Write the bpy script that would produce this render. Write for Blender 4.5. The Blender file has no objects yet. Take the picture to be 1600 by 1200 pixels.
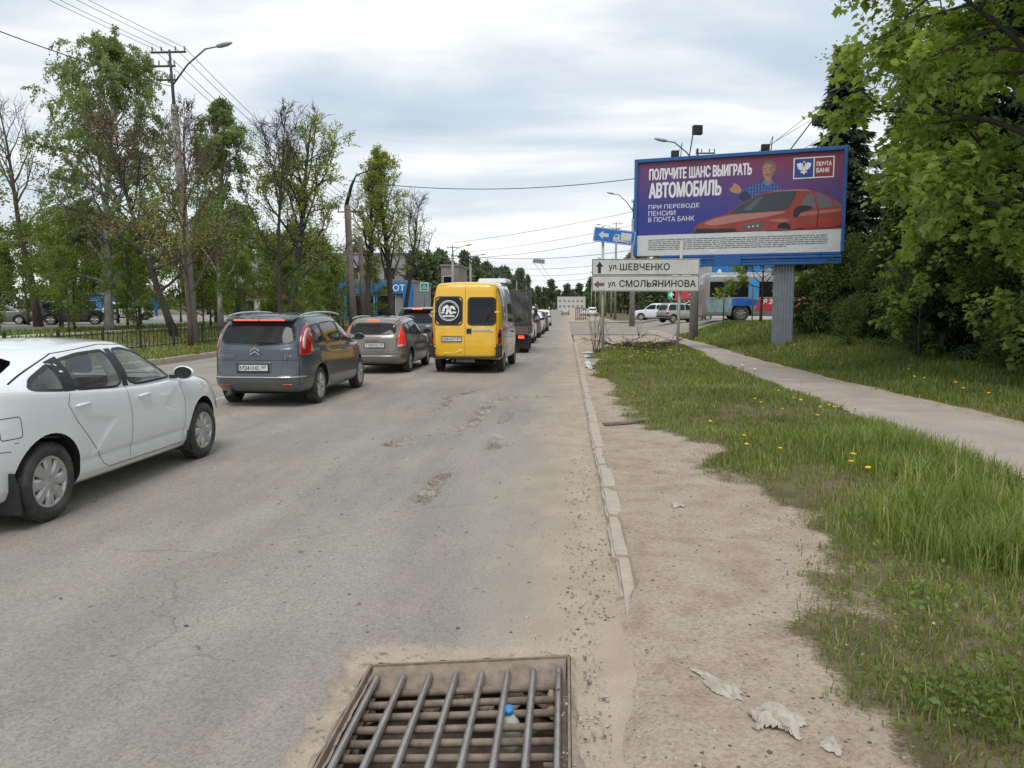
import bpy, bmesh, math, random
import numpy as np
from mathutils import Vector, Matrix
from mathutils.bvhtree import BVHTree
from mathutils.geometry import tessellate_polygon

S = bpy.context.scene
COL = S.collection
R = math.radians
random.seed(7)
rng = np.random.default_rng(7)

# ---------------------------------------------------------------- camera
cam_d = bpy.data.cameras.new('camera')
cam_d.sensor_width = 36.0
cam_d.lens = 27.0
cam_d.clip_start = 0.05
cam_d.clip_end = 6000.0
cam = bpy.data.objects.new('camera', cam_d)
cam.location = (0.0, 0.0, 1.75)
cam.rotation_euler = (R(90 - 5.71), 0.0, R(4.03))
COL.objects.link(cam)
S.camera = cam

# ---------------------------------------------------------------- sky, sun, exposure
SUN_EL, SUN_AZ = 60.0, 180.0        # azimuth clockwise from +Y
world = bpy.data.worlds.new('World')
S.world = world
world.use_nodes = True
wn, wl = world.node_tree.nodes, world.node_tree.links
wn.clear()
def W(t, **k):
    n = wn.new(t)
    for a, b in k.items():
        setattr(n, a, b)
    return n
w_out = W('ShaderNodeOutputWorld'); w_bg = W('ShaderNodeBackground')
w_sky = W('ShaderNodeTexSky', sky_type='NISHITA', sun_disc=False, sun_elevation=R(SUN_EL), sun_rotation=R(SUN_AZ), air_density=1.2, dust_density=2.5)
w_tc = W('ShaderNodeTexCoord'); w_sep = W('ShaderNodeSeparateXYZ')
wl.new(w_tc.outputs['Generated'], w_sep.inputs[0])
def wmath(op, a, b=None, clamp=False):
    n = W('ShaderNodeMath', operation=op); n.use_clamp = clamp
    for i, v in enumerate((a, b)):
        if v is None: continue
        if isinstance(v, (int, float)): n.inputs[i].default_value = v
        else: wl.new(v, n.inputs[i])
    return n.outputs[0]
zc = wmath('ADD', wmath('MAXIMUM', w_sep.outputs['Z'], 0.0), 0.16)
w_cmb = W('ShaderNodeCombineXYZ')
wl.new(wmath('DIVIDE', w_sep.outputs['X'], zc), w_cmb.inputs[0])
wl.new(wmath('DIVIDE', w_sep.outputs['Y'], zc), w_cmb.inputs[1])
w_map = W('ShaderNodeMapping'); w_map.inputs['Scale'].default_value = (0.75, 1.25, 1.0); w_map.inputs['Location'].default_value = (3.1, 1.7, 0.0)
wl.new(w_cmb.outputs[0], w_map.inputs[0])
w_n1 = W('ShaderNodeTexNoise'); w_n1.inputs['Scale'].default_value = 1.15; w_n1.inputs['Detail'].default_value = 7.0; w_n1.inputs['Roughness'].default_value = 0.52; w_n1.inputs['Distortion'].default_value = 0.35
wl.new(w_map.outputs[0], w_n1.inputs['Vector'])
w_r = W('ShaderNodeValToRGB')
for i, (p, c) in enumerate(((0.32, (0.40, 0.485, 0.585)), (0.45, (0.50, 0.58, 0.665)), (0.54, (0.65, 0.70, 0.745)), (0.64, (0.86, 0.87, 0.875)))):
    e = w_r.color_ramp.elements[i] if i < 2 else w_r.color_ramp.elements.new(p)
    e.position = p; e.color = (*c, 1)
wl.new(w_n1.outputs['Fac'], w_r.inputs[0])
# overcast is brighter towards the horizon, all the way round
hz = wmath('POWER', wmath('SUBTRACT', 1.0, wmath('MAXIMUM', w_sep.outputs['Z'], 0.0)), 9.0, True)
w_mh = W('ShaderNodeMixRGB'); w_mh.inputs['Color2'].default_value = (1.0, 1.0, 0.97, 1)
wl.new(wmath('MULTIPLY', hz, 0.75), w_mh.inputs['Fac']); wl.new(w_r.outputs[0], w_mh.inputs['Color1'])
w_sc = W('ShaderNodeMixRGB', blend_type='MULTIPLY'); w_sc.inputs['Fac'].default_value = 1.0
w_sc.inputs['Color2'].default_value = (0.075, 0.075, 0.075, 1)
wl.new(w_sky.outputs[0], w_sc.inputs['Color1'])
w_mx = W('ShaderNodeMixRGB'); w_mx.inputs['Fac'].default_value = 0.93      # cloud cover over the blue
wl.new(w_sc.outputs[0], w_mx.inputs['Color1']); wl.new(w_mh.outputs[0], w_mx.inputs['Color2'])
wl.new(w_mx.outputs[0], w_bg.inputs['Color'])
w_bg.inputs['Strength'].default_value = 1.0
wl.new(w_bg.outputs[0], w_out.inputs[0])

sun_d = bpy.data.lights.new('sun', 'SUN')
sun_d.energy = 1.5; sun_d.angle = R(28); sun_d.color = (1.0, 0.96, 0.9)
sun = bpy.data.objects.new('sun', sun_d)
sun.rotation_euler = (R(90 - SUN_EL), 0, R(180 - SUN_AZ))
sun.location = (10, -10, 40)
COL.objects.link(sun)

S.view_settings.view_transform = 'Standard'
S.view_settings.look = 'None'
S.view_settings.exposure = 0.38
S.view_settings.gamma = 1.0
S.cycles.max_bounces = 6
S.cycles.transparent_max_bounces = 12
S.cycles.caustics_reflective = False
S.cycles.caustics_refractive = False

# ---------------------------------------------------------------- materials
MATS = {}
def new_mat(name):
    m = bpy.data.materials.new(name); m.use_nodes = True
    MATS[name] = m
    nt = m.node_tree
    return m, nt, nt.nodes['Principled BSDF']
def node(nt, t, **k):
    n = nt.nodes.new(t)
    for a, b in k.items():
        if a.startswith('i_'): n.inputs[a[2:].replace('_', ' ')].default_value = b
        else: setattr(n, a, b)
    return n
def noise(nt, scale, detail=4, rough=0.55, coord=None, dist=0.0):
    n = node(nt, 'ShaderNodeTexNoise'); n.inputs['Scale'].default_value = scale
    n.inputs['Detail'].default_value = detail; n.inputs['Roughness'].default_value = rough; n.inputs['Distortion'].default_value = dist
    if coord is not None: nt.links.new(coord, n.inputs['Vector'])
    return n.outputs['Fac']
def ramp(nt, src, stops):
    r = node(nt, 'ShaderNodeValToRGB')
    for i, (p, c) in enumerate(stops):
        e = r.color_ramp.elements[i] if i < 2 else r.color_ramp.elements.new(p)
        e.position = p
        e.color = (*c, 1) if not isinstance(c, (int, float)) else (c, c, c, 1)
    nt.links.new(src, r.inputs[0])
    return r.outputs[0]
def mixc(nt, fac, a, b, mode='MIX'):
    m = node(nt, 'ShaderNodeMixRGB', blend_type=mode)
    for k, v in (('Fac', fac), ('Color1', a), ('Color2', b)):
        if isinstance(v, (int, float)): m.inputs[k].default_value = v
        elif isinstance(v, tuple): m.inputs[k].default_value = (*v, 1)
        else: nt.links.new(v, m.inputs[k])
    return m.outputs[0]
def mth(nt, op, a, b=None, c=None, clamp=False):
    m = node(nt, 'ShaderNodeMath', operation=op); m.use_clamp = clamp
    for i, v in enumerate((a, b, c)):
        if v is None: continue
        if isinstance(v, (int, float)): m.inputs[i].default_value = v
        else: nt.links.new(v, m.inputs[i])
    return m.outputs[0]
def bump(nt, bsdf, h, strength=0.3, dist=0.01):
    b = node(nt, 'ShaderNodeBump'); b.inputs['Strength'].default_value = strength; b.inputs['Distance'].default_value = dist
    nt.links.new(h, b.inputs['Height']); nt.links.new(b.outputs[0], bsdf.inputs['Normal'])
def pos(nt):
    return node(nt, 'ShaderNodeNewGeometry').outputs['Position']
def objc(nt):
    return node(nt, 'ShaderNodeTexCoord').outputs['Object']
def attr(nt, name):
    return node(nt, 'ShaderNodeAttribute', attribute_name=name).outputs['Fac']

def simple(name, col, rough=0.6, metal=0.0, var=0.12, scale=6.0, bmp=0.0, bscale=60.0, coat=0.0, spec=0.5, dirt=None):
    """painted / cast / moulded surface: colour with mottling and fine relief"""
    m, nt, b = new_mat(name)
    c = objc(nt)
    f = noise(nt, scale, 5, 0.6, c)
    lo = tuple(max(0, x * (1 - var)) for x in col); hi = tuple(min(1, x * (1 + var)) for x in col)
    out = ramp(nt, f, ((0.3, lo), (0.7, hi)))
    if dirt:
        dcol, amount, dscale = dirt
        d = ramp(nt, noise(nt, dscale, 6, 0.65, c), ((0.62 - 0.3 * amount, 0.0), (0.8, amount)))
        out = mixc(nt, d, out, dcol)
    nt.links.new(out, b.inputs['Base Color'])
    b.inputs['Roughness'].default_value = rough; b.inputs['Metallic'].default_value = metal
    b.inputs['Coat Weight'].default_value = coat; b.inputs['Coat Roughness'].default_value = 0.04
    b.inputs['Specular IOR Level'].default_value = spec
    if bmp: bump(nt, b, noise(nt, bscale, 4, 0.6, c), bmp, 0.01)
    return m
def paint(name, col, metal=0.0, rough=0.35, dust=0.25, coat=1.0):
    """car paint under a clear coat, with road dust that thins out with height"""
    m, nt, b = new_mat(name)
    c = objc(nt)
    sep = node(nt, 'ShaderNodeSeparateXYZ'); nt.links.new(c, sep.inputs[0])
    low = mth(nt, 'SUBTRACT', 1.0, mth(nt, 'DIVIDE', sep.outputs['Z'], 0.9), clamp=True)
    n1 = noise(nt, 5, 6, 0.65, c)
    d = mth(nt, 'MULTIPLY', mth(nt, 'MULTIPLY_ADD', low, 1.3, 0.12), mth(nt, 'MULTIPLY', n1, dust * 1.5), clamp=True)
    nt.links.new(mixc(nt, d, col, (0.30, 0.27, 0.23)), b.inputs['Base Color'])
    b.inputs['Metallic'].default_value = metal
    nt.links.new(mth(nt, 'MULTIPLY_ADD', d, 0.5, rough), b.inputs['Roughness'])
    b.inputs['Coat Weight'].default_value = coat
    nt.links.new(mth(nt, 'MULTIPLY_ADD', d, 0.6, 0.04), b.inputs['Coat Roughness'])
    return m
def glass(name, tint=(0.35, 0.40, 0.38), rough=0.02, refl=1.0, dust=0.12):
    m, nt, b = new_mat(name)
    nt.nodes.remove(b)
    out = nt.nodes['Material Output']
    t = node(nt, 'ShaderNodeBsdfTransparent'); t.inputs[0].default_value = (*tint, 1)
    g = node(nt, 'ShaderNodeBsdfGlossy'); g.inputs['Roughness'].default_value = rough
    g.inputs[0].default_value = (refl, refl, refl, 1)
    fr = node(nt, 'ShaderNodeFresnel'); fr.inputs[0].default_value = 1.6
    geo = node(nt, 'ShaderNodeNewGeometry')
    f2 = mth(nt, 'MULTIPLY', fr.outputs[0], mth(nt, 'SUBTRACT', 1.0, geo.outputs['Backfacing']))
    mx = node(nt, 'ShaderNodeMixShader')
    nt.links.new(f2, mx.inputs[0]); nt.links.new(t.outputs[0], mx.inputs[1]); nt.links.new(g.outputs[0], mx.inputs[2])
    df = node(nt, 'ShaderNodeBsdfDiffuse'); df.inputs[0].default_value = (0.42, 0.42, 0.40, 1)
    m2 = node(nt, 'ShaderNodeMixShader')
    nt.links.new(mth(nt, 'MULTIPLY', noise(nt, 4, 5, .6, objc(nt)), dust), m2.inputs[0]); nt.links.new(mx.outputs[0], m2.inputs[1]); nt.links.new(df.outputs[0], m2.inputs[2])
    nt.links.new(m2.outputs[0], out.inputs[0])
    return m
def emit_mix(name, col, strength, rough=0.25):
    m, nt, b = new_mat(name)
    b.inputs['Base Color'].default_value = (*col, 1); b.inputs['Roughness'].default_value = rough
    b.inputs['Coat Weight'].default_value = 0.6
    b.inputs['Emission Color'].default_value = (*col, 1); b.inputs['Emission Strength'].default_value = strength
    return m
def leafmat(name, c0, c1, trans=0.35, rough=0.5, c2=None):
    m, nt, b = new_mat(name)
    rnd = node(nt, 'ShaderNodeNewGeometry').outputs['Random Per Island']
    stops = [(0.0, c0), (1.0, c1)] if c2 is None else [(0.0, c0), (0.8, c1), (1.0, c2)]
    col = ramp(nt, rnd, stops)
    big = ramp(nt, noise(nt, 0.55, 3, 0.5, pos(nt)), ((0.3, 0.75), (0.7, 1.2)))
    col = mixc(nt, 1.0, col, big, 'MULTIPLY')
    nt.links.new(col, b.inputs['Base Color'])
    b.inputs['Roughness'].default_value = rough; b.inputs['Specular IOR Level'].default_value = 0.3
    tr = node(nt, 'ShaderNodeBsdfTranslucent')
    nt.links.new(mixc(nt, 1.0, col, (1.25, 1.3, 0.6), 'MULTIPLY'), tr.inputs[0])
    mx = node(nt, 'ShaderNodeMixShader'); mx.inputs[0].default_value = trans
    out = nt.nodes['Material Output']
    nt.links.new(b.outputs[0], mx.inputs[1]); nt.links.new(tr.outputs[0], mx.inputs[2]); nt.links.new(mx.outputs[0], out.inputs[0])
    return m
def barkmat(name, c0, c1, scale=9):
    m, nt, b = new_mat(name)
    c = objc(nt)
    mp = node(nt, 'ShaderNodeMapping'); mp.inputs['Scale'].default_value = (1, 1, 0.25); nt.links.new(c, mp.inputs[0])
    f = noise(nt, scale, 6, 0.7, mp.outputs[0], 0.6)
    nt.links.new(ramp(nt, f, ((0.3, c0), (0.7, c1))), b.inputs['Base Color'])
    b.inputs['Roughness'].default_value = 0.9
    bump(nt, b, f, 0.6, 0.03)
    return m

# ---------------------------------------------------------------- mesh helpers
def tag(o, label=None, cat=None, group=None, kind=None):
    if label: o['label'] = label
    if cat: o['category'] = cat
    if group: o['group'] = group
    if kind: o['kind'] = kind
    return o
def link(name, me, parent=None, loc=None, rz=None):
    o = bpy.data.objects.new(name, me); COL.objects.link(o)
    if parent is not None: o.parent = parent
    if loc is not None: o.location = loc
    if rz is not None: o.rotation_euler = (0, 0, rz)
    return o
def empty(name, loc=(0, 0, 0), rz=0.0, parent=None):
    o = link(name, None, parent, loc, rz); o.empty_display_size = 0.3
    return o
def np_mesh(name, verts, faces, mat, smooth=False):
    """verts (n,3); faces (m,k) with one k"""
    me = bpy.data.meshes.new(name)
    verts = np.asarray(verts, np.float32); faces = np.asarray(faces, np.int32)
    m, k = faces.shape
    me.vertices.add(len(verts)); me.vertices.foreach_set('co', verts.ravel())
    me.loops.add(m * k); me.loops.foreach_set('vertex_index', faces.ravel())
    me.polygons.add(m); me.polygons.foreach_set('loop_start', np.arange(0, m * k, k, dtype=np.int32))
    if smooth: me.polygons.foreach_set('use_smooth', np.ones(m, bool))
    me.update(calc_edges=True)
    if mat is not None: me.materials.append(mat)
    return me
class MB:
    def __init__(s): s.v = []; s.f = []; s.m = []; s.s = []
    def add(s, vs, fs, m=0, smooth=False):
        o = len(s.v); s.v += [tuple(p) for p in vs]
        for f in fs: s.f.append([i + o for i in f]); s.m.append(m); s.s.append(smooth)
        return s
    def box(s, c, d, m=0, rz=0.0, rx=0.0, ry=0.0, taper=1.0):
        M = Matrix.Rotation(rz, 3, 'Z') @ Matrix.Rotation(ry, 3, 'Y') @ Matrix.Rotation(rx, 3, 'X')
        vs = []
        for z in (-1, 1):
            k = taper if z > 0 else 1.0
            for x, y in ((-1, -1), (1, -1), (1, 1), (-1, 1)):
                vs.append(Vector(c) + M @ Vector((x * d[0] / 2 * k, y * d[1] / 2 * k, z * d[2] / 2)))
        return s.add(vs, [(3, 2, 1, 0), (4, 5, 6, 7), (0, 1, 5, 4), (1, 2, 6, 5), (2, 3, 7, 6), (3, 0, 4, 7)], m)
    def tube(s, pts, rad, n=8, m=0, cap=True, smooth=True):
        pts = [Vector(p) for p in pts]
        if isinstance(rad, (int, float)): rad = [rad] * len(pts)
        up = None; rings = []
        for i, p in enumerate(pts):
            d = (pts[min(i + 1, len(pts) - 1)] - pts[max(i - 1, 0)])
            d = d.normalized() if d.length > 1e-9 else Vector((0, 0, 1))
            if up is None:
                up = d.cross(Vector((0, 0, 1)))
                if up.length < 0.05: up = d.cross(Vector((1, 0, 0)))
                up.normalize()
            else:
                up = up - d * up.dot(d)
                up = up.normalized() if up.length > 1e-6 else d.orthogonal().normalized()
            w = d.cross(up)
            rings.append([p + (up * math.cos(2 * math.pi * k / n) + w * math.sin(2 * math.pi * k / n)) * rad[i] for k in range(n)])
        vs = [q for r in rings for q in r]; fs = []
        for i in range(len(rings) - 1):
            for k in range(n):
                a, b = i * n + k, i * n + (k + 1) % n
                fs.append((a, b, b + n, a + n))
        s.add(vs, fs, m, smooth)
        if cap:
            o = len(s.v) - len(vs)
            s.f.append([o + k for k in range(n)][::-1]); s.m.append(m); s.s.append(False)
            s.f.append([o + (len(rings) - 1) * n + k for k in range(n)]); s.m.append(m); s.s.append(False)
        return s
    def lathe(s, prof, n=24, M=None, m=0, smooth=True, close=False):
        """prof of (r,h) turned about local Z"""
        M = M or Matrix.Identity(4)
        vs = []
        for r, h in prof:
            for k in range(n):
                a = 2 * math.pi * k / n
                vs.append(M @ Vector((r * math.cos(a), r * math.sin(a), h)))
        fs = []
        P = len(prof)
        for i in range(P if close else P - 1):
            j = (i + 1) % P
            for k in range(n):
                k2 = (k + 1) % n
                fs.append((i * n + k, i * n + k2, j * n + k2, j * n + k))
        return s.add(vs, fs, m, smooth)
    def prism(s, poly, M, depth, m=0):
        """2D polygon in M's xy plane, extruded along +z by depth"""
        n = len(poly)
        vs = [M @ Vector((x, y, 0)) for x, y in poly] + [M @ Vector((x, y, depth)) for x, y in poly]
        fs = [list(range(n))[::-1], list(range(n, 2 * n))] + [(i, (i + 1) % n, (i + 1) % n + n, i + n) for i in range(n)]
        return s.add(vs, fs, m)
    def mesh(s, name, mats, bevel=0.0, seg=2, autosmooth=None):
        me = bpy.data.meshes.new(name)
        me.from_pydata(s.v, [], s.f)
        for x in (mats if isinstance(mats, (list, tuple)) else [mats]): me.materials.append(x)
        me.polygons.foreach_set('material_index', s.m); me.polygons.foreach_set('use_smooth', s.s)
        bm = bmesh.new(); bm.from_mesh(me)
        bmesh.ops.recalc_face_normals(bm, faces=bm.faces)
        if bevel:
            es = [e for e in bm.edges if len(e.link_faces) == 2 and e.calc_face_angle(0) > 0.6]
            bmesh.ops.bevel(bm, geom=es, offset=bevel, segments=seg, affect='EDGES', profile=0.5, clamp_overlap=True)
        bm.to_mesh(me); bm.free()
        me.update()
        return me
    def build(s, name, mats, parent=None, bevel=0.0, loc=None, rz=None, **k):
        return link(name, s.mesh(name, mats, bevel, **k), parent, loc, rz)
def plane_matrix(origin, right, up):
    r = Vector(right).normalized(); u = Vector(up); u = (u - r * u.dot(r)).normalized(); n = r.cross(u)
    M = Matrix.Identity(4)
    for i in range(3): M[i][0], M[i][1], M[i][2], M[i][3] = r[i], u[i], n[i], origin[i]
    return M
def text_mesh(s, w, h, bold=0.0, shear=0.0, depth=0.002, heavy=0.0, spacing=1.0):
    """lettering scaled to an exact width and height; origin at its lower left"""
    cu = bpy.data.curves.new('lettering', 'FONT'); cu.body = s; cu.size = 1.0
    cu.offset = bold; cu.shear = shear; cu.extrude = 0.01; cu.space_character = spacing; cu.resolution_u = 3
    ob = bpy.data.objects.new('lettering', cu); COL.objects.link(ob)
    dg = bpy.context.evaluated_depsgraph_get()
    me = bpy.data.meshes.new_from_object(ob.evaluated_get(dg))
    bpy.data.objects.remove(ob); bpy.data.curves.remove(cu)
    n = len(me.vertices); co = np.empty(n * 3, np.float32); me.vertices.foreach_get('co', co); co = co.reshape(-1, 3)
    lo, hi = co.min(0), co.max(0)
    sx = w / (hi[0] - lo[0]) if w else h / (hi[1] - lo[1])
    sy = h / (hi[1] - lo[1])
    co[:, 0] = (co[:, 0] - lo[0]) * sx; co[:, 1] = (co[:, 1] - lo[1]) * sy
    co[:, 2] = (co[:, 2] - lo[2]) / max(1e-6, hi[2] - lo[2]) * depth
    me.vertices.foreach_set('co', co.ravel()); me.update()
    me.materials.clear()
    if heavy:
        bm = bmesh.new(); n0 = 0
        for k, (dx, dy) in enumerate(((0, 0), (heavy, 0), (heavy / 2, heavy / 2), (heavy / 2, -heavy / 2))):
            bm.from_mesh(me); bm.verts.ensure_lookup_table()
            for v in bm.verts[n0:]: v.co += Vector((dx, dy, k * 0.0004))
            n0 = len(bm.verts)
        bm.to_mesh(me); bm.free()
    return me
def text_obj(name, s, w, h, M, mat, parent, **k):
    me = text_mesh(s, w, h, **k); me.transform(M); me.materials.append(mat)
    return link(name, me, parent)
def flat(name, poly, M, mat, parent, depth=0.003, z=0.0):
    b = MB(); b.prism(poly, M @ Matrix.Translation((0, 0, z)), depth)
    return b.build(name, mat, parent)
def disc(cx, cy, r, n=28, a0=0.0, a1=2 * math.pi):
    return [(cx + r * math.cos(a0 + (a1 - a0) * i / n), cy + r * math.sin(a0 + (a1 - a0) * i / n)) for i in range(n)]
def rrect(x0, y0, x1, y1, r, k=5):
    out = []
    for cx, cy, a in ((x1 - r, y1 - r, 0), (x0 + r, y1 - r, 90), (x0 + r, y0 + r, 180), (x1 - r, y0 + r, 270)):
        for i in range(k + 1):
            t = R(a + 90 * i / k); out.append((cx + r * math.cos(t), cy + r * math.sin(t)))
    return out
def sm(a, b, x):
    t = np.clip((np.asarray(x, float) - a) / (b - a), 0, 1)
    return t * t * (3 - 2 * t)
_ph = rng.uniform(0, 6.28, (24,)); _dr = rng.uniform(0, 6.28, (24,))
def wob(x, y, s=1.0, k=6, o=0):
    """cheap smooth noise in about -1..1"""
    x = np.asarray(x, float); y = np.asarray(y, float); r = 0.0; a = 1.0; t = 0.0
    for i in range(k):
        f = s * 1.73 ** (i * 0.8); d = _dr[(i + o) % 24]
        r = r + a * np.sin(f * (x * math.cos(d) + y * math.sin(d)) + _ph[(i + o) % 24] + 1.3 * np.sin(f * 0.6 * (x * math.sin(d) - y * math.cos(d)) + _ph[(i + o + 7) % 24]))
        t += a; a *= 0.8
    return r / t * 1.6
def grid_mesh(name, xs, ys, zf, mat, skip=None, smooth=True):
    X, Y = np.meshgrid(xs, ys, indexing='ij')
    Z = zf(X, Y)
    v = np.stack([X, Y, Z], -1).reshape(-1, 3)
    nx, ny = len(xs), len(ys)
    i, j = np.meshgrid(np.arange(nx - 1), np.arange(ny - 1), indexing='ij')
    a = (i * ny + j).ravel()
    f = np.stack([a, a + ny, a + ny + 1, a + 1], -1)
    if skip is not None:
        cx = (xs[i] + xs[i + 1]).ravel() / 2; cy = (ys[j] + ys[j + 1]).ravel() / 2
        f = f[~skip(cx, cy)]
    me = np_mesh(name, v, f, mat, smooth)
    return me, v
def set_attr(me, name, vals):
    a = me.attributes.new(name, 'FLOAT', 'POINT'); a.data.foreach_set('value', np.asarray(vals, np.float32).ravel())
def lines(*segs):
    out = []
    for a, b, st in segs: out += list(np.arange(a, b - 1e-6, st))
    out.append(segs[-1][1])
    return np.array(sorted(set(np.round(out, 4))))
def copy_tree(o, parent=None):
    c = o.copy(); COL.objects.link(c)
    if parent is not None: c.parent = parent
    for ch in o.children: copy_tree(ch, c)
    return c
def chaikin(poly, it=2, q=0.25):
    for _ in range(it):
        n = len(poly); out = []
        for i in range(n):
            a, b = poly[i], poly[(i + 1) % n]
            out.append((a[0] + (b[0] - a[0]) * q, a[1] + (b[1] - a[1]) * q))
            out.append((b[0] + (a[0] - b[0]) * q, b[1] + (a[1] - b[1]) * q))
        poly = out
    return poly

# ================================================================ the ground
KX0, KX1 = 0.34, 0.49            # right kerb
LK = -12.4                       # left kerb face
_GE = np.array([(-2, 0.8), (2.2, 0.95), (2.9, 1.1), (4.0, 1.42), (5.7, 1.72), (8.0, 1.62), (10.0, 1.3), (13, 0.95), (17, 0.75), (21, 0.7), (26.5, 0.8), (32, 1.3), (36, 2.4), (38, 4.2)])
def grass_edge(y):
    return np.interp(y, _GE[:, 0], _GE[:, 1])
def PL(y): return np.interp(y, (-5, 8, 13, 23, 30, 58), (4.6, 4.6, 4.68, 4.68, 5.2, 5.95))
def PR(y): return np.interp(y, (-5, 11.6, 18.4, 27, 33, 59), (6.75, 6.66, 6.22, 6.08, 6.27, 6.85))
def bank(x, y):
    return 0.85 * sm(6.7, 10.0, x) * sm(10, 42, y) * (1 - 0.5 * sm(52, 66, y)) * (1 - sm(160, 260, y))
def terrain(x, y):
    x = np.asarray(x, float); y = np.asarray(y, float)
    w = wob(x, y, 2.6, 6)
    right = 0.055 + 0.012 * w + 0.07 * sm(0.0, 0.9, x - grass_edge(y)) * (1 - sm(-0.8, -0.1, x - PL(y))) * (1 - sm(30, 38, y))
    right = right - 0.05 * (1 - sm(2.5, 4.6, y)) * (1 - sm(0.4, 1.1, x))           # the kerb peters out beside the grate
    right = right * (1 - 0.9 * sm(36, 42, y)) + bank(x, y)
    inpath = (x > PL(y) - 0.05) & (x < PR(y) + 0.05)
    right = np.where(inpath & (y < 56), 0.0 + bank(x, y), right)
    left = 0.13 + 0.01 * w + 0.33 * sm(16.2, 21.0, -x) * (1 - sm(200, 300, y))
    z = np.where(x > KX0 + 0.08, right, np.where(x < LK - 0.08, left, -0.32))
    pit = (x > -1.3) & (x < 0.3) & (y < 4.1)
    edge = -0.045 + 0.075 * sm(0.08, 0.55, x + 0.05 * wob(x, y, 5, 4, 3)) + 0.008 * w
    z = np.where((x > 0.06) & (x < 0.75), z * sm(4.0, 4.6, y) * (x > KX0 + .08) + np.where(y < 4.6, edge, z) * (1 - sm(4.0, 4.6, y) * (x > KX0 + .08)), z)
    z = np.where((x > 0.06) & (x <= KX0 + .08) & (y > 4.6), -0.32, z)
    z = np.where(pit & (x < 0.06), -0.62, z)
    z = np.where((y > 96) & (x > 0) & (x < 6.4), -0.3, z)
    return z
def dirtmask(x, y):
    e = grass_edge(y) + 0.22 * wob(x, y, 1.6, 5, 3) + 0.08 * wob(x, y, 7, 4, 5)
    d = 1 - sm(-0.18, 0.42, x - e)
    d = np.where((x < KX0) & (x > LK), 1.0, np.where(x < 0, 0.0, d))
    d = np.maximum(d, sm(34, 40, y + 2 * wob(x, y, .5)) * (1 - sm(5.0, 6.4, x + .4 * wob(x, y, 1))) * (x > 0))
    # bare soil along the footpath's edges and under the left trees
    d = np.maximum(d, 0.75 * (1 - sm(0.05, 0.28 + 0.1 * wob(x, y, 2, 4, 9), np.abs(x - PR(y) - .05))) * (y < 40))
    d = np.maximum(d, 0.45 * sm(0.35, 0.8, wob(x, y, 0.35, 4, 11)) * (x < LK))
    return np.clip(d, 0, 1)

m, nt, b = new_mat('soil_and_turf')
P_ = pos(nt)
n1 = noise(nt, 3.0, 7, 0.65, P_); n2 = noise(nt, 38, 4, 0.7, P_); n3 = noise(nt, 140, 2, 0.5, P_)
sand = ramp(nt, n1, ((0.28, (0.34, 0.262, 0.198)), (0.5, (0.45, 0.362, 0.282)), (0.72, (0.52, 0.435, 0.350))))
sand = mixc(nt, 0.6, sand, ramp(nt, n2, ((0.3, (0.45, 0.43, 0.41)), (0.55, (1.0, 1.0, 1.0)), (0.75, (1.12, 1.1, 1.08)))), 'MULTIPLY')
v = node(nt, 'ShaderNodeTexVoronoi', i_Scale=55.0); nt.links.new(P_, v.inputs['Vector'])
speck = ramp(nt, v.outputs['Distance'], ((0.08, 0.4), (0.22, 1.0)))
sand = mixc(nt, mth(nt, 'MULTIPLY', ramp(nt, noise(nt, 4.2, 4, 0.6, P_), ((0.5, 0.0), (0.68, 1.0))), 0.75), sand, mixc(nt, 1.0, sand, speck, 'MULTIPLY'))
turf = ramp(nt, n1, ((0.3, (0.105, 0.095, 0.048)), (0.52, (0.165, 0.140, 0.078)), (0.72, (0.25, 0.20, 0.13))))
turf = mixc(nt, 0.5, turf, ramp(nt, n2, ((0.3, 0.5), (0.7, 1.2))), 'MULTIPLY')
dm = mth(nt, 'ADD', attr(nt, 'dirt'), mth(nt, 'MULTIPLY', mth(nt, 'SUBTRACT', n2, 0.5), 0.6))
nt.links.new(mixc(nt, ramp(nt, dm, ((0.35, 0.0), (0.65, 1.0))), turf, sand), b.inputs['Base Color'])
b.inputs['Roughness'].default_value = 0.95; b.inputs['Specular IOR Level'].default_value = 0.15
bump(nt, b, mth(nt, 'ADD', mth(nt, 'MULTIPLY', n2, 0.7), mth(nt, 'ADD', mth(nt, 'MULTIPLY', n3, 0.3), mth(nt, 'MULTIPLY', n1, 1.2))), 0.9, 0.03)

gx = lines((-3000, -400, 400), (-400, -80, 40), (-80, -22, 2.5), (-22, -12.6, 0.5), (-12.6, -12.3, 0.1), (-12.3, -1.4, 1.8), (-1.4, 0.0, 0.2), (0.0, 0.6, 0.04), (0.6, 7.2, 0.075), (7.2, 16, 0.4), (16, 60, 3), (60, 400, 40), (400, 3000, 400))
gy = lines((-60, 0, 6), (0, 2, 0.25), (2, 14, 0.075), (14, 40, 0.2), (40, 100, 1.5), (100, 400, 20), (400, 4000, 300))
me, v_ = grid_mesh('ground', gx, gy, terrain, MATS['soil_and_turf'])
set_attr(me, 'dirt', dirtmask(v_[:, 0], v_[:, 1]))
ground = tag(link('ground', me), kind='structure', label='sandy verge, turf and soil on both sides of the road')

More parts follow.
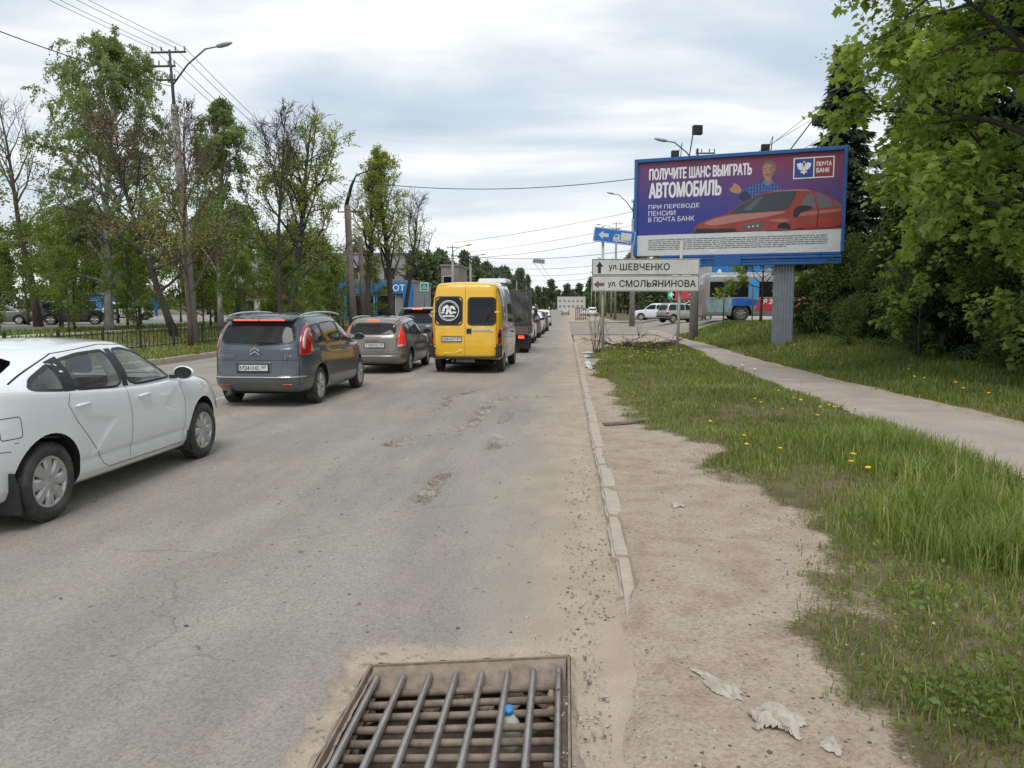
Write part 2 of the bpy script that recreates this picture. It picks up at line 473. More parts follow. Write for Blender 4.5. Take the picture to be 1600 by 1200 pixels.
# ---- carriageway
POT = [([(-1.28, 8.07), (-1.34, 7.41), (-1.31, 6.7)], 0.085, 1.0), ([(-2.11, 10.15), (-2.33, 9.79), (-2.23, 9.6), (-2.02, 9.71)], 0.09, 0.9),
       ([(-1.41, 13.71), (-1.39, 11.88), (-1.53, 10.91)], 0.14, 0.85), ([(-2.01, 16.04), (-2.31, 14.85), (-2.18, 13.3)], 0.13, 0.9),
       ([(-1.4, 14.39), (-1.07, 15.16), (-0.44, 15.31)], 0.22, 0.5), ([(-0.96, 12.8), (-0.96, 11.57)], 0.12, 0.5), ([(-0.92, 10.29), (-0.9, 9.43)], 0.13, 0.55),
       ([(-2.05, 10.1), (-1.6, 10.75)], 0.025, 0.5), ([(-2.6, 6.6), (-2.5, 6.5)], 0.05, 0.3), ([(-3.4, 10.6), (-3.0, 11.8)], 0.02, 0.5)]
def pothole(x, y):
    out = np.zeros_like(x)
    for pts, w, k in POT:
        d = np.full_like(x, 9.0)
        for (ax, ay), (bx, by) in zip(pts[:-1], pts[1:]):
            dx, dy = bx - ax, by - ay
            t = np.clip(((x - ax) * dx + (y - ay) * dy) / (dx * dx + dy * dy), 0, 1)
            d = np.minimum(d, np.hypot(x - ax - t * dx, (y - ay - t * dy)))
        d = d + 0.045 * wob(x, y, 9, 5, 2) + 0.03 * wob(x, y, 26, 3, 8)
        out = np.maximum(out, k * (1 - sm(w * 0.55, w * 1.25, d)))
    return out
def collar(x, y):
    """broken edge of the asphalt round the drain"""
    w = 0.035 * wob(x, y, 7, 5, 9) + 0.012 * wob(x, y, 30, 3, 4)
    xl = np.interp(y, (2.2, 3.2, 3.72), (-1.12, -1.06, -1.10)); yt = np.interp(x, (-1.1, -.9, -.4, .1, .3), (3.72, 3.83, 3.79, 3.86, 3.9))
    return sm(-.012, .012, x - xl + w) * sm(-.012, .012, yt - y + w) * (1 - sm(-.02, .08, x - .04 + w))
def road_z(x, y):
    p = pothole(x, y)
    return 0.012 * wob(x, y, 0.5, 4) * (np.abs(x + 6) < 6.2) - collar(x, y) * (0.022 + 0.008 * wob(x, y, 18, 4, 6)) * (x < .2) - p * (0.060 + 0.022 * wob(x, y, 24, 3)) + 0.012 * np.clip(4 * p * (1 - p) * (p < .45), 0, 1) - 0.012

m, nt, b = new_mat('worn_asphalt')
P_ = pos(nt)
sp = node(nt, 'ShaderNodeSeparateXYZ'); nt.links.new(P_, sp.inputs[0])
mp = node(nt, 'ShaderNodeMapping'); mp.inputs['Scale'].default_value = (1.0, 0.22, 1.0); nt.links.new(P_, mp.inputs[0])
streak = noise(nt, 1.6, 6, 0.6, mp.outputs[0]); big = noise(nt, 0.45, 5, 0.6, P_); fine = noise(nt, 90, 3, 0.6, P_)
vv = node(nt, 'ShaderNodeTexVoronoi', i_Scale=75.0); nt.links.new(P_, vv.inputs['Vector'])
asp = ramp(nt, streak, ((0.25, (0.182, 0.166, 0.144)), (0.5, (0.226, 0.207, 0.181)), (0.75, (0.268, 0.247, 0.217))))
asp = mixc(nt, 0.55, asp, ramp(nt, big, ((0.3, (0.80, 0.80, 0.80)), (0.7, (1.15, 1.13, 1.10)))), 'MULTIPLY')
agg = mixc(nt, 0.5, ramp(nt, fine, ((0.3, 0.62), (0.7, 1.25))), vv.outputs['Color'])
asp = mixc(nt, 0.85, asp, mixc(nt, 1.0, asp, ramp(nt, agg, ((0.2, 0.5), (0.5, 1.0), (0.85, 1.5))), 'MULTIPLY'))
# pinkish bare aggregate in the near lane
pk = mth(nt, 'MULTIPLY', mth(nt, 'SUBTRACT', 1.0, mth(nt, 'MULTIPLY', mth(nt, 'ABSOLUTE', mth(nt, 'ADD', sp.outputs['X'], 0.45)), 1.0), clamp=True), ramp(nt, noise(nt, 0.8, 4, 0.6, P_), ((0.35, 0.0), (0.6, 0.8))))
asp = mixc(nt, pk, asp, mixc(nt, 1.0, ramp(nt, fine, ((0.3, (0.22, 0.19, 0.17)), (0.7, (0.36, 0.32, 0.285)))), (1, 1, 1), 'MULTIPLY'))
# tar-dark blots and pale scuffs
bl = ramp(nt, noise(nt, 5.5, 3, 0.5, P_, 0.4), ((0.70, 0.0), (0.74, 0.55)))
asp = mixc(nt, bl, asp, (0.07, 0.068, 0.065))
# hairline cracks
vc = node(nt, 'ShaderNodeTexVoronoi', feature='DISTANCE_TO_EDGE', i_Scale=0.42)
wp = node(nt, 'ShaderNodeVectorMath', operation='ADD'); nt.links.new(P_, wp.inputs[0])
nz = node(nt, 'ShaderNodeTexNoise', i_Scale=1.3, i_Detail=5.0); nt.links.new(P_, nz.inputs['Vector'])
sc = node(nt, 'ShaderNodeVectorMath', operation='SCALE', i_Scale=0.9); nt.links.new(nz.outputs['Color'], sc.inputs[0]); nt.links.new(sc.outputs[0], wp.inputs[1])
nt.links.new(wp.outputs[0], vc.inputs['Vector'])
ck = mth(nt, 'MULTIPLY', ramp(nt, vc.outputs['Distance'], ((0.0, 1.0), (0.006, 0.0))), ramp(nt, noise(nt, 0.6, 3, 0.5, P_), ((0.46, 0.0), (0.6, 0.65))))
asp = mixc(nt, mth(nt, 'MULTIPLY', ck, 0.55), asp, (0.06, 0.057, 0.052))
# sand washed against the kerb
dx = mth(nt, 'ADD', sp.outputs['X'], mth(nt, 'MULTIPLY', mth(nt, 'SUBTRACT', streak, 0.5), 1.6))
du = ramp(nt, mth(nt, 'MULTIPLY_ADD', dx, 0.50, 0.64), ((0.25, 0.0), (0.55, 0.62), (0.74, 0.97)))
dustc = mixc(nt, 0.5, ramp(nt, noise(nt, 2.4, 6, 0.6, P_), ((0.3, (0.34, 0.270, 0.200)), (0.7, (0.46, 0.375, 0.288)))), ramp(nt, fine, ((0.3, 0.7), (0.7, 1.2))), 'MULTIPLY')
far = ramp(nt, mth(nt, 'MULTIPLY', sp.outputs['Y'], 0.01), ((0.30, 0.0), (0.45, 0.35)))
asp = mixc(nt, mth(nt, 'MAXIMUM', du, 0.0), asp, dustc)
asp = mixc(nt, mth(nt, 'MULTIPLY', attr(nt, 'sand'), ramp(nt, noise(nt, 9, 4, 0.6, P_), ((0.25, 0.45), (0.5, 1.0)))), asp, dustc)
# broken patches: rubble and sand at the bottom
wr = mth(nt, 'ADD', attr(nt, 'wear'), mth(nt, 'MULTIPLY', mth(nt, 'SUBTRACT', noise(nt, 13, 5, 0.7, P_), 0.5), 1.7))
rub = ramp(nt, noise(nt, 30, 4, 0.7, P_), ((0.3, (0.11, 0.098, 0.085)), (0.47, (0.29, 0.245, 0.20)), (0.66, (0.50, 0.42, 0.335))))
rub = mixc(nt, ramp(nt, noise(nt, 2.6, 4, 0.6, P_), ((0.42, 0.75), (0.6, 0.0))), rub, mixc(nt, 1.0, rub, (0.42, 0.44, 0.46), 'MULTIPLY'))
asp = mixc(nt, ramp(nt, wr, ((0.34, 0.0), (0.5, 1.0))), asp, rub)
nt.links.new(asp, b.inputs['Base Color'])
b.inputs['Roughness'].default_value = 0.88; b.inputs['Specular IOR Level'].default_value = 0.25
bump(nt, b, mth(nt, 'ADD', mth(nt, 'MULTIPLY', agg, 1.0), mth(nt, 'MULTIPLY', ck, -1.5)), 0.55, 0.006)

rx = lines((LK - 0.03, -4.2, 0.4), (-4.2, -1.3, 0.05), (-1.3, 0.3, 0.025), (0.3, KX0 + 0.02, 0.03))
ry = lines((-8, 2.3, 0.5), (2.3, 4.1, 0.025), (4.1, 18, 0.05), (18, 40, 0.5), (40, 120, 3), (120, 1400, 60))
GX0, GX1, GY0, GY1 = -0.95, 0.03, 2.25, 3.75
me, v_ = grid_mesh('road', rx, ry, road_z, MATS['worn_asphalt'], skip=lambda x, y: (x > GX0 + .02) & (x < GX1) & (y > GY0) & (y < GY1 - 0.17 + 0.17 * (x - GX0)))
set_attr(me, 'wear', np.maximum(pothole(v_[:, 0], v_[:, 1]), .3 * collar(v_[:, 0], v_[:, 1]))); set_attr(me, 'sand', collar(v_[:, 0], v_[:, 1]))
road = tag(link('road', me), kind='structure', label='worn grey asphalt road with potholes and sand along the kerb')
# the far carriageway widens past the junction
me, v_ = grid_mesh('road', lines((KX0 + 0.03, 6.3, 1.0)), lines((96, 200, 8), (200, 1400, 100)), lambda x, y: x * 0 - 0.014, MATS['worn_asphalt'])
tag(link('road_widening', me), kind='structure', label='wider stretch of asphalt road beyond the junction')

# worn centre dashes
lm = simple('worn_line_paint', (0.52, 0.51, 0.48), 0.8, var=0.25, scale=14, dirt=((0.2, 0.195, 0.185), 0.9, 9))
cl = empty('lane_marking'); tag(cl, 'worn white dashes along the middle of the road', kind='structure')
for k in range(14):
    y0 = 8.5 + k * 4.6
    me, _ = grid_mesh('dash', np.linspace(-6.72, -6.6, 2), np.linspace(y0, y0 + 1.6, 9), lambda x, y: road_z(x, y) + 0.004, lm)
    link('dash', me, cl)

# ---- junction to the right, parking lot on the left
m = simple('dusty_asphalt', (0.235, 0.215, 0.185), 0.92, var=0.2, scale=0.6, bmp=0.4, bscale=40, dirt=((0.33, 0.275, 0.205), 0.8, 0.25))
me, _ = grid_mesh('side_road', lines((KX0 + 0.03, 14, 0.5), (14, 90, 4)), lines((48.5, 84, 1.0)), lambda x, y: np.maximum(terrain(x, y), -0.01) + 0.03, m)
tag(link('side_road', me), kind='structure', label='dusty side road meeting the road at the junction')
m2 = simple('lot_asphalt', (0.25, 0.24, 0.225), 0.9, var=0.2, scale=0.7, bmp=0.3)
me, _ = grid_mesh('parking_lot', lines((-90, -29, 3)), lines((36, 125, 3)), lambda x, y: terrain(x, y) + 0.03, m2)
tag(link('parking_lot', me), kind='structure', label='grey parking lot behind the trees on the left')
m3 = simple('pale_paving', (0.46, 0.445, 0.41), 0.9, var=0.12, scale=1.5, bmp=0.2)
me, _ = grid_mesh('pavement', lines((-24.6, -22.6, 0.5)), lines((14, 75, 2)), lambda x, y: terrain(x, y) + 0.035, m3)
tag(link('pavement', me), kind='structure', label='pale pavement behind the low fence on the left')

# ---- footpath on the right
m, nt, b = new_mat('path_asphalt')
P_ = pos(nt)
n1 = noise(nt, 1.1, 6, 0.6, P_); n2 = noise(nt, 70, 3, 0.6, P_)
c = ramp(nt, n1, ((0.3, (0.31, 0.262, 0.222)), (0.7, (0.42, 0.362, 0.310))))
c = mixc(nt, 0.6, c, ramp(nt, n2, ((0.3, 0.7), (0.7, 1.2))), 'MULTIPLY')
vc = node(nt, 'ShaderNodeTexVoronoi', feature='DISTANCE_TO_EDGE', i_Scale=0.55); nt.links.new(P_, vc.inputs['Vector'])
c = mixc(nt, ramp(nt, vc.outputs['Distance'], ((0.0, 0.6), (0.008, 0.0))), c, (0.10, 0.085, 0.065))
nt.links.new(c, b.inputs['Base Color']); b.inputs['Roughness'].default_value = 0.92
bump(nt, b, n2, 0.4, 0.005)
us = np.linspace(0, 1, 15); ys = lines((-3, 30, 0.15), (30, 57, 0.6))
U, Y = np.meshgrid(us, ys, indexing='ij')
X = PL(Y) + (PR(Y) - PL(Y)) * U
X = X + (U < 0.01) * 0.07 * wob(X, Y, 3.5, 5, 4) + (U > 0.99) * 0.09 * wob(X, Y, 3.1, 5, 6)
Z = bank(X, Y) + 0.055 + 0.02 * (1 - (2 * U - 1) ** 2) - 0.03 * ((U < 0.01) | (U > 0.99))
i, j = np.meshgrid(np.arange(len(us) - 1), np.arange(len(ys) - 1), indexing='ij'); a = (i * len(ys) + j).ravel()
me = np_mesh('footpath', np.stack([X, Y, Z], -1).reshape(-1, 3), np.stack([a, a + len(ys), a + len(ys) + 1, a + 1], -1), MATS['path_asphalt'], True)
tag(link('footpath', me), kind='structure', label='narrow pinkish asphalt footpath running through the grass')

# ---- kerbs: one object per stone
km = simple('kerb_concrete', (0.42, 0.37, 0.315), 0.92, var=0.2, scale=7, bmp=0.5, bscale=50, dirt=((0.40, 0.315, 0.235), 0.8, 3.0))
kerb = empty('kerb', (0, 0, 0)); tag(kerb, 'low dusty concrete kerb on the right of the road', kind='structure')
def stone_mesh(w, l, h, seed):
    bm = bmesh.new(); bmesh.ops.create_cube(bm, size=1.0, matrix=Matrix.Diagonal((w, l, h, 1)))
    bmesh.ops.bevel(bm, geom=bm.edges[:], offset=0.018, segments=2, affect='EDGES')
    es = [e for e in bm.edges if abs(e.verts[0].co.y - e.verts[1].co.y) > 0.5 * l]
    bmesh.ops.subdivide_edges(bm, edges=es, cuts=5)
    rr = random.Random(seed)
    for vv_ in bm.verts:
        vv_.co.x += rr.uniform(-1, 1) * 0.006; vv_.co.z += rr.uniform(-1, 1) * 0.006 - (0.02 * rr.random() if rr.random() < 0.12 else 0)
    me = bpy.data.meshes.new('kerb_stone'); bm.to_mesh(me); bm.free(); me.materials.append(km)
    return me
stones = [stone_mesh(KX1 - KX0, 1.0, 0.3, s) for s in range(6)]
y = 4.05; k = 0
while y < 37:
    L = random.choice((0.98, 1.0, 1.12, 0.96, 1.05))
    o = link('kerb_stone', stones[k % 6], kerb, ((KX0 + KX1) / 2 + random.uniform(-.006, .006), y + L / 2, -0.085 + random.uniform(-.012, .012) - (0.045 if k == 0 else 0.02 if k == 1 else 0)))
    o.scale = (1, L - 0.012, 1); o.rotation_euler = (random.uniform(-.008, .008) + (0.05 if k == 0 else 0), random.uniform(-.015, .015), random.uniform(-.008, .008))
    y += L; k += 1
kerbl = empty('kerb_opposite', (0, 0, 0)); tag(kerbl, 'concrete kerb along the left side of the road', kind='structure')
y = 12.0; k = 0
while y < 62:
    o = link('kerb_stone', stones[k % 6], kerbl, (LK - 0.09, y + 0.5, 0.02 + random.uniform(-.01, .01))); o.scale = (1, 0.985, 1)
    o.rotation_euler = (0, 0, random.uniform(-.01, .01)); y += 1.0; k += 1
b_ = MB(); b_.box((LK - 0.09, 131, 0.02), (0.17, 138, 0.3)); b_.build('kerb_run', km, kerbl)['kind'] = 'stuff'

# far corner kerb of the junction
b_ = MB()
pts = [(6.2, 96.0), (3.0, 95.0), (1.2, 92.5), (0.6, 88.0), (3, 86), (8, 85.5), (30, 85.5)]
b_.tube([(x, yy, float(terrain(x, yy)) + 0.05) for x, yy in pts], 0.12, 6)
tag(b_.build('corner_kerb', km), 'pale kerb round the far corner of the junction', kind='structure')

# ================================================================ storm drain
rust = simple('rusty_iron', (0.25, 0.195, 0.155), 0.75, 0.35, var=0.35, scale=18, bmp=0.35, bscale=120, dirt=((0.30, 0.235, 0.17), 0.8, 11))
polished = simple('worn_steel', (0.42, 0.39, 0.37), 0.36, 0.8, var=0.25, scale=16, bmp=0.2, bscale=90, dirt=((0.24, 0.18, 0.14), 0.6, 8))
pitm = simple('pit_wall', (0.15, 0.125, 0.1), 0.95, var=0.4, scale=6, bmp=0.8, bscale=25)
def gq(u, v):                     # the drain is a little skewed to the road
    return (GX0 + (GX1 - GX0) * u, 2.2 + (3.56 - 2.2) * v + 0.17 * u * v)
drain = empty('storm_drain_grate', (-0.46, 3.0, 0)); tag(drain, 'rusty storm drain grate of round steel bars sunk in the road', 'drain grate')
off = Vector((0.46, -3.0, 0))
def dl(p): return Vector(p) + off
b_ = MB()
co = [gq(0, 0), gq(1, 0), gq(1, 1), gq(0, 1)]
for i in range(4):
    a, c_ = Vector((*co[i], 0)), Vector((*co[(i + 1) % 4], 0))
    ins = Vector((-(c_ - a).y, (c_ - a).x, 0)).normalized()
    for (o0, o1, z0, z1) in ((0, 0.012, -0.13, 0.006), (0.012, 0.07, -0.085, -0.072)):
        q = [a + ins * o0, c_ + ins * o0, c_ + ins * o1, a + ins * o1]
        b_.add([dl((p.x, p.y, z0)) for p in q] + [dl((p.x, p.y, z1)) for p in q], [(3, 2, 1, 0), (4, 5, 6, 7), (0, 1, 5, 4), (1, 2, 6, 5), (2, 3, 7, 6), (3, 0, 4, 7)])
b_.build('frame', rust, drain, bevel=0.002)
b_ = MB()                         # sloping plate at the far end
p0, p1 = gq(0.02, 0.99), gq(0.98, 0.99); p2, p3 = gq(0.98, 0.90), gq(0.02, 0.90)
b_.add([dl((*p0, -0.005)), dl((*p1, -0.005)), dl((*p2, -0.075)), dl((*p3, -0.075)), dl((*p0, -0.02)), dl((*p1, -0.02)), dl((*p2, -0.09)), dl((*p3, -0.09))],
       [(0, 1, 2, 3), (7, 6, 5, 4), (0, 4, 5, 1), (2, 6, 7, 3), (1, 5, 6, 2), (0, 3, 7, 4)])
b_.build('end_plate', rust, drain)
for k in range(8):
    u = 0.055 + k * 0.1275
    a, c_ = gq(u, 0.02), gq(u - 0.002, 0.955)
    b_ = MB(); b_.tube([dl((*a, -0.028)), dl(((a[0] + c_[0]) / 2, (a[1] + c_[1]) / 2, -0.026)), dl((c_[0], c_[1] - 0.03, -0.026)), dl((*c_, -0.032))], [0.0165, 0.0165, 0.0165, 0.011], 12)
    b_.build('long_bar', polished, drain)
for k in range(11):
    v0 = 0.87 - k * 0.076
    a, c_ = gq(0.03, v0), gq(0.95, v0)
    b_ = MB(); b_.tube([dl((*a, -0.062)), dl((*c_, -0.062))], 0.0175, 10)
    b_.build('cross_bar', rust, drain)
b_ = MB()
for i in range(4):
    a, c_ = co[i], co[(i + 1) % 4]
    b_.add([dl((*a, -0.07)), dl((*c_, -0.07)), dl((*c_, -0.62)), dl((*a, -0.62))], [(0, 1, 2, 3)])
b_.build('pit_wall', pitm, drain)
def rock_mesh(name, r, seed, mat, flatk=0.7):
    bm = bmesh.new(); bmesh.ops.create_icosphere(bm, subdivisions=2, radius=r)
    rr = random.Random(seed); s_ = [rr.uniform(.7, 1.3) for _ in range(3)]
    for vv_ in bm.verts:
        n = 1 + 0.22 * math.sin(vv_.co.x / r * 3.1 + seed) * math.cos(vv_.co.y / r * 2.7 + seed * 2) + rr.uniform(-.06, .06)
        vv_.co = Vector((vv_.co.x * s_[0], vv_.co.y * s_[1], vv_.co.z * s_[2] * flatk)) * n
    me = bpy.data.meshes.new(name); bm.to_mesh(me); bm.free(); me.materials.append(mat)
    return me
stonem = simple('rubble_stone', (0.33, 0.27, 0.21), 0.95, var=0.3, scale=14, bmp=0.6)
rocks = [rock_mesh('stone', 0.05, s, stonem) for s in range(5)]
for k, (u, v0, r) in enumerate(((0.32, 0.93, 1.0), (0.45, 0.92, 0.9), (0.52, 0.90, .8), (0.72, 0.90, 1.2), (0.80, 0.94, 1.3), (0.93, 0.86, 1.1), (0.94, 0.78, 1.0), (0.92, 0.68, 1.2), (0.05, 0.80, 1.0), (0.04, 0.62, 1.1), (0.95, 0.55, 1.0), (0.60, 0.86, 0.8), (0.88, .93, 1.2))):
    x, yy = gq(u, v0)
    o = link('stone', rocks[k % 5], drain, dl((x, yy, -0.105 - 0.05 * random.random()))); o.scale = (r * 1.2, r, r * .8); o.rotation_euler = (random.random(), random.random(), random.random() * 6)
# mud packed along the right and far inner edges
def ledge(x, y): return -0.13 + 0.045 * wob(x, y, 14, 4) - 0.9 * (1 - sm(0.0, 0.16, x + 0.14 + 0.04 * wob(x, y, 8))) 
xs_ = np.linspace(-0.2, 0.02, 14); ys_ = np.linspace(2.4, 3.70, 50)
me, _ = grid_mesh('packed_mud', xs_, ys_, ledge, simple('mud', (0.26, 0.205, 0.155), 0.95, var=0.3, scale=20, bmp=0.9, bscale=60)); me.transform(Matrix.Translation(off)); link('packed_mud', me, drain)
# broken mortar and sand round the frame
m = simple('sandy_mortar', (0.37, 0.295, 0.222), 0.95, var=0.35, scale=11, bmp=1.0, bscale=45, dirt=((0.17, 0.155, 0.135), 0.9, 5))
ring_o = [(-1.13, 2.2), (-1.10, 2.75), (-1.06, 3.2), (-1.10, 3.55), (-1.09, 3.74), (-0.95, 3.83), (-0.7, 3.82), (-0.4, 3.84), (-0.1, 3.87), (0.1, 3.93), (0.19, 3.8), (0.2, 3.2), (0.2, 2.2)]
ring_i = [gq(-0.004, 0), gq(-0.004, .4), gq(-0.004, .73), gq(-0.004, .96), gq(-0.004, 1.004), gq(.06, 1.004), gq(.28, 1.004), gq(.55, 1.004), gq(.85, 1.004), gq(1.004, 1.004), gq(1.004, .94), gq(1.004, .6), gq(1.004, 0)]
def resample(p, n):
    p = np.array(p); d = np.r_[0, np.cumsum(np.hypot(*np.diff(p, axis=0).T))]; return p
vs, fs = [], []
NU = 10; NV = 13
for i in range(len(ring_o) - 1):
    for q in range(NU if i < len(ring_o) - 2 else NU + 1):
        t = q / NU
        o_ = np.array(ring_o[i]) * (1 - t) + np.array(ring_o[i + 1]) * t; i_ = np.array(ring_i[i]) * (1 - t) + np.array(ring_i[i + 1]) * t
        o_ = o_ + (o_ - i_) * 0.25 * wob(o_[0], o_[1], 11, 5, 3)
        for r_ in range(NV):
            f = r_ / (NV - 1); p = i_ * (1 - .35 * f) + o_ * .35 * f
            z = 0.004 - 0.045 * f ** .7 + 0.010 * wob(p[0], p[1], 26, 5)
            vs.append((p[0], p[1], z - 0.006))
n_ = len(vs) // NV
for i in range(n_ - 1):
    for r_ in range(NV - 1):
        a = i * NV + r_; fs.append((a, a + 1, a + NV + 1, a + NV))
me = np_mesh('mortar_surround', np.array(vs), np.array(fs), m, True); me.transform(Matrix.Translation(off)); link('mortar_surround', me, drain)

xs_ = np.linspace(GX0 + .01, GX1 - .01, 26); ys_ = np.linspace(2.25, 3.72, 34)
me, _ = grid_mesh('silt', xs_, ys_, lambda x, y: -0.50 + 0.08 * wob(x, y, 6, 5) + 0.20 * sm(3.2, 3.6, y), simple('drain_silt', (0.15, 0.12, 0.095), 0.95, var=0.4, scale=8, bmp=0.9, bscale=40)); me.transform(Matrix.Translation(off)); link('silt', me, drain)
# bottle dropped in the drain
pet = simple('cloudy_plastic', (0.75, 0.79, 0.75), 0.35, var=0.15, scale=20, dirt=((0.35, 0.28, 0.2), 0.6, 14))
bot = empty('plastic_bottle', (-0.235, 3.30, -0.235), 0.3); bot.rotation_euler = (0.25, -0.12, 0.3); bot.scale = (1.35, 1.35, 1.0)
tag(bot, 'cloudy plastic bottle with a blue cap lying in the storm drain', 'bottle')
MB().lathe([(0.001, 0), (0.03, 0.0), (0.034, 0.01), (0.034, 0.05), (0.031, 0.055), (0.034, 0.06), (0.034, 0.13), (0.026, 0.165), (0.014, 0.19), (0.0135, 0.205)], 18).build('bottle_body', pet, bot)
MB().lathe([(0.0001, 0.225), (0.0155, 0.225), (0.016, 0.205), (0.0155, 0.2)], 14).build('cap', simple('blue_cap', (0.03, 0.22, 0.5), 0.4), bot)
MB().lathe([(0.0348, 0.07), (0.0348, 0.115)], 18).build('paper_label', simple('pale_label', (0.72, 0.74, 0.7), 0.6), bot)

# ---- puddles behind the kerb
m, nt, b = new_mat('puddle_water')
b.inputs['Base Color'].default_value = (0.05, 0.045, 0.035, 1); b.inputs['Roughness'].default_value = 0.02; b.inputs['Specular IOR Level'].default_value = 0.8
def puddle(cx, cy, ax, ay, label, seed):
    pts = []
    for k in range(40):
        a = 2 * math.pi * k / 40; r = 1 + 0.14 * math.sin(3 * a + seed) + 0.1 * math.sin(7 * a + seed * 2)
        pts.append((cx + ax * r * math.cos(a), cy + ay * r * math.sin(a)))
    b_ = MB(); b_.add([(x, y_, 0.078) for x, y_ in pts] + [(x, y_, 0.05) for x, y_ in pts], [list(range(40))] + [(i, (i + 1) % 40, (i + 1) % 40 + 40, i + 40) for i in range(40)])
    tag(b_.build('puddle', m), label, kind='structure')
puddle(0.71, 22.6, 0.15, 1.5, 'largest puddle behind the kerb reflecting the sky', 1)
puddle(0.78, 26.4, 0.2, 0.45, 'middle small puddle behind the kerb', 2)
puddle(0.83, 28.7, 0.24, 0.5, 'farthest small puddle behind the kerb', 4)

# ================================================================ vehicles
def M_(n): return MATS[n]
simple('tyre_rubber', (0.035, 0.034, 0.033), 0.85, var=0.3, scale=10, bmp=0.2, bscale=80, dirt=((0.16, 0.14, 0.115), 0.6, 6))
simple('alloy', (0.50, 0.50, 0.50), 0.35, 0.7, var=0.15, scale=8, dirt=((0.16, 0.14, 0.12), 0.5, 10))
simple('dull_alloy', (0.30, 0.29, 0.28), 0.45, 0.6, var=0.2, scale=8, dirt=((0.16, 0.14, 0.12), 0.7, 8))
simple('black_trim', (0.022, 0.022, 0.023), 0.5, var=0.2, scale=10)
simple('arch_black', (0.012, 0.012, 0.012), 0.9, var=0.3)
simple('cabin_dark', (0.03, 0.03, 0.032), 0.85, var=0.2)
simple('cabin_light', (0.30, 0.30, 0.29), 0.85, var=0.15)
simple('seat_cloth', (0.055, 0.055, 0.06), 0.9, var=0.2, scale=20, bmp=0.3)
simple('chrome', (0.62, 0.63, 0.65), 0.18, 1.0, var=0.05)
simple('silver_rail', (0.55, 0.56, 0.58), 0.3, 0.8, var=0.05)
simple('plate_white', (0.62, 0.62, 0.60), 0.5, var=0.12, scale=20, dirt=((0.3, 0.27, 0.23), 0.5, 12))
simple('plate_ink', (0.015, 0.015, 0.015), 0.6)
simple('sticker_white', (0.75, 0.75, 0.75), 0.5, var=0.05)
simple('muffler', (0.10, 0.09, 0.085), 0.7, 0.5, var=0.3)
glass('clear_pane', (0.42, 0.50, 0.46))
glass('light_pane', (0.66, 0.74, 0.69), dust=0.2)
glass('rear_pane', (0.30, 0.33, 0.34), dust=0.9)
glass('tinted_pane', (0.10, 0.115, 0.12))
glass('dark_pane', (0.006, 0.007, 0.008), 0.08, 0.4, dust=0.1)
simple('opaque_glass', (0.012, 0.014, 0.017), 0.06, coat=0.0, var=0.1, spec=.35)
simple('lamp_red', (0.36, 0.012, 0.014), 0.12, var=0.25, scale=9, coat=0.8)
simple('lamp_pale', (0.55, 0.42, 0.40), 0.15, var=0.15, scale=9, coat=0.8)
simple('lamp_clear', (0.60, 0.62, 0.64), 0.1, coat=0.8)
emit_mix('brake_glow', (1.0, 0.07, 0.035), 1.6)
emit_mix('tail_glow', (0.6, 0.02, 0.015), 0.35)

def outline(w, yr, yf, nr, nf, N):
    th = np.linspace(-math.pi / 2, math.pi / 2, 801)
    s, c = np.sin(th), np.cos(th)
    n = np.where(s < 0, nr, nf)
    ym, hl = (yr + yf) / 2, (yf - yr) / 2
    x = w * np.abs(c) ** (2 / n); y = ym + hl * np.sign(s) * np.abs(s) ** (2 / n)
    x[0] = x[-1] = 0
    d = np.r_[0, np.cumsum(np.hypot(np.diff(x), np.diff(y)))]
    u = np.linspace(0, d[-1], N + 1)
    return np.interp(u, d, x), np.interp(u, d, y)
def smooth_curve(pts, sig=0.05):
    p = np.array(pts, float); xs = np.linspace(p[0, 0] - 0.3, p[-1, 0] + 0.3, 600); z = np.interp(xs, p[:, 0], p[:, 1])
    k = np.exp(-0.5 * (np.arange(-40, 41) * (xs[1] - xs[0]) / sig) ** 2); k /= k.sum()
    zz = np.convolve(np.pad(z, 40, mode='edge'), k, mode='valid')
    return lambda y: np.interp(y, xs, zz)
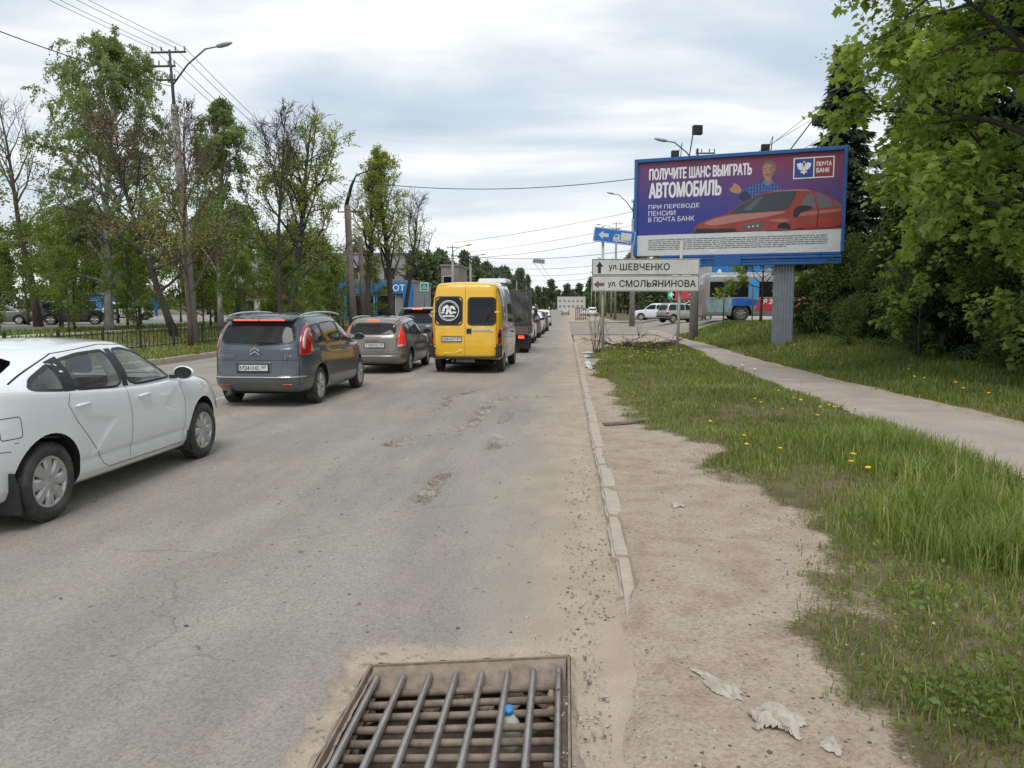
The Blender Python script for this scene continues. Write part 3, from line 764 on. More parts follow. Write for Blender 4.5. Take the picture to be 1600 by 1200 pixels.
def loft(prof, zb, zt, nr, nf, N, crown=0.02, disp=None, topf=(0.93, 0.8, 0.6, 0.35, 0.0), mi=0):
    """prof rows (t, half width, y rear, y front); closed body, mirrored in x"""
    rings = []
    for t, w, yr, yf in prof:
        x, y = outline(w, yr, yf, nr, nf, N)
        z = zb(y) + (zt(y) - zb(y)) * t
        if disp is not None: x = x - disp(y, z) * (x > 0.6 * w)
        rings.append((x, y, z))
    x1, y1, z1 = rings[-1]; w1 = max(prof[-1][1], 1e-6)
    for f in topf: rings.append((x1 * f, y1, z1 + crown * (1 - (x1 * f / w1) ** 2) - crown * (1 - (x1 / w1) ** 2)))
    x0, y0, z0 = rings[0]
    rings = [(x0 * f, y0, z0) for f in (0.0, 0.5)] + rings
    bm = bmesh.new(); gridv = []
    for x, y, z in rings:
        row = [bm.verts.new((a, b, c)) for a, b, c in zip(x, y, z)]
        row2 = [bm.verts.new((-a, b, c)) for a, b, c in zip(x, y, z)]
        gridv.append((row, row2))
    for (r0, q0), (r1, q1) in zip(gridv[:-1], gridv[1:]):
        for i in range(N):
            for fv in ((r0[i], r0[i + 1], r1[i + 1], r1[i]), (q0[i + 1], q0[i], q1[i], q1[i + 1])):
                f = bm.faces.new(fv); f.smooth = True; f.material_index = mi
    bmesh.ops.remove_doubles(bm, verts=bm.verts, dist=0.0004)
    bmesh.ops.dissolve_degenerate(bm, dist=0.0002, edges=bm.edges)
    bmesh.ops.recalc_face_normals(bm, faces=bm.faces)
    me = bpy.data.meshes.new('body'); bm.to_mesh(me); bm.free()
    return me
def prism_x(polys, half=2.0, mi=1):
    b = MB()
    for p in polys:
        n = len(p)
        b.add([(-half, y, z) for y, z in p] + [(half, y, z) for y, z in p], [list(range(n)), list(range(n, 2 * n))[::-1]] + [(i, i + n, (i + 1) % n + n, (i + 1) % n) for i in range(n)], mi)
    return b.mesh('cut', [])
def prism_y(poly, y0, y1, mi=1):
    b = MB(); n = len(poly)
    b.add([(x, y0, z) for x, z in poly] + [(x, y1, z) for x, z in poly], [list(range(n)), list(range(n, 2 * n))[::-1]] + [(i, i + n, (i + 1) % n + n, (i + 1) % n) for i in range(n)], mi)
    return b.mesh('cut', [])
def boolean(me, cut, op, mats):
    for q in (me, cut):
        if len(q.materials) == 0:
            for x in mats: q.materials.append(x)
    a = bpy.data.objects.new('a', me); c = bpy.data.objects.new('c', cut)
    COL.objects.link(a); COL.objects.link(c)
    md = a.modifiers.new('b', 'BOOLEAN'); md.operation = op; md.solver = 'EXACT'; md.object = c
    dg = bpy.context.evaluated_depsgraph_get(); dg.update()
    out = bpy.data.meshes.new_from_object(a.evaluated_get(dg))
    bpy.data.objects.remove(a); bpy.data.objects.remove(c)
    return out
def joined(a, c, mats):
    out = bpy.data.meshes.new('body'); bm = bmesh.new(); bm.from_mesh(a); bm.from_mesh(c); bm.to_mesh(out); bm.free()
    for x in mats: out.materials.append(x)
    return out
class Skin:
    """projects flat outlines onto a body: panes, lamps, seams"""
    def __init__(s, me):
        me.calc_loop_triangles()
        s.y0 = min(v.co.y for v in me.vertices); s.y1 = max(v.co.y for v in me.vertices); s.wrap = 0.62
        s.t = BVHTree.FromPolygons([v.co[:] for v in me.vertices], [tuple(t.vertices) for t in me.loop_triangles])
    def hit(s, view, a, b):
        o, d = {'R': ((5, a, b), (-1, 0, 0)), 'L': ((-5, a, b), (1, 0, 0)), 'B': ((a, -9, b), (0, 1, 0)), 'F': ((a, 9, b), (0, -1, 0)), 'T': ((a, b, 6), (0, 0, -1))}[view]
        o = Vector(o); d = Vector(d)
        p, n, _, _ = s.t.ray_cast(o, d)
        if view in 'BF':                       # keep corner pieces on the corner
            k = 0
            while (p is None or (p.y - s.y0 if view == 'B' else s.y1 - p.y) > s.wrap) and k < 40:
                o.x *= 0.985; k += 1; p, n, _, _ = s.t.ray_cast(o, d)
        if p is None:
            q = o + d * (5 if view in 'RL' else 9 if view in 'BF' else 5)
            p, n, _, _ = s.t.find_nearest(q)
        if n.dot(d) > 0: n = -n
        return p, n
    def patch(s, name, view, poly, mat, parent, d=0.003, step=0.05, wall=0.0, smooth=True):
        bm = bmesh.new()
        bm.faces.new([bm.verts.new((x, y, 0)) for x, y in poly])
        xs = [p[0] for p in poly]; ys = [p[1] for p in poly]
        for ax, lo, hi in ((0, min(xs), max(xs)), (1, min(ys), max(ys))):
            q = lo + step
            while q < hi - step * 0.3:
                co = [0, 0, 0]; co[ax] = q; no = [0, 0, 0]; no[ax] = 1
                bmesh.ops.bisect_plane(bm, geom=bm.verts[:] + bm.edges[:] + bm.faces[:], plane_co=co, plane_no=no)
                q += step
        bound = [e for e in bm.edges if e.is_boundary]
        base = {}
        for v in bm.verts:
            p, n = s.hit(view, v.co.x, v.co.y)
            base[v] = (p, n); v.co = p + n * d
        if wall:
            low = {}
            for e in bound:
                q = []
                for v in e.verts:
                    if v not in low: low[v] = bm.verts.new(base[v][0] - base[v][1] * wall)
                    q.append(low[v])
                bm.faces.new((e.verts[0], e.verts[1], q[1], q[0]))
        for f in bm.faces: f.smooth = smooth
        bmesh.ops.recalc_face_normals(bm, faces=bm.faces)
        # face outwards
        f = max(bm.faces, key=lambda q: q.calc_area()); vv = next(v for v in f.verts)
        if vv in base and f.normal.dot(base[vv][1]) < 0: bmesh.ops.reverse_faces(bm, faces=bm.faces)
        me = bpy.data.meshes.new(name); bm.to_mesh(me); bm.free(); me.materials.append(mat)
        return link(name, me, parent)
    def strip(s, name, view, pts, w, mat, parent, d=0.0015, closed=False, step=0.04):
        P = [np.array(p, float) for p in pts]
        if closed: P.append(P[0])
        Q = []
        for a, b in zip(P[:-1], P[1:]):
            n = max(1, int(np.linalg.norm(b - a) / step))
            Q += [a + (b - a) * i / n for i in range(n)]
        if not closed: Q.append(P[-1])
        n = len(Q); vs = []
        for i in range(n):
            a = Q[(i - 1) % n] if closed or i > 0 else Q[i]; b = Q[(i + 1) % n] if closed or i < n - 1 else Q[i]
            t = b - a; t = t / (np.linalg.norm(t) + 1e-9); nn = np.array((-t[1], t[0])) * w / 2
            for q in (Q[i] + nn, Q[i] - nn):
                p, no = s.hit(view, *q); vs.append(p + no * d)
        fs = [(2 * i, 2 * i + 1, (2 * i + 3) % (2 * n), (2 * i + 2) % (2 * n)) for i in range(n if closed else n - 1)]
        b = MB(); b.add(vs, fs, 0, True)
        return link(name, b.mesh(name, mat), parent)
def mirror(p): return [(-a, b) for a, b in p][::-1]

WHEELS = {}
def wheel_meshes(style, r, tw, n, rimk):
    key = (style, r, tw, n, rimk)
    if key in WHEELS: return WHEELS[key]
    M = Matrix.Rotation(math.pi / 2, 4, 'Y')
    rr = r * rimk; h = tw / 2
    t = MB().lathe([(rr, h * .75), (rr + .012, h * .97), (rr + (r - rr) * .45, h * 1.03), (r - .028, h * .96), (r - .008, h * .80), (r, h * .5), (r, 0), (r, -h * .5), (r - .008, -h * .8), (r - .03, -h), (rr, -h * .8)], 44, M)
    for k in range(44):          # tread blocks
        a = 2 * math.pi * k / 44
        for sx in (-.55, 0.0, .55):
            c = Vector((sx * h, (r + .001) * math.cos(a), (r + .001) * math.sin(a)))
            t.box(c, (h * .42, 0.030 * r / .32, .008), rx=a - math.pi / 2)
    g = MB()
    g.lathe([(rr + .006, h * .80), (rr - .004, h * .95), (rr - .022, h * .80), (rr - .03, h * .45), (rr - .03, -h * .7)], 40, M, 0)
    g.lathe([(rr - .028, h * .20), (0.001, h * .22)], 30, M, 1)                       # dark behind the spokes
    g.lathe([(.001, h * .86), (.035, h * .86), (.06, h * .80), (.068, h * .5)], 24, M, 0)
    for k in range(n):
        a0 = 2 * math.pi * k / n
        for da, wi, wo in (((-.5, .03, .034), (.5, .03, .034)) if style == 'double' else ((0, .034, .058),)):
            vs = []
            for rad, w, hh in ((.045, wi, h * .80), (rr * .55, (wi + wo) / 2, h * .88), (rr - .01, wo, h * .80)):
                a = a0 + da * 0.42 * (rad / rr)
                dirv = Vector((0, math.cos(a), math.sin(a))); tv = Vector((0, -math.sin(a), math.cos(a)))
                for sgn, dz in ((-1, -.012), (-.55, 0.004), (.55, 0.004), (1, -.012)):
                    vs.append(dirv * rad + tv * (sgn * w) + Vector((hh + dz, 0, 0)))
                vs.append(dirv * rad + tv * w + Vector((hh - .05, 0, 0))); vs.append(dirv * rad - tv * w + Vector((hh - .05, 0, 0)))
            fs = []
            for i in range(2):
                o = i * 6
                for q in range(6): fs.append((o + q, o + (q + 1) % 6, o + 6 + (q + 1) % 6, o + 6 + q))
            g.add(vs, fs, 0)
    WHEELS[key] = (t.mesh('tyre', M_('tyre_rubber')), g.mesh('rim', [M_('alloy' if style != 'steel' else 'dull_alloy'), M_('arch_black')]))
    return WHEELS[key]
def add_wheel(car, x, y, r, tw, style='single', n=7, rimk=0.64, steer=0.0):
    ty, ri = wheel_meshes(style, r, tw, n, rimk)
    w = empty('wheel', (x, y, r - 0.006), (0 if x > 0 else math.pi) + steer, car)
    w.rotation_euler = (0, 0, (0 if x > 0 else math.pi) + steer)
    link('tyre', ty, w); link('rim', ri, w)
    return w
def seat(car, x, y, z, head=True, w=0.5):
    b = MB()
    b.box((x, y + .05, z - .12), (w, .5, .2)); b.box((x, y - .22, z + .16), (w * .95, .16, .62), rx=-.22, taper=.86)
    if head: b.box((x, y - .33, z + .60), (w * .52, .11, .20), taper=.85)
    return b.build('seat', M_('seat_cloth'), car, bevel=.05, seg=3)
def plate(car, view_y, x, z, text, facing=-1, tilt=0.0, w=0.52, h=0.112):
    M = plane_matrix((x - w / 2 * 1, view_y, z - h / 2), (1, 0, 0), (0, math.sin(tilt), math.cos(tilt)))
    p = flat('number_plate', rrect(0, 0, w, h, .008), M, M_('plate_white'), car, .006)
    p['label'] = 'number plate reading ' + text
    fr = MB()
    for x0, y0, x1, y1 in ((-.012, -.012, w + .012, 0.003), (-.012, h - .003, w + .012, h + .012), (-.012, 0.003, .003, h - .003), (w - .003, 0.003, w + .012, h - .003)):
        fr.prism([(x0, y0), (x1, y0), (x1, y1), (x0, y1)], M, .009)
    fr.build('plate_frame', M_('black_trim'), p)
    body, reg = text.rsplit(' ', 1)
    text_obj('plate_lettering', body, w * .66, h * .62, M @ Matrix.Translation((w * .04, h * .17, .0065)), M_('plate_ink'), p, bold=.01)
    text_obj('plate_lettering', reg, w * .15, h * .45, M @ Matrix.Translation((w * .79, h * .38, .0065)), M_('plate_ink'), p, bold=.01)
    flat('plate_divider', [(w * .745, h * .08), (w * .752, h * .08), (w * .752, h * .92), (w * .745, h * .92)], M, M_('plate_ink'), p, .001, .0065)
    return p
def mirror_part(car, sk, x, y, z, mat, sgn):
    b = MB(); bm = bmesh.new(); bmesh.ops.create_uvsphere(bm, u_segments=18, v_segments=12, radius=1.0)
    vs = []
    for v in bm.verts:
        c = v.co; k = 0.35 if c.y < -0.15 else 1.0
        vs.append((sgn * (x + .11 + .115 * c.x), y + .075 * max(c.y, -.25), z + .075 * c.z * (1 - .12 * c.x)))
    b.add(vs, [[v.index for v in f.verts] for f in bm.faces], 0, True); bm.free()
    b.box((sgn * (x + .0), y + .0, z - .045), (.09, .05, .035), 1)
    o = b.build('wing_mirror', [mat, M_('black_trim')], car)
    g = MB(); g.lathe([(.001, 0), (.9, 0), (1, .04)], 20, Matrix.Translation((sgn * (x + .11), y - .021, z)) @ Matrix.Rotation(math.pi / 2, 4, 'X') @ Matrix.Diagonal((.10, .064, .05, 1)))
    g.build('mirror_glass', M_('black_trim'), o)
    return o
def handle(car, sk, y, z, mat, sgn):
    p, n = sk.hit('R' if sgn > 0 else 'L', y, z)
    b = MB(); b.tube([p + n * .002 + Vector((0, -.095, 0)), p + n * .028 + Vector((0, -.075, 0.002)), p + n * .034 + Vector((0, 0, .004)), p + n * .028 + Vector((0, .075, 0.002)), p + n * .002 + Vector((0, .095, 0))], [.010, .014, .015, .014, .010], 8)
    for v in range(len(b.v)): pass
    return b.build('door_handle', mat, car)

def make_car(name, label, sp, loc, rz=0.0, group=None, cat='car', hollow=False, N=120, detail=1):
    car = empty(name, loc, rz); tag(car, label, cat, group)
    paintm = sp['paint']; mats = [paintm, M_(sp.get('cabin', 'cabin_dark')), sp.get('paint2', paintm), M_('arch_black')]
    zb, zt = smooth_curve(sp['zb']), smooth_curve(sp['zt'], sp.get('ztsig', .06))
    W = sp['W']
    prof = sp['prof']
    if 'dense' in sp:
        P0 = np.array(prof); tt = np.unique(np.r_[np.linspace(0, 1, sp['dense']), P0[:, 0]]); prof = [(t,) + tuple(np.interp(t, P0[:, 0], P0[:, k]) for k in (1, 2, 3)) for t in tt]
    lo = loft([(t, w * W, a, b) for t, w, a, b in prof], zb, zt, sp.get('nr', 5), sp.get('nf', 4.5), N, sp.get('crown', .03), sp.get('disp'))
    G = sp['gh']; zr = smooth_curve(G['zr'], .12); z0 = lambda y: zt(y) - 0.04
    def gprof(inset=0.0):
        (wa, ya, fa), (wb, yb, fb) = G['base'], G['top']
        rows = []
        for t, rd in ((0, 0), (.12, 0), (.3, -.004), (.5, -.006), (.7, -.004), (.84, .0), (.91, .008), (.955, .024), (.985, .055), (1.0, .10)):
            bow = G.get('bow', .02) * math.sin(math.pi * min(t, 1))
            rows.append((t, wa * W + (wb - wa) * W * t ** G.get('pw', 1.15) + bow - rd - inset, ya + (yb - ya) * t ** G.get('pr', 1.0) + rd * .8 + inset, fa + (fb - fa) * t ** G.get('pf', 1.0) - rd * .8 - inset))
        return rows
    up = loft(gprof(), z0, zr, G.get('nr', 5), G.get('nf', 4), N, G.get('crown', .035))
    body = boolean(lo, up, 'UNION', mats) if hollow else joined(lo, up, mats)
    sk = Skin(body); sk.wrap = sp.get('wrap', .45)
    sides = sp['windows']; arch = sp.get('arch', sp['r'] + .055)
    if hollow:
        zc = lambda y: zt(y) - 0.42
        cav = loft([(t, w, a, b) for t, w, a, b in gprof(.05)], zc, lambda y: zr(y) - .045, G.get('nr', 5), G.get('nf', 4), 60, .02, mi=1)
        body = boolean(body, cav, 'DIFFERENCE', mats)
        body = boolean(body, prism_x([chaikin(p, 2, .12) for p in sides]), 'DIFFERENCE', mats)
        ym = 0.0
        body = boolean(body, prism_y(chaikin(sp['rear_glass'], 2, .15), -4, sp.get('rgd', -1.6)), 'DIFFERENCE', mats)
        body = boolean(body, prism_y(chaikin(sp['windscreen'], 2, .12), ym + .1, 4), 'DIFFERENCE', mats)
    b = MB()
    for yc in sp['axles']:
        for sx in (-1, 1):
            M = Matrix.Translation((sx * (W - .34), yc, sp['r'] + .012)) @ Matrix.Rotation(sx * math.pi / 2, 4, 'Y')
            vs = []; n = 40
            ring0 = [M @ Vector((arch * math.cos(2 * math.pi * k / n), arch * math.sin(2 * math.pi * k / n), 0)) for k in range(n)]
            ring1 = [M @ Vector((arch * math.cos(2 * math.pi * k / n), arch * math.sin(2 * math.pi * k / n), .6)) for k in range(n)]
            b.add(ring0 + ring1, [list(range(n))[::-1], list(range(n, 2 * n))] + [(k, (k + 1) % n, (k + 1) % n + n, k + n) for k in range(n)], 3)
    if hollow: body = boolean(body, b.mesh('cut', []), 'DIFFERENCE', mats)
    else: body = joined(boolean(lo, b.mesh('cut', []), 'DIFFERENCE', mats), up, mats)
    if 'recolor' in sp:
        for f in body.polygons:
            if f.material_index == 0 and sp['recolor'](f.center): f.material_index = 2
    try:
        body.set_sharp_from_angle(angle=R(38))
    except Exception: pass
    bo = link('body', body, car)
    gm = M_(sp.get('glass', 'tinted_pane')) if hollow else M_('opaque_glass')
    gms = M_(sp.get('side_glass', sp.get('glass', 'tinted_pane'))) if hollow else M_('opaque_glass')
    d = -0.002 if hollow else 0.004
    for v in ('R', 'L'):
        for p in sides: sk.patch('side_window', v, chaikin(p, 2, .12), gms, car, d)
        if detail:
            for p in sides: sk.strip('window_trim', v, chaikin(p, 2, .12), .022, M_('black_trim'), car, .003, closed=True)
            for p in sp.get('pillars', ()): sk.patch('pillar_trim', v, p, M_('black_trim'), car, .0025)
            for p in sp.get('seams', ()): sk.strip('panel_gap', v, p, .0055, M_('arch_black'), car, .0016)
            for y, z in sp.get('handles', ()): handle(car, sk, y, z, sp.get('handle_mat', paintm), 1 if v == 'R' else -1)
        for (p, mt) in sp.get('side_patches', ()): sk.patch('side_panel', v, p, mt, car, .005)
    sk.patch('rear_window', 'B', chaikin(sp['rear_glass'], 2, .15), gm, car, d)
    sk.patch('windscreen', 'F', chaikin(sp['windscreen'], 2, .12), (M_('light_pane') if sp.get('cabin') else M_('tinted_pane')) if hollow else gm, car, d)
    if detail:
        sk.strip('window_trim', 'B', chaikin(sp['rear_glass'], 2, .15), .026, M_('black_trim'), car, .003, closed=True)
        for p in sp.get('rear_seams', ()): sk.strip('panel_gap', 'B', p, .008, M_('arch_black'), car, .0016)
    for nm, view, poly, mt, dd in sp.get('lamps', ()):
        for q in ((poly, mirror(poly)) if view in 'BFT' else (poly,)):
            for vw in ((view,) if view in 'BFT' else ('R', 'L')):
                sk.patch(nm, vw, chaikin(q, 1, .2), M_(mt), car, dd, .04, wall=.004)
    for nm, view, poly, mt, dd in sp.get('rear_parts', ()): sk.patch(nm, view, poly, M_(mt) if isinstance(mt, str) else mt, car, dd, .06, wall=.003)
    for sx in (-1, 1):
        for i, yc in enumerate(sp['axles']):
            add_wheel(car, sx * (W - sp.get('tw', .2) / 2 - .035), yc, sp['r'], sp.get('tw', .2), *sp.get('wheel', ('single', 7, .64)))
        if detail and 'mirror' in sp: mirror_part(car, sk, *sp['mirror'], sp.get('mirror_mat', paintm), sx)
    if hollow:
        for x in (-.38, .38): seat(car, x, sp['seat_y'], sp['seat_z'])
        b = MB(); b.box((0, sp['seat_y'] - 1.0, sp['seat_z'] + .14), (1.2, .16, .62), rx=-.25)
        for x in (-.38, .38): b.box((x, sp['seat_y'] - 1.12, sp['seat_z'] + .55), (.26, .1, .17), taper=.85)
        b.build('rear_bench', M_('seat_cloth'), car, bevel=.04, seg=3)
        b = MB(); b.box((0, sp['dash_y'], sp['seat_z'] + .16), (1.35, .45, .22)); b.build('dashboard', M_('cabin_dark'), car, bevel=.05, seg=3)
        b = MB(); Mw = Matrix.Translation((-.38, sp['dash_y'] - .33, sp['seat_z'] + .26)) @ Matrix.Rotation(R(66), 4, 'X')
        b.tube([Mw @ Vector((.18 * math.cos(a), .18 * math.sin(a), 0)) for a in np.linspace(0, 2 * math.pi, 21)], .015, 6, cap=False); b.build('steering_wheel', M_('black_trim'), car)
    # underside pan
    b = MB(); b.box((0, (sp['axles'][0] + sp['axles'][1]) / 2, .25), (W * 1.25, sp['axles'][1] - sp['axles'][0] + .9, .10)); b.build('underbody', M_('arch_black'), car)
    return car, sk

# ---------------------------------------------------------------- white sedan in the foreground
paint('white_paint', (0.74, 0.76, 0.77), 0.0, 0.3, .14)
def vesta_disp(y, z):
    out = np.zeros_like(y)
    def wedge(ax, az, d1, d2, k, reach):
        u = np.stack([y - ax, z - az], 0)
        c = lambda d: d[0] * u[1] - d[1] * u[0]
        a1, a2 = c(d1), -c(d2)
        ins = np.minimum(a1 * .6, a2)
        r = np.hypot(u[0], u[1])
        return k * sm(-.016, .024, ins) * (1 - sm(reach * .25, reach, r))
    # chevron stampings on the rear door and front door
    out = out + wedge(-.46, .715, (-1.0, .20), (-.78, -.62), .017, .66)
    out = out + wedge(.42, .715, (.93, -.34), (.86, .50), .014, .44)
    out = out + .012 * np.exp(-((z - .40) / .03) ** 2) * sm(-1.0, -.9, y) * (1 - sm(.9, 1.0, y))
    return out
sedan_spec = dict(paint=M_('white_paint'), W=.885, r=.322, tw=.195, axles=(-1.35, 1.35), arch=.385, disp=vesta_disp,
    zb=[(-2.3, .33), (-2.0, .22), (-1, .19), (1, .18), (2, .2), (2.3, .26)],
    zt=[(-2.24, 1.05), (-2.05, 1.105), (-1.7, 1.11), (-1.2, 1.065), (-.4, 1.0), (.5, .965), (1.0, .965), (1.35, .955), (1.8, .875), (2.1, .78), (2.27, .66)],
    prof=[(0, .84, -2.10, 2.14), (.05, .915, -2.17, 2.2), (.12, .95, -2.21, 2.24), (.2, .962, -2.23, 2.26), (.26, .972, -2.235, 2.265), (.32, .983, -2.24, 2.27), (.4, .992, -2.24, 2.27), (.47, .998, -2.235, 2.265), (.54, 1.0, -2.23, 2.26), (.61, 1.0, -2.215, 2.25), (.68, .998, -2.2, 2.235), (.75, .993, -2.185, 2.21), (.82, .985, -2.17, 2.18), (.88, .975, -2.16, 2.15), (.93, .965, -2.15, 2.12), (.965, .954, -2.14, 2.09), (.985, .943, -2.13, 2.06), (1.0, .925, -2.11, 2.03)],
    nr=5, nf=4, gh=dict(base=(.945, -1.93, 1.28), top=(.70, -1.02, .30), zr=[(-1.9, 1.31), (-1.1, 1.385), (-.4, 1.435), (.3, 1.41), (1.0, 1.35)], nr=5, nf=4, pw=1.25, bow=.025),
    windows=[[(.93, 1.004), (-.13, 0.995), (-.17, 1.342), (.02, 1.350), (.34, 1.285)], [(-.25, 0.998), (-.99, 1.039), (-.99, 1.290), (-.7, 1.333), (-.285, 1.348)], [(-1.06, 1.043), (-1.47, 1.087), (-1.38, 1.156), (-1.06, 1.275)]],
    pillars=[[(-.145, 0.995), (-.235, 0.995), (-.275, 1.355), (-.18, 1.355)], [(-.95, 1.03), (-1.10, 1.035), (-1.10, 1.285), (-.95, 1.325)]],
    seams=[[(-.2, 0.985), (-.185, 0.700), (-.2, 0.360), (-.19, 0.270)], [(.80, 0.955), (.86, 0.750), (.86, 0.450), (.82, 0.270)], [(-1.05, 1.017), (-1.10, 0.920), (-1.02, 0.780), (-.78, 0.520), (-.62, 0.320), (-.52, 0.275), (-.2, 0.275), (.5, 0.268), (.82, 0.270)],
           [(1.12, 1.026), (.30, 1.372), (-.3, 1.400), (-.95, 1.350), (-1.55, 1.138)], [(-1.72, 0.700), (-1.68, 0.700)], [(1.3, 0.950), (1.75, 0.865), (2.05, 0.770)], [(-1.75, 0.640), (-2.0, 0.660), (-2.17, 0.700)]],
    handles=[(-.92, .90), (.06, .875)], mirror=(.80, .80, 1.04), mirror_mat=M_('white_paint'), wheel=('single', 8, .66),
    rear_glass=[(-.56, 1.125), (.56, 1.125), (.45, 1.325), (-.45, 1.325)], windscreen=[(-.62, 1.04), (.62, 1.04), (.50, 1.345), (-.50, 1.345)], dense=60, rgd=-.7, wrap=.3,
    glass='rear_pane', side_glass='light_pane', cabin='cabin_light', seat_y=.12, seat_z=.62, dash_y=.95,
    lamps=[('tail_lamp', 'B', [(.60, .93), (.86, .93), (.87, 1.03), (.62, 1.04)], 'lamp_red', .006), ('headlamp', 'F', [(.45, .66), (.80, .68), (.82, .80), (.5, .76)], 'lamp_clear', .006)])
sedan, sk = make_car('sedan', 'white sedan with silver wheel covers cut off by the left edge', sedan_spec, (-5.08, 7.30, 0), 0.0, hollow=True, N=230)
# fuel flap, mud flaps, dark wing mirror caps as on the car
fl = rrect(-1.83, .735, -1.64, .90, .025)
sk.strip('fuel_flap_gap', 'R', fl, .006, M_('arch_black'), sedan, .0016, closed=True)
for sx in (-1, 1):
    b = MB(); b.prism([(-.12, 0), (.12, 0), (.125, .22), (.1, .34), (-.12, .34)], plane_matrix((sx * .74, -1.72, .135), (1, 0, 0), (0, -.12, 1)), .012); b.build('mud_flap', M_('black_trim'), sedan)
    b = MB(); b.prism([(-.10, 0), (.10, 0), (.11, .22), (-.1, .24)], plane_matrix((sx * .76, .93, .16), (1, 0, 0), (0, .12, 1)), .012); b.build('mud_flap', M_('black_trim'), sedan)
plate(sedan, -2.25, 0, .78, 'А 000 АА 67') if False else None

# ---------------------------------------------------------------- blue-grey minivan
paint('slate_paint', (0.050, 0.070, 0.095), 0.45, 0.38, .45)
mini_spec = dict(paint=M_('slate_paint'), W=.915, r=.33, tw=.205, axles=(-1.37, 1.37), arch=.392,
    zb=[(-2.3, .33), (-2.0, .25), (-1, .2), (1, .19), (2, .2), (2.35, .28)],
    zt=[(-2.3, 1.03), (-1.8, 1.06), (-.5, 1.03), (.8, 1.0), (1.5, 1.02), (1.9, .93), (2.2, .80), (2.35, .66)], ztsig=.08,
    prof=[(0, .82, -2.12, 2.15), (.05, .92, -2.2, 2.24), (.12, .965, -2.255, 2.29), (.22, .985, -2.285, 2.32), (.30, .992, -2.29, 2.33), (.335, .994, -2.29, 2.33), (.36, .99, -2.255, 2.33), (.5, .998, -2.245, 2.31), (.62, 1.0, -2.235, 2.28), (.75, .995, -2.23, 2.24), (.86, .985, -2.225, 2.18), (.94, .972, -2.22, 2.12), (.98, .96, -2.215, 2.06), (1.0, .945, -2.205, 2.0)],
    nr=6, nf=3.6, gh=dict(base=(.962, -2.215, 1.85), top=(.735, -1.86, .35), zr=[(-2.2, 1.55), (-1.6, 1.60), (-.5, 1.63), (.4, 1.59), (1.2, 1.46)], nr=6, nf=3.5, pw=1.3, bow=.03, pr=1.25, crown=.03),
    windows=[[(1.0, 1.08), (-.05, 1.085), (-.06, 1.475), (.30, 1.455), (.62, 1.34)], [(-.12, 1.085), (-1.08, 1.10), (-1.14, 1.46), (-.13, 1.485)], [(-1.17, 1.105), (-1.86, 1.135), (-1.72, 1.40), (-1.22, 1.455)], [(1.08, 1.07), (1.40, 1.06), (1.14, 1.19)]],
    pillars=[[(-.055, 1.085), (-.115, 1.085), (-.125, 1.49), (-.065, 1.48)], [(-1.09, 1.10), (-1.165, 1.10), (-1.215, 1.46), (-1.145, 1.46)]],
    seams=[[(-.09, 1.07), (-.08, .7), (-.1, .3)], [(1.08, 1.05), (1.12, .8), (1.1, .45), (1.02, .3)], [(-1.15, 1.09), (-1.2, .9), (-1.02, .6), (-.85, .34), (-.7, .29), (1.02, .29)]],
    handles=[(-.95, .93), (.15, .92)], mirror=(.86, 1.0, 1.13), wheel=('double', 6, .70), handle_mat=M_('slate_paint'),
    rear_glass=[(-.67, 1.12), (0, 1.085), (.67, 1.12), (.62, 1.46), (-.62, 1.46)], rgd=-1.8, wrap=.66, windscreen=[(-.66, 1.06), (.66, 1.06), (.56, 1.5), (-.56, 1.5)],
    glass='dark_pane', side_glass='tinted_pane', seat_y=.25, seat_z=.78, dash_y=1.1,
    rear_seams=[[(-.74, .36), (-.74, .80), (-.72, 1.0), (-.70, 1.1)], [(.74, .36), (.74, .80), (.72, 1.0), (.70, 1.1)], [(-.74, .83), (.74, .83)]],
    lamps=[('tail_lamp', 'B', [(.735, .90), (.862, .91), (.862, 1.06), (.835, 1.27), (.785, 1.46), (.725, 1.475), (.715, 1.27), (.73, 1.05)], 'lamp_red', .010), ('lamp_strip', 'B', [(.765, 1.02), (.80, 1.02), (.775, 1.36), (.745, 1.38)], 'lamp_pale', .0125),
           ('bumper_reflector', 'B', [(.46, .375), (.66, .375), (.66, .41), (.46, .41)], 'lamp_red', .006)],
    rear_parts=[('bumper_chrome_strip', 'B', [(-.83, .522), (.83, .522), (.83, .545), (-.83, .545)], 'chrome', .010), ('plate_recess', 'B', [(-.34, .60), (.27, .60), (.29, .80), (-.36, .80)], 'slate_paint', .004)])
mini, sk = make_car('minivan', 'blue-grey minivan with lit brake light waiting behind the beige estate', mini_spec, (-5.40, 15.25, 0), 0.0, hollow=True, N=170)
b = MB()                             # roof spoiler with the third brake light
b.add([(-.62, -1.70, 1.59), (.62, -1.70, 1.59), (.60, -2.02, 1.545), (-.60, -2.02, 1.545), (-.62, -1.70, 1.545), (.62, -1.70, 1.545), (.60, -2.01, 1.50), (-.60, -2.01, 1.50)], [(0, 1, 2, 3), (7, 6, 5, 4), (3, 2, 6, 7), (0, 3, 7, 4), (1, 5, 6, 2), (0, 4, 5, 1)])
b.build('roof_spoiler', M_('slate_paint'), mini, bevel=.012)
b = MB(); b.box((-.235, -2.02, 1.524), (.44, .016, .024)); b.box((.235, -2.02, 1.524), (.44, .016, .024)); b.build('brake_light', M_('brake_glow'), mini)
for sx in (-1, 1):
    b = MB(); ys = np.linspace(-1.75, .55, 12)
    b.tube([(sx * .655, y, 1.595 + .062 * (1 - ((y + .6) / 1.2) ** 4) - .012 * abs(y + .6)) for y in ys], .019, 8); b.build('roof_rail', M_('silver_rail'), mini)
plate(mini, -2.262, -.03, .70, 'М241НЕ 67')
b = MB()
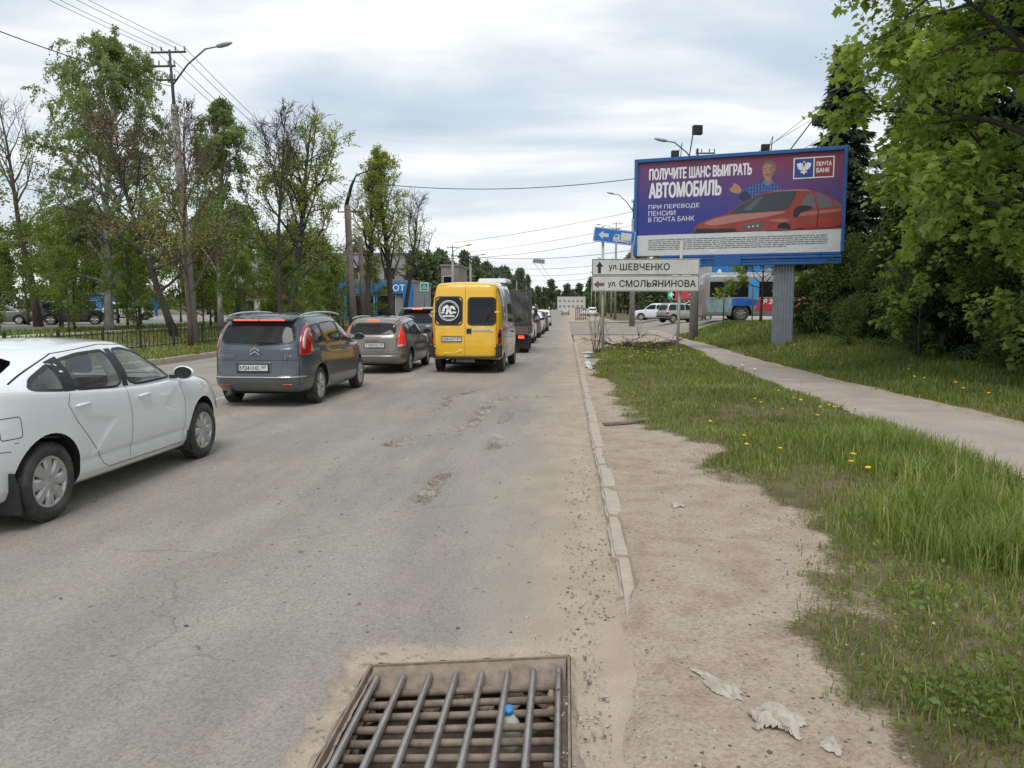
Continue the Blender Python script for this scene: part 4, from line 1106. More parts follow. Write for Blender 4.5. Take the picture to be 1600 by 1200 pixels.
for dz in (0, .062):
    for sx in (-1, 1): b.prism([(0, .055 + dz), (sx * .085, .0 + dz), (sx * .085, -.032 + dz), (0, .02 + dz)][::sx], plane_matrix((0, -2.247, .945), (1, 0, 0), (0, 0, 1)), .012)
b.build('emblem', M_('chrome'), mini)
for tx, x, w in (('PICASSO', -.63, .26), ('C4', .52, .13)): text_obj('badge_lettering', tx, w, .05, plane_matrix((x, -2.245, .885), (1, 0, 0), (0, 0, 1)), M_('chrome'), mini, depth=.006)
b = MB(); b.tube([(0.02, -2.22, 1.15), (.28, -2.19, 1.145), (.40, -2.19, 1.142)], [.018, .012, .008], 6); b.build('rear_wiper', M_('black_trim'), mini)
b = MB(); b.tube([(-.5, -2.0, .25), (-.5, -2.28, .24)], .035, 10); b.build('exhaust_pipe', M_('muffler'), mini)

# ---------------------------------------------------------------- beige-grey estate
paint('beige_paint', (0.195, 0.180, 0.150), 0.4, 0.36, .4)
wag_spec = dict(paint=M_('beige_paint'), W=.895, r=.315, tw=.2, axles=(-1.325, 1.325), arch=.372,
    zb=[(-2.25, .33), (-1.9, .24), (-1, .2), (1, .19), (2, .2), (2.2, .28)],
    zt=[(-2.25, .97), (-1.6, .985), (-.5, .965), (.9, .95), (1.3, .945), (1.8, .86), (2.2, .66)],
    prof=[(0, .82, -2.08, 2.05), (.06, .93, -2.18, 2.12), (.15, .97, -2.225, 2.17), (.28, .988, -2.25, 2.2), (.40, .995, -2.25, 2.2), (.44, .995, -2.215, 2.2), (.6, 1.0, -2.205, 2.18), (.78, .992, -2.195, 2.14), (.9, .978, -2.185, 2.08), (.97, .96, -2.18, 2.02), (1, .94, -2.17, 1.98)],
    nr=5.5, nf=4, gh=dict(base=(.955, -2.18, 1.2), top=(.72, -1.80, .32), zr=[(-2.1, 1.41), (-1.6, 1.45), (-.4, 1.485), (.4, 1.45)], nr=5.5, nf=4, pw=1.25, bow=.025, pr=1.2),
    windows=[[(.85, 1.0), (-.12, 1.0), (-.15, 1.375), (.05, 1.385), (.38, 1.30)], [(-.2, 1.0), (-1.05, 1.02), (-1.12, 1.345), (-.22, 1.38)], [(-1.13, 1.025), (-1.82, 1.07), (-1.66, 1.29), (-1.19, 1.34)]],
    pillars=[[(-.125, 1.0), (-.195, 1.0), (-.22, 1.39), (-.15, 1.385)], [(-1.06, 1.02), (-1.12, 1.025), (-1.185, 1.345), (-1.125, 1.35)]],
    seams=[[(-.16, .98), (-.15, .6), (-.16, .28)], [(.85, .95), (.9, .7), (.84, .28)], [(-1.1, 1.0), (-1.1, .85), (-.9, .55), (-.72, .3), (.84, .28)]],
    handles=[(-.9, .87), (.12, .86)], mirror=(.82, .78, 1.05), mirror_mat=M_('black_trim'), wheel=('double', 5, .68),
    rear_glass=[(-.62, 1.03), (.62, 1.03), (.58, 1.33), (-.58, 1.33)], windscreen=[(-.6, 1.02), (.6, 1.02), (.52, 1.38), (-.52, 1.38)],
    glass='dark_pane', side_glass='tinted_pane', seat_y=.12, seat_z=.62, dash_y=.9,
    rear_seams=[[(-.62, .6), (-.65, .98)], [(.62, .6), (.65, .98)], [(-.62, .6), (.62, .6)]],
    lamps=[('tail_lamp', 'B', [(.68, .68), (.875, .74), (.862, .95), (.79, 1.12), (.73, 1.34), (.69, 1.355), (.69, 1.1), (.675, .95)], 'tail_glow', .009), ('reversing_lamp', 'B', [(.67, .69), (.80, .73), (.80, .79), (.67, .76)], 'lamp_pale', .012)],
    rear_parts=[('bumper_rub_strip', 'B', [(-.78, .465), (.78, .465), (.78, .485), (-.78, .485)], 'chrome', .007)])
wag, sk = make_car('estate_car', 'beige-grey estate car with silver roof rails beside the yellow van', wag_spec, (-5.08, 22.0, 0), 0.0, hollow=True, N=120)
plate(wag, -2.22, .08, .76, 'Т103МО 67')
b = MB(); b.box((0, -1.985, 1.405), (.32, .02, .03)); b.build('brake_light', M_('brake_glow'), wag)
b = MB(); b.prism([(-.16, 0), (.18, 0), (.18, .02), (-.16, .02)], plane_matrix((0, -2.215, .885), (1, 0, 0), (0, 0, 1)), .02); b.build('tailgate_handle', M_('chrome'), wag)
for sx in (-1, 1):
    b = MB(); ys = np.linspace(-1.72, .35, 10)
    b.tube([(sx * .62, y, 1.445 + .055 * (1 - ((y + .68) / 1.06) ** 4)) for y in ys], .018, 8); b.build('roof_rail', M_('silver_rail'), wag)
for x, w, s in ((-.55, .17, 'уж'), (.32, .24, 'Том')):
    p0, n0 = sk.hit('B', x + w / 2, 1.26)
    text_obj('window_sticker', s, w, .09, plane_matrix((x, p0.y - .008, 1.22), (1, 0, 0), (0, .75, 1)), M_('sticker_white'), wag, shear=.3)

# ---------------------------------------------------------------- generic cars, by spec
def variant(base, **k):
    d = dict(base); d.update(k); return d
suv_spec = dict(W=.93, r=.36, tw=.22, axles=(-1.38, 1.38), arch=.42,
    zb=[(-2.35, .42), (-1.9, .32), (-1, .28), (1, .27), (2, .3), (2.35, .36)],
    zt=[(-2.35, 1.08), (-1.6, 1.1), (0, 1.08), (1.1, 1.1), (1.7, 1.05), (2.15, .95), (2.35, .78)],
    prof=[(0, .84, -2.2, 2.2), (.07, .94, -2.29, 2.28), (.2, .98, -2.33, 2.33), (.4, 1.0, -2.34, 2.34), (.6, 1.0, -2.32, 2.32), (.8, .99, -2.3, 2.28), (.93, .972, -2.28, 2.2), (1, .945, -2.26, 2.12)],
    nr=6.5, nf=5, gh=dict(base=(.96, -2.27, 1.3), top=(.77, -2.0, .5), zr=[(-2.2, 1.68), (-1.4, 1.73), (0, 1.745), (.6, 1.70)], nr=6.5, nf=4.5, pw=1.25, bow=.02),
    windows=[[(1.0, 1.15), (-.1, 1.14), (-.12, 1.6), (.3, 1.6), (.6, 1.5)], [(-.2, 1.14), (-1.1, 1.15), (-1.15, 1.58), (-.2, 1.6)], [(-1.2, 1.15), (-1.95, 1.18), (-1.8, 1.52), (-1.24, 1.57)]],
    seams=[[(-.15, 1.1), (-.15, .4)], [(.95, 1.05), (.9, .4)], [(-1.15, 1.1), (-.9, .7), (-.75, .4), (.9, .4)]], handles=[(-.95, 1.0), (.1, 1.0)],
    rear_glass=[(-.68, 1.16), (.68, 1.16), (.62, 1.56), (-.62, 1.56)], windscreen=[(-.66, 1.16), (.66, 1.16), (.58, 1.62), (-.58, 1.62)], mirror=(.9, .85, 1.2), wheel=('single', 6, .66),
    lamps=[('tail_lamp', 'B', [(.70, .92), (.90, .92), (.90, 1.16), (.72, 1.14)], 'lamp_red', .008), ('headlamp', 'F', [(.5, .85), (.86, .88), (.86, 1.0), (.55, .96)], 'lamp_clear', .008)])
hatch_spec = variant(wag_spec, zb=wag_spec['zb'], lamps=[('tail_lamp', 'B', [(.62, .80), (.87, .82), (.86, .98), (.62, .96)], 'lamp_red', .009)], rear_parts=(), rear_seams=())
paint('black_paint', (0.010, 0.012, 0.016), 0.2, 0.3, .25); paint('dark_grey_paint', (0.035, 0.038, 0.042), 0.4, 0.35, .35)
paint('silver_paint', (0.36, 0.36, 0.355), 0.5, 0.38, .35); paint('grey_paint', (0.13, 0.135, 0.135), 0.5, 0.36, .35)
o, sk = make_car('sport_utility_car', 'dark grey tall car half hidden behind the yellow van, brake light lit', variant(suv_spec, paint=M_('dark_grey_paint')), (-5.45, 30.2, 0), 0, N=80)
b = MB(); b.add([(-.66, -2.0, 1.735), (.66, -2.0, 1.735), (.62, -2.22, 1.70), (-.62, -2.22, 1.70), (-.66, -2.0, 1.69), (.66, -2.0, 1.69), (.62, -2.21, 1.66), (-.62, -2.21, 1.66)], [(0, 1, 2, 3), (7, 6, 5, 4), (3, 2, 6, 7), (0, 3, 7, 4), (1, 5, 6, 2), (0, 4, 5, 1)]); b.build('roof_spoiler', M_('dark_grey_paint'), o, bevel=.01)
b = MB(); b.box((0, -2.222, 1.68), (.36, .015, .03)); b.build('brake_light', M_('brake_glow'), o)
sed2 = variant(sedan_spec, disp=None, glass='tinted_pane', lamps=[('tail_lamp', 'B', [(.55, .90), (.86, .90), (.87, 1.04), (.58, 1.04)], 'tail_glow', .008)], rear_seams=[[(-.5, 1.02), (-.5, .66), (.5, .66), (.5, 1.02)]])
q = 'cars queueing ahead of the truck'
for nm, lb, spx, lc in (('hatchback', 'white hatchback with lit tail lamp directly ahead of the truck', variant(hatch_spec, paint=M_('white_paint'), lamps=[('tail_lamp', 'B', [(.60, .86), (.87, .88), (.86, 1.06), (.60, 1.0)], 'tail_glow', .009)]), (-2.42, 39.0, 0)),
                       ('hatchback', 'grey hatchback between two white cars in the queue', variant(hatch_spec, paint=M_('grey_paint')), (-2.36, 45.6, 0)),
                       ('sedan', 'white sedan in the queue ahead of the grey hatchback', variant(sed2, paint=M_('white_paint')), (-2.30, 51.6, 0)),
                       ('hatchback', 'dark hatchback at the head of the visible queue', variant(hatch_spec, paint=M_('black_paint')), (-2.2, 57.8, 0)),
                       ('sport_utility_car', 'silver tall car far along the left queue lane', variant(suv_spec, paint=M_('silver_paint')), (-5.2, 62, 0)),
                       ('sedan', 'silver sedan in the far left queue lane', variant(sed2, paint=M_('silver_paint')), (-5.0, 72, 0)),
                       ('hatchback', 'white hatchback far up the right queue lane', variant(hatch_spec, paint=M_('white_paint')), (-2.3, 74, 0))):
    make_car(nm, lb, spx, lc, 0, q, N=70, detail=1 if lc[1] < 60 else 0)
for nm, lb, spx, lc, rz in (('sedan', 'silver car driving far away in the middle of the road', variant(sed2, paint=M_('silver_paint')), (-.2, 172, 0), 0),
                        ('hatchback', 'white car far away on the right of the road', variant(hatch_spec, paint=M_('white_paint')), (3.6, 158, 0), 0),
                        ('sport_utility_car', 'white tall car far away beside the right railing', variant(suv_spec, paint=M_('white_paint')), (5.0, 150, 0), 0)):
    make_car(nm, lb, spx, lc, rz, 'distant cars on the road', N=50, detail=0)
# ---- cars at the sides
make_car('sport_utility_car', 'black tall car parked behind the trees on the left', variant(suv_spec, paint=M_('black_paint')), (-35.6, 53.5, float(terrain(-35, 53)) + .03), R(-62), 'cars parked on the left lot', N=70)
make_car('crossover_car', 'white crossover parked behind the birch on the left', variant(suv_spec, paint=M_('white_paint')), (-43.2, 73.5, float(terrain(-43, 73)) + .03), R(-48), 'cars parked on the left lot', N=70)
make_car('sedan', 'dark sedan parked at the far left behind a tree trunk', variant(sed2, paint=M_('grey_paint')), (-41.5, 54.0, float(terrain(-41, 54)) + .03), R(-70), 'cars parked on the left lot', N=60, detail=0)
make_car('crossover_car', 'white crossover parked behind the silver estate on the right', variant(suv_spec, paint=M_('white_paint')), (9.2, 80.0, float(terrain(9.2, 80)) + .03), R(72), 'cars parked at the side road', N=70)
make_car('sedan', 'white sedan behind the silver estate near the concrete pole', variant(sed2, paint=M_('white_paint')), (14.6, 76, float(terrain(14.6, 76)) + .03), R(-75), 'cars parked at the side road', N=60, detail=0)
niva_spec = dict(paint=M_('silver_paint'), W=.84, r=.34, tw=.19, axles=(-1.35, 1.35), arch=.41,
    zb=[(-2.1, .42), (-1.5, .34), (1.5, .34), (2.0, .42)], zt=[(-2.1, .98), (0, 1.0), (1, 1.0), (1.8, .97), (2.0, .9)],
    prof=[(0, .9, -1.98, 1.9), (.1, .97, -2.03, 1.96), (.3, 1.0, -2.05, 1.98), (.6, 1.0, -2.04, 1.97), (.85, .985, -2.03, 1.95), (.96, .96, -2.02, 1.92), (1, .94, -2.0, 1.9)], nr=9, nf=9,
    gh=dict(base=(.94, -2.0, .85), top=(.80, -1.72, .25), zr=[(-2, 1.6), (-1, 1.63), (.3, 1.6)], nr=9, nf=8, pw=1.1, bow=.01),
    windows=[[(.6, 1.05), (-.1, 1.05), (-.1, 1.5), (.3, 1.5)], [(-.2, 1.05), (-.95, 1.05), (-.95, 1.5), (-.2, 1.5)], [(-1.05, 1.05), (-1.8, 1.06), (-1.68, 1.48), (-1.05, 1.5)]],
    seams=[[(-.15, 1.0), (-.15, .5)], [(.7, 1.0), (.7, .5)], [(-1.0, 1.0), (-1.0, .5), (.7, .5)]], handles=[(-.85, .93), (.0, .93)],
    rear_glass=[(-.6, 1.06), (.6, 1.06), (.55, 1.46), (-.55, 1.46)], windscreen=[(-.62, 1.06), (.62, 1.06), (.56, 1.5), (-.56, 1.5)], mirror=(.82, .55, 1.1), mirror_mat=M_('black_trim'), wheel=('steel', 8, .62),
    lamps=[('tail_lamp', 'B', [(.66, .72), (.80, .72), (.80, .92), (.66, .92)], 'lamp_red', .01)], rear_parts=[('bumper', 'B', [(-.8, .5), (.8, .5), (.8, .6), (-.8, .6)], 'black_trim', .05)])
make_car('estate_car', 'boxy silver four-wheel-drive estate parked beside the side road', niva_spec, (9.75, 66.6, float(terrain(9.75, 66.6)) + .03), R(-62), 'cars parked at the side road', N=70)

# ---------------------------------------------------------------- yellow van
paint('yellow_paint', (0.80, 0.455, 0.006), 0.0, 0.38, .12)
paint('wrap_paint', (0.56, 0.58, 0.60), 0.1, 0.35, .25); paint('maroon_wrap', (0.14, 0.06, 0.065), 0.0, 0.4, .2); paint('graphite_wrap', (0.06, 0.06, 0.065), 0.2, 0.4, .2)
van_spec = dict(paint=M_('yellow_paint'), paint2=M_('wrap_paint'), W=.985, r=.335, tw=.205, axles=(-1.35, 1.5), arch=.40,
    zb=[(-2.35, .40), (-1.9, .34), (-1, .30), (1, .28), (2, .3), (2.4, .38)], zt=[(-2.4, 1.24), (0, 1.24), (1.2, 1.2), (1.75, 1.12), (2.2, .95), (2.4, .75)],
    prof=[(0, .90, -2.26, 2.25), (.06, .965, -2.29, 2.32), (.15, .99, -2.30, 2.38), (.4, 1.0, -2.30, 2.4), (.7, .995, -2.29, 2.36), (.9, .985, -2.28, 2.28), (1, .975, -2.275, 2.2)], nr=9, nf=5,
    gh=dict(base=(.978, -2.278, 1.9), top=(.86, -2.13, .85), zr=[(-2.3, 2.37), (-1, 2.42), (.6, 2.42), (1.0, 2.38)], nr=9, nf=5, pw=1.5, bow=.03, crown=.04), crown=.01,
    recolor=lambda c: (c.y + .18 * (c.z - 1.0) > -1.55) and abs(c.x) > .3,
    windows=[[(1.35, 1.22), (.55, 1.2), (.55, 1.75), (.95, 1.75)], [(.3, 1.25), (-.75, 1.25), (-.75, 1.85), (.3, 1.85)]],
    seams=[[(.45, 1.9), (.45, .45)], [(1.5, 1.15), (1.45, .5)], [(-.9, 2.05), (-.9, .45), (.45, .45)], [(-2.05, 2.2), (-2.05, .5)]], handles=[(.6, 1.02), (.3, 1.05)], handle_mat=M_('black_trim'),
    rear_glass=[(-.78, 1.3), (-.1, 1.3), (-.1, 2.0), (-.78, 2.0)], windscreen=[(-.8, 1.25), (.8, 1.25), (.72, 1.9), (-.72, 1.9)], mirror=(.98, 1.35, 1.35), mirror_mat=M_('black_trim'), wheel=('steel', 8, .62),
    rear_seams=[[(0, .46), (0, 2.33)], [(-.83, .46), (-.82, 2.25), (-.78, 2.33), (.78, 2.33), (.82, 2.25), (.83, .46), (-.83, .46)]],
    lamps=[('tail_lamp', 'B', [(.855, .78), (.965, .78), (.962, 1.18), (.855, 1.18)], 'lamp_red', .012), ('tail_lamp_smoke', 'B', [(.865, .94), (.955, .94), (.955, 1.08), (.865, 1.08)], 'opaque_glass', .016), ('tail_lamp_lower', 'B', [(.865, .60), (.955, .60), (.955, .70), (.865, .70)], 'lamp_red', .014)])
van, sk = make_car('delivery_van', 'yellow high-roof van with black rear windows and a dented door', van_spec, (-2.60, 22.55, 0), R(-2.0), cat='van', N=110)
sk.patch('rear_window', 'B', rrect(.10, 1.30, .78, 1.98, .07), M_('opaque_glass'), van, .006)
for p in (rrect(-.80, 1.28, -.08, 2.02, .09), rrect(.08, 1.28, .80, 2.0, .09)): sk.strip('window_seal', 'B', p, .035, M_('black_trim'), van, .007, closed=True)
for v in 'RL':
    sk.patch('graphite_stripe', v, [(-1.72, .6), (-1.25, .36), (-.85, .36), (-1.2, 1.3), (-1.55, 2.25), (-2.0, 2.25), (-1.85, 1.4)], M_('graphite_wrap'), van, .003)
    sk.patch('maroon_stripe', v, [(-1.25, .42), (-.6, .42), (-.95, 1.05), (-1.35, 1.35), (-1.5, 1.2)], M_('maroon_wrap'), van, .006)
for sx in (-1, 1):
    for z in (1.62, .72):
        b = MB(); b.box((sx * .855, -2.285, z), (.12, .03, .05)); b.build('door_hinge', M_('yellow_paint'), van, bevel=.008)
    b = MB(); b.box((sx * .905, -2.22, .60), (.15, .2, .36)); b.build('bumper_corner', M_('black_trim'), van, bevel=.03)
b = MB(); b.box((0, -2.27, .42), (1.72, .07, .05)); b.build('rear_step', M_('black_trim'), van, bevel=.01)
b = MB(); b.box((.11, -2.302, 1.12), (.13, .02, .13)); b.build('door_lock', M_('black_trim'), van, bevel=.006)
b = MB(); b.box((-.30, -2.295, 1.005), (.62, .012, .035)); b.build('plate_lamp_bar', M_('yellow_paint'), van, bevel=.004)
plate(van, -2.312, -.36, .905, 'С991НТ 67')
b = MB(); b.box((.47, -2.300, 1.155), (.54, .006, .05)); st = b.build('web_strip', M_('sticker_white'), van)
for k in range(15):
    bb = MB(); bb.box((.24 + k * .033, -2.304, 1.155), (.018, .003, .022 if k % 4 else .03)); bb.build('letter_mark', M_('plate_ink'), st)
b = MB(); b.tube([(.55, -2.30, 1.36), (.66, -2.30, 1.62), (.69, -2.29, 1.72)], .012, 6); b.build('rear_wiper', M_('black_trim'), van)
# crumpled lower left door
b = MB()
xs, zs = np.linspace(-.62, -.02, 13), np.linspace(.47, .74, 9); vs = []
for x in xs:
    for z in zs:
        e = min(1, min(x + .62, -.02 - x) / .08, min(z - .47, .74 - z) / .05)
        h = .022 * max(0, 1 - abs((z - .52) - .35 * max(0, x + .3)) / .07) + .006 * math.sin(9 * x + 14 * z)
        vs.append((x, -2.292 - e * h, z))
b.add(vs, [(i * 9 + j, (i + 1) * 9 + j, (i + 1) * 9 + j + 1, i * 9 + j + 1) for i in range(12) for j in range(8)], 0, False); b.build('door_dent', M_('yellow_paint'), van)
# round white emblem on the left rear window
em = empty('emblem', (0, 0, 0), 0, van)
pc, nc = sk.hit('B', -.44, 1.66); ME = plane_matrix((-.44, pc.y - .012, 1.66), (1, 0, 0), (0, .11, 1))
b = MB()
for r0, r1, k0, k1 in ((.255, .275, 0, 48), (.225, .235, 3, 40)):
    for k in range(k0, k1):
        a0, a1 = 2 * math.pi * k / 48, 2 * math.pi * (k + 1) / 48
        b.prism([(r0 * math.cos(a0), r0 * math.sin(a0)), (r1 * math.cos(a0), r1 * math.sin(a0)), (r1 * math.cos(a1), r1 * math.sin(a1)), (r0 * math.cos(a1), r0 * math.sin(a1))], ME, .002)
b.build('ring', M_('sticker_white'), em)
b = MB()
for p in ([(-.19, -.02), (-.15, .10), (-.05, .16), (.02, .10), (-.02, .05), (-.10, .06), (-.12, -.03)], [(.0, .02), (.05, .13), (.14, .12), (.19, .02), (.12, .03), (.08, .07), (.04, .0)], [(-.09, -.10), (-.06, .03), (0, .05), (.06, .03), (.09, -.10), (.03, -.10), (.0, -.02), (-.03, -.10)], rrect(-.16, -.165, .16, -.125, .015), [(.08, -.08), (.20, -.07), (.2, -.03), (.1, -.02)], [(-.2, -.08), (-.11, -.07), (-.12, -.04), (-.2, -.04)]):
    b.prism(p, ME, .002)
b.build('picture', M_('sticker_white'), em)
# roof air-conditioner
ac = MB(); ac.box((.50, .1, 2.50), (.85, 1.3, .14), taper=.92); ac.build('roof_unit', M_('wrap_paint'), van, bevel=.03)
b = MB(); b.tube([(-.35, -2.1, .33), (-.32, -2.36, .33)], .03, 8); b.box((.0, -2.2, .33), (.5, .12, .08)); b.build('tow_bar', M_('muffler'), van)

# ---------------------------------------------------------------- tarpaulin truck
tarp = simple('grey_tarpaulin', (0.055, 0.055, 0.056), 0.65, var=0.3, scale=3, bmp=0.4, bscale=14, dirt=((0.16, 0.15, 0.13), 0.5, 4))
wood = simple('weathered_board', (0.13, 0.105, 0.09), 0.85, var=0.3, scale=12, bmp=0.4)
truck = empty('flatbed_truck', (-2.45, 31.2, 0)); tag(truck, 'truck with a dark grey tarpaulin over its bed ahead of the van', 'truck')
vs, fs = [], []; us = np.linspace(0, 1, 60); ls = np.linspace(-2.0, 1.3, 26)
sec = []
for u in us:
    s_ = u * (2 * 1.42 + 2.04); x, z = (-1.02, .98 + s_) if s_ < 1.42 else ((1.02, .98 + (2 * 1.42 + 2.04 - s_)) if s_ > 1.42 + 2.04 else (-1.02 + (s_ - 1.42), 2.40))
    sec.append((x, z))
for y in ls:
    for x, z in sec:
        sag = .035 * math.sin((y + 2) * 3.2) ** 2 + .02 * math.sin(11 * y + 5 * z)
        k = 1 if abs(x) > 1.0 else 0
        vs.append((x * (1 - .0) - math.copysign(sag, x) * k, y, z - (0 if k else sag * .8)))
n = len(sec); fs = [(i * n + j, i * n + j + 1, (i + 1) * n + j + 1, (i + 1) * n + j) for i in range(len(ls) - 1) for j in range(n - 1)]
b = MB(); b.add(vs, fs, 0, True)
bk, bf = [], []                        # gathered back curtain
for i in range(41):
    for j in range(13):
        x = -1.01 + 2.02 * i / 40; z = .98 + 1.41 * j / 12
        bk.append((x, -2.0 - .05 * math.sin(i * .9 + .35 * j) * (1 - j / 14) - .03 * math.sin(i * .31 + j), z))
b.add(bk, [(i * 13 + j, (i + 1) * 13 + j, (i + 1) * 13 + j + 1, i * 13 + j + 1) for i in range(40) for j in range(12)], 0, True)
b.build('tarpaulin', tarp, truck)
b = MB(); b.box((0, -.35, .72), (2.04, 3.35, .06)); b.build('bed', wood, truck)
for k in range(3):
    b = MB(); b.box((0, -2.04, .78 + k * .1), (2.02, .03, .092)); b.build('tail_board', wood, truck)
for sx in (-1, 1):
    for k in range(3):
        b = MB(); b.box((sx * 1.02, -.35, .78 + k * .1), (.03, 3.3, .092)); b.build('side_board', wood, truck)
    b = MB(); b.box((sx * .74, -1.98, .62), (.22, .05, .10)); b.build('tail_lamp', M_('brake_glow' if sx > 0 else 'lamp_red'), truck)
    b = MB(); b.prism([(-.26, 0), (.26, 0), (.26, .45), (-.26, .45)], plane_matrix((sx * .74, -1.72, .18), (1, 0, 0), (0, 0, 1)), .015); b.build('mud_flap', M_('black_trim'), truck)
    for y in (-1.15, 2.0): add_wheel(truck, sx * .82, y, .345, .22 if y > 0 else .36, 'steel', 8, .6)
b = MB(); b.box((0, -.2, .55), (.8, 4.0, .16)); b.build('chassis', M_('arch_black'), truck)
cb, _ = loft([(0, .85, 1.35, 3.0), (.1, .95, 1.33, 3.1), (.5, .97, 1.33, 3.12), (.85, .92, 1.34, 2.6), (1, .8, 1.4, 2.2)], lambda y: y * 0 + .45, lambda y: y * 0 + 2.1, 8, 6, 50), None
cb.materials.append(M_('white_paint')); link('cab', cb, truck)
b = MB(); b.box((1.12, 2.35, 1.5), (.16, .06, .3)); b.tube([(.95, 2.4, 1.35), (1.12, 2.37, 1.4)], .015, 6); b.build('wing_mirror', M_('black_trim'), truck, bevel=.02)

# ================================================================ street furniture
conc = simple('pole_concrete', (0.30, 0.285, 0.26), 0.9, var=0.18, scale=2.5, bmp=0.4, bscale=30, dirt=((0.16, 0.145, 0.125), 0.7, 1.2))
steel = simple('grey_steel', (0.13, 0.13, 0.13), 0.55, 0.5, var=0.2)
rod = simple('dark_rod', (0.05, 0.045, 0.042), 0.7, 0.3, var=0.3)
lampw = simple('lamp_housing', (0.34, 0.36, 0.38), 0.5, 0.2, var=0.15)
signw = simple('sign_white', (0.60, 0.60, 0.57), 0.5, var=0.08, scale=3, dirt=((0.36, 0.34, 0.30), 0.5, 2.0))
signk = simple('sign_black', (0.02, 0.02, 0.025), 0.5)
signb = simple('sign_brown', (0.15, 0.105, 0.08), 0.6, var=0.2, scale=8)
signblue = simple('sign_blue', (0.012, 0.16, 0.52), 0.45, var=0.1)
postw = simple('post_paint', (0.52, 0.50, 0.43), 0.7, var=0.15, scale=5, dirt=((0.26, 0.2, 0.14), 0.6, 5))
bbblue = simple('frame_blue', (0.010, 0.105, 0.34), 0.5, var=0.2, scale=2.5, dirt=((0.10, 0.12, 0.16), 0.5, 3))

# ---- street-name sign on two posts
Yl, Yr = 27.85, 27.42
def sx_(u): return (0.90 + u, Yl + (Yr - Yl) * u / 3.73)
sg = empty('street_name_sign', (2.75, 27.6, float(terrain(2.75, 27.6)))); tag(sg, 'white street name sign with two arrows on two pale posts', 'road sign')
inv = Matrix.Translation(-Vector(sg.location))
def SM(u, z, off=0.0):
    x, y = sx_(u); M = plane_matrix((x, y, z), (3.73, Yr - Yl, -.02), (0, 0, 1)); return inv @ M @ Matrix.Translation((0, 0, off))
for z0, z1 in ((2.885, 3.46), (2.315, 2.875)):
    b = MB(); b.prism(rrect(0, 0, 3.75, z1 - z0, .03), SM(0, z0), .03); bd = b.build('sign_board', signw, sg)
    b = MB(); w, h = 3.75, z1 - z0
    for x0, y0, x1, y1 in ((.015, .012, w - .015, .03), (.015, h - .03, w - .015, h - .012), (.015, .03, .035, h - .03), (w - .035, .03, w - .015, h - .03)): b.prism([(x0, y0), (x1, y0), (x1, y1), (x0, y1)], SM(0, z0, .03), .003)
    b.build('border', signk, bd)
k = 3.75 / 755
def U(x): return (x - 105) * k
def arrow(cx, cy, s): return [(cx - .5 * s * .55, cy - .5 * s), (cx + .5 * s * .55, cy - .5 * s), (cx + .5 * s * .55, cy), (cx + .62 * s, cy), (cx, cy + .62 * s), (cx - .62 * s, cy), (cx - .5 * s * .55, cy)]
up = [(U(148), .07), (U(171), .07), (U(171), .30), (U(187), .30), (U(160), .49), (U(133), .30), (U(148), .30)]
flat('arrow', up, SM(0, 2.885, .031), signk, sg)
lf = [(U(195), .19), (U(155), .19), (U(155), .11), (U(118), .245), (U(155), .38), (U(155), .30), (U(195), .30)]
flat('arrow', lf, SM(0, 2.315, .031), signb, sg)
for s, x0, x1, zz, h in (('ул.', 225, 288, 2.885 + .15, .20), ('ШЕВЧЕНКО', 303, 650, 2.885 + .17, .235), ('ул.', 220, 278, 2.315 + .13, .19), ('СМОЛЬЯНИНОВА', 300, 832, 2.315 + .155, .235)):
    text_obj('lettering', s, U(x1) - U(x0), h, SM(U(x0), zz, .031), signk, sg, heavy=.014)
for x, y, xt, zt_ in ((1.32, 27.95, 1.28, 4.62), (3.93, 27.62, 4.02, 4.06)):
    b = MB(); b.tube([Vector((x, y, -.05)) - Vector(sg.location), Vector((xt, y - .0, zt_)) - Vector(sg.location)], [.056, .046], 12); b.build('post', postw, sg)
for u in (.35, 3.1):
    for z in (3.3, 2.5):
        x, y = sx_(u); b = MB(); b.box(Vector((x, y + .06, z)) - Vector(sg.location), (.5, .05, .05)); b.build('bracket', steel, sg)
# ---- tilted truck-route plate
pl = empty('truck_route_sign', (1.68, 27.80, 4.25)); tag(pl, 'tilted blue plate with white arrow and truck above the street sign', 'road sign')
MP = plane_matrix((0, 0, 0), (1, -.08, -.135), (0.13, 0, 1))
b = MB(); b.prism(rrect(-.74, -.255, .74, .255, .05), MP, .02); b.build('plate', signblue, pl)
b = MB(); ro, ri = rrect(-.725, -.24, .725, .24, .045), rrect(-.705, -.22, .705, .22, .04)
for i in range(len(ro)):
    j = (i + 1) % len(ro); b.prism([ro[i], ro[j], ri[j], ri[i]], MP @ Matrix.Translation((0, 0, .02)), .003)
b.build('border', signw, pl)
flat('arrow', [(-.20, -.065), (-.40, -.065), (-.40, -.15), (-.57, 0), (-.40, .15), (-.40, .065), (-.20, .065)], MP, signw, pl, .003, .02)
b = MB(); MQ = MP @ Matrix.Translation((0, 0, .02))
b.prism([(.23, -.10), (.60, -.10), (.60, .16), (.23, .16)], MQ, .003); b.prism([(-.03, -.16), (-.03, -.02), (.03, .08), (.19, .08), (.19, -.11), (.62, -.13), (.62, -.16)], MQ, .003)
b.build('truck_pictogram', signw, pl)
b = MB()
for cx in (.09, .50):
    b.prism(disc(cx, -.165, .062, 18), MQ @ Matrix.Translation((0, 0, .0032)), .002)
b.prism([(.0, -.02), (.04, .055), (.12, .055), (.12, -.02)], MQ @ Matrix.Translation((0, 0, .0032)), .002); b.build('pictogram_gap', signblue, pl)
b = MB()
for cx in (.09, .50): b.prism(disc(cx, -.165, .04, 16), MQ @ Matrix.Translation((0, 0, .0055)), .002)
b.build('pictogram_wheel', signw, pl)

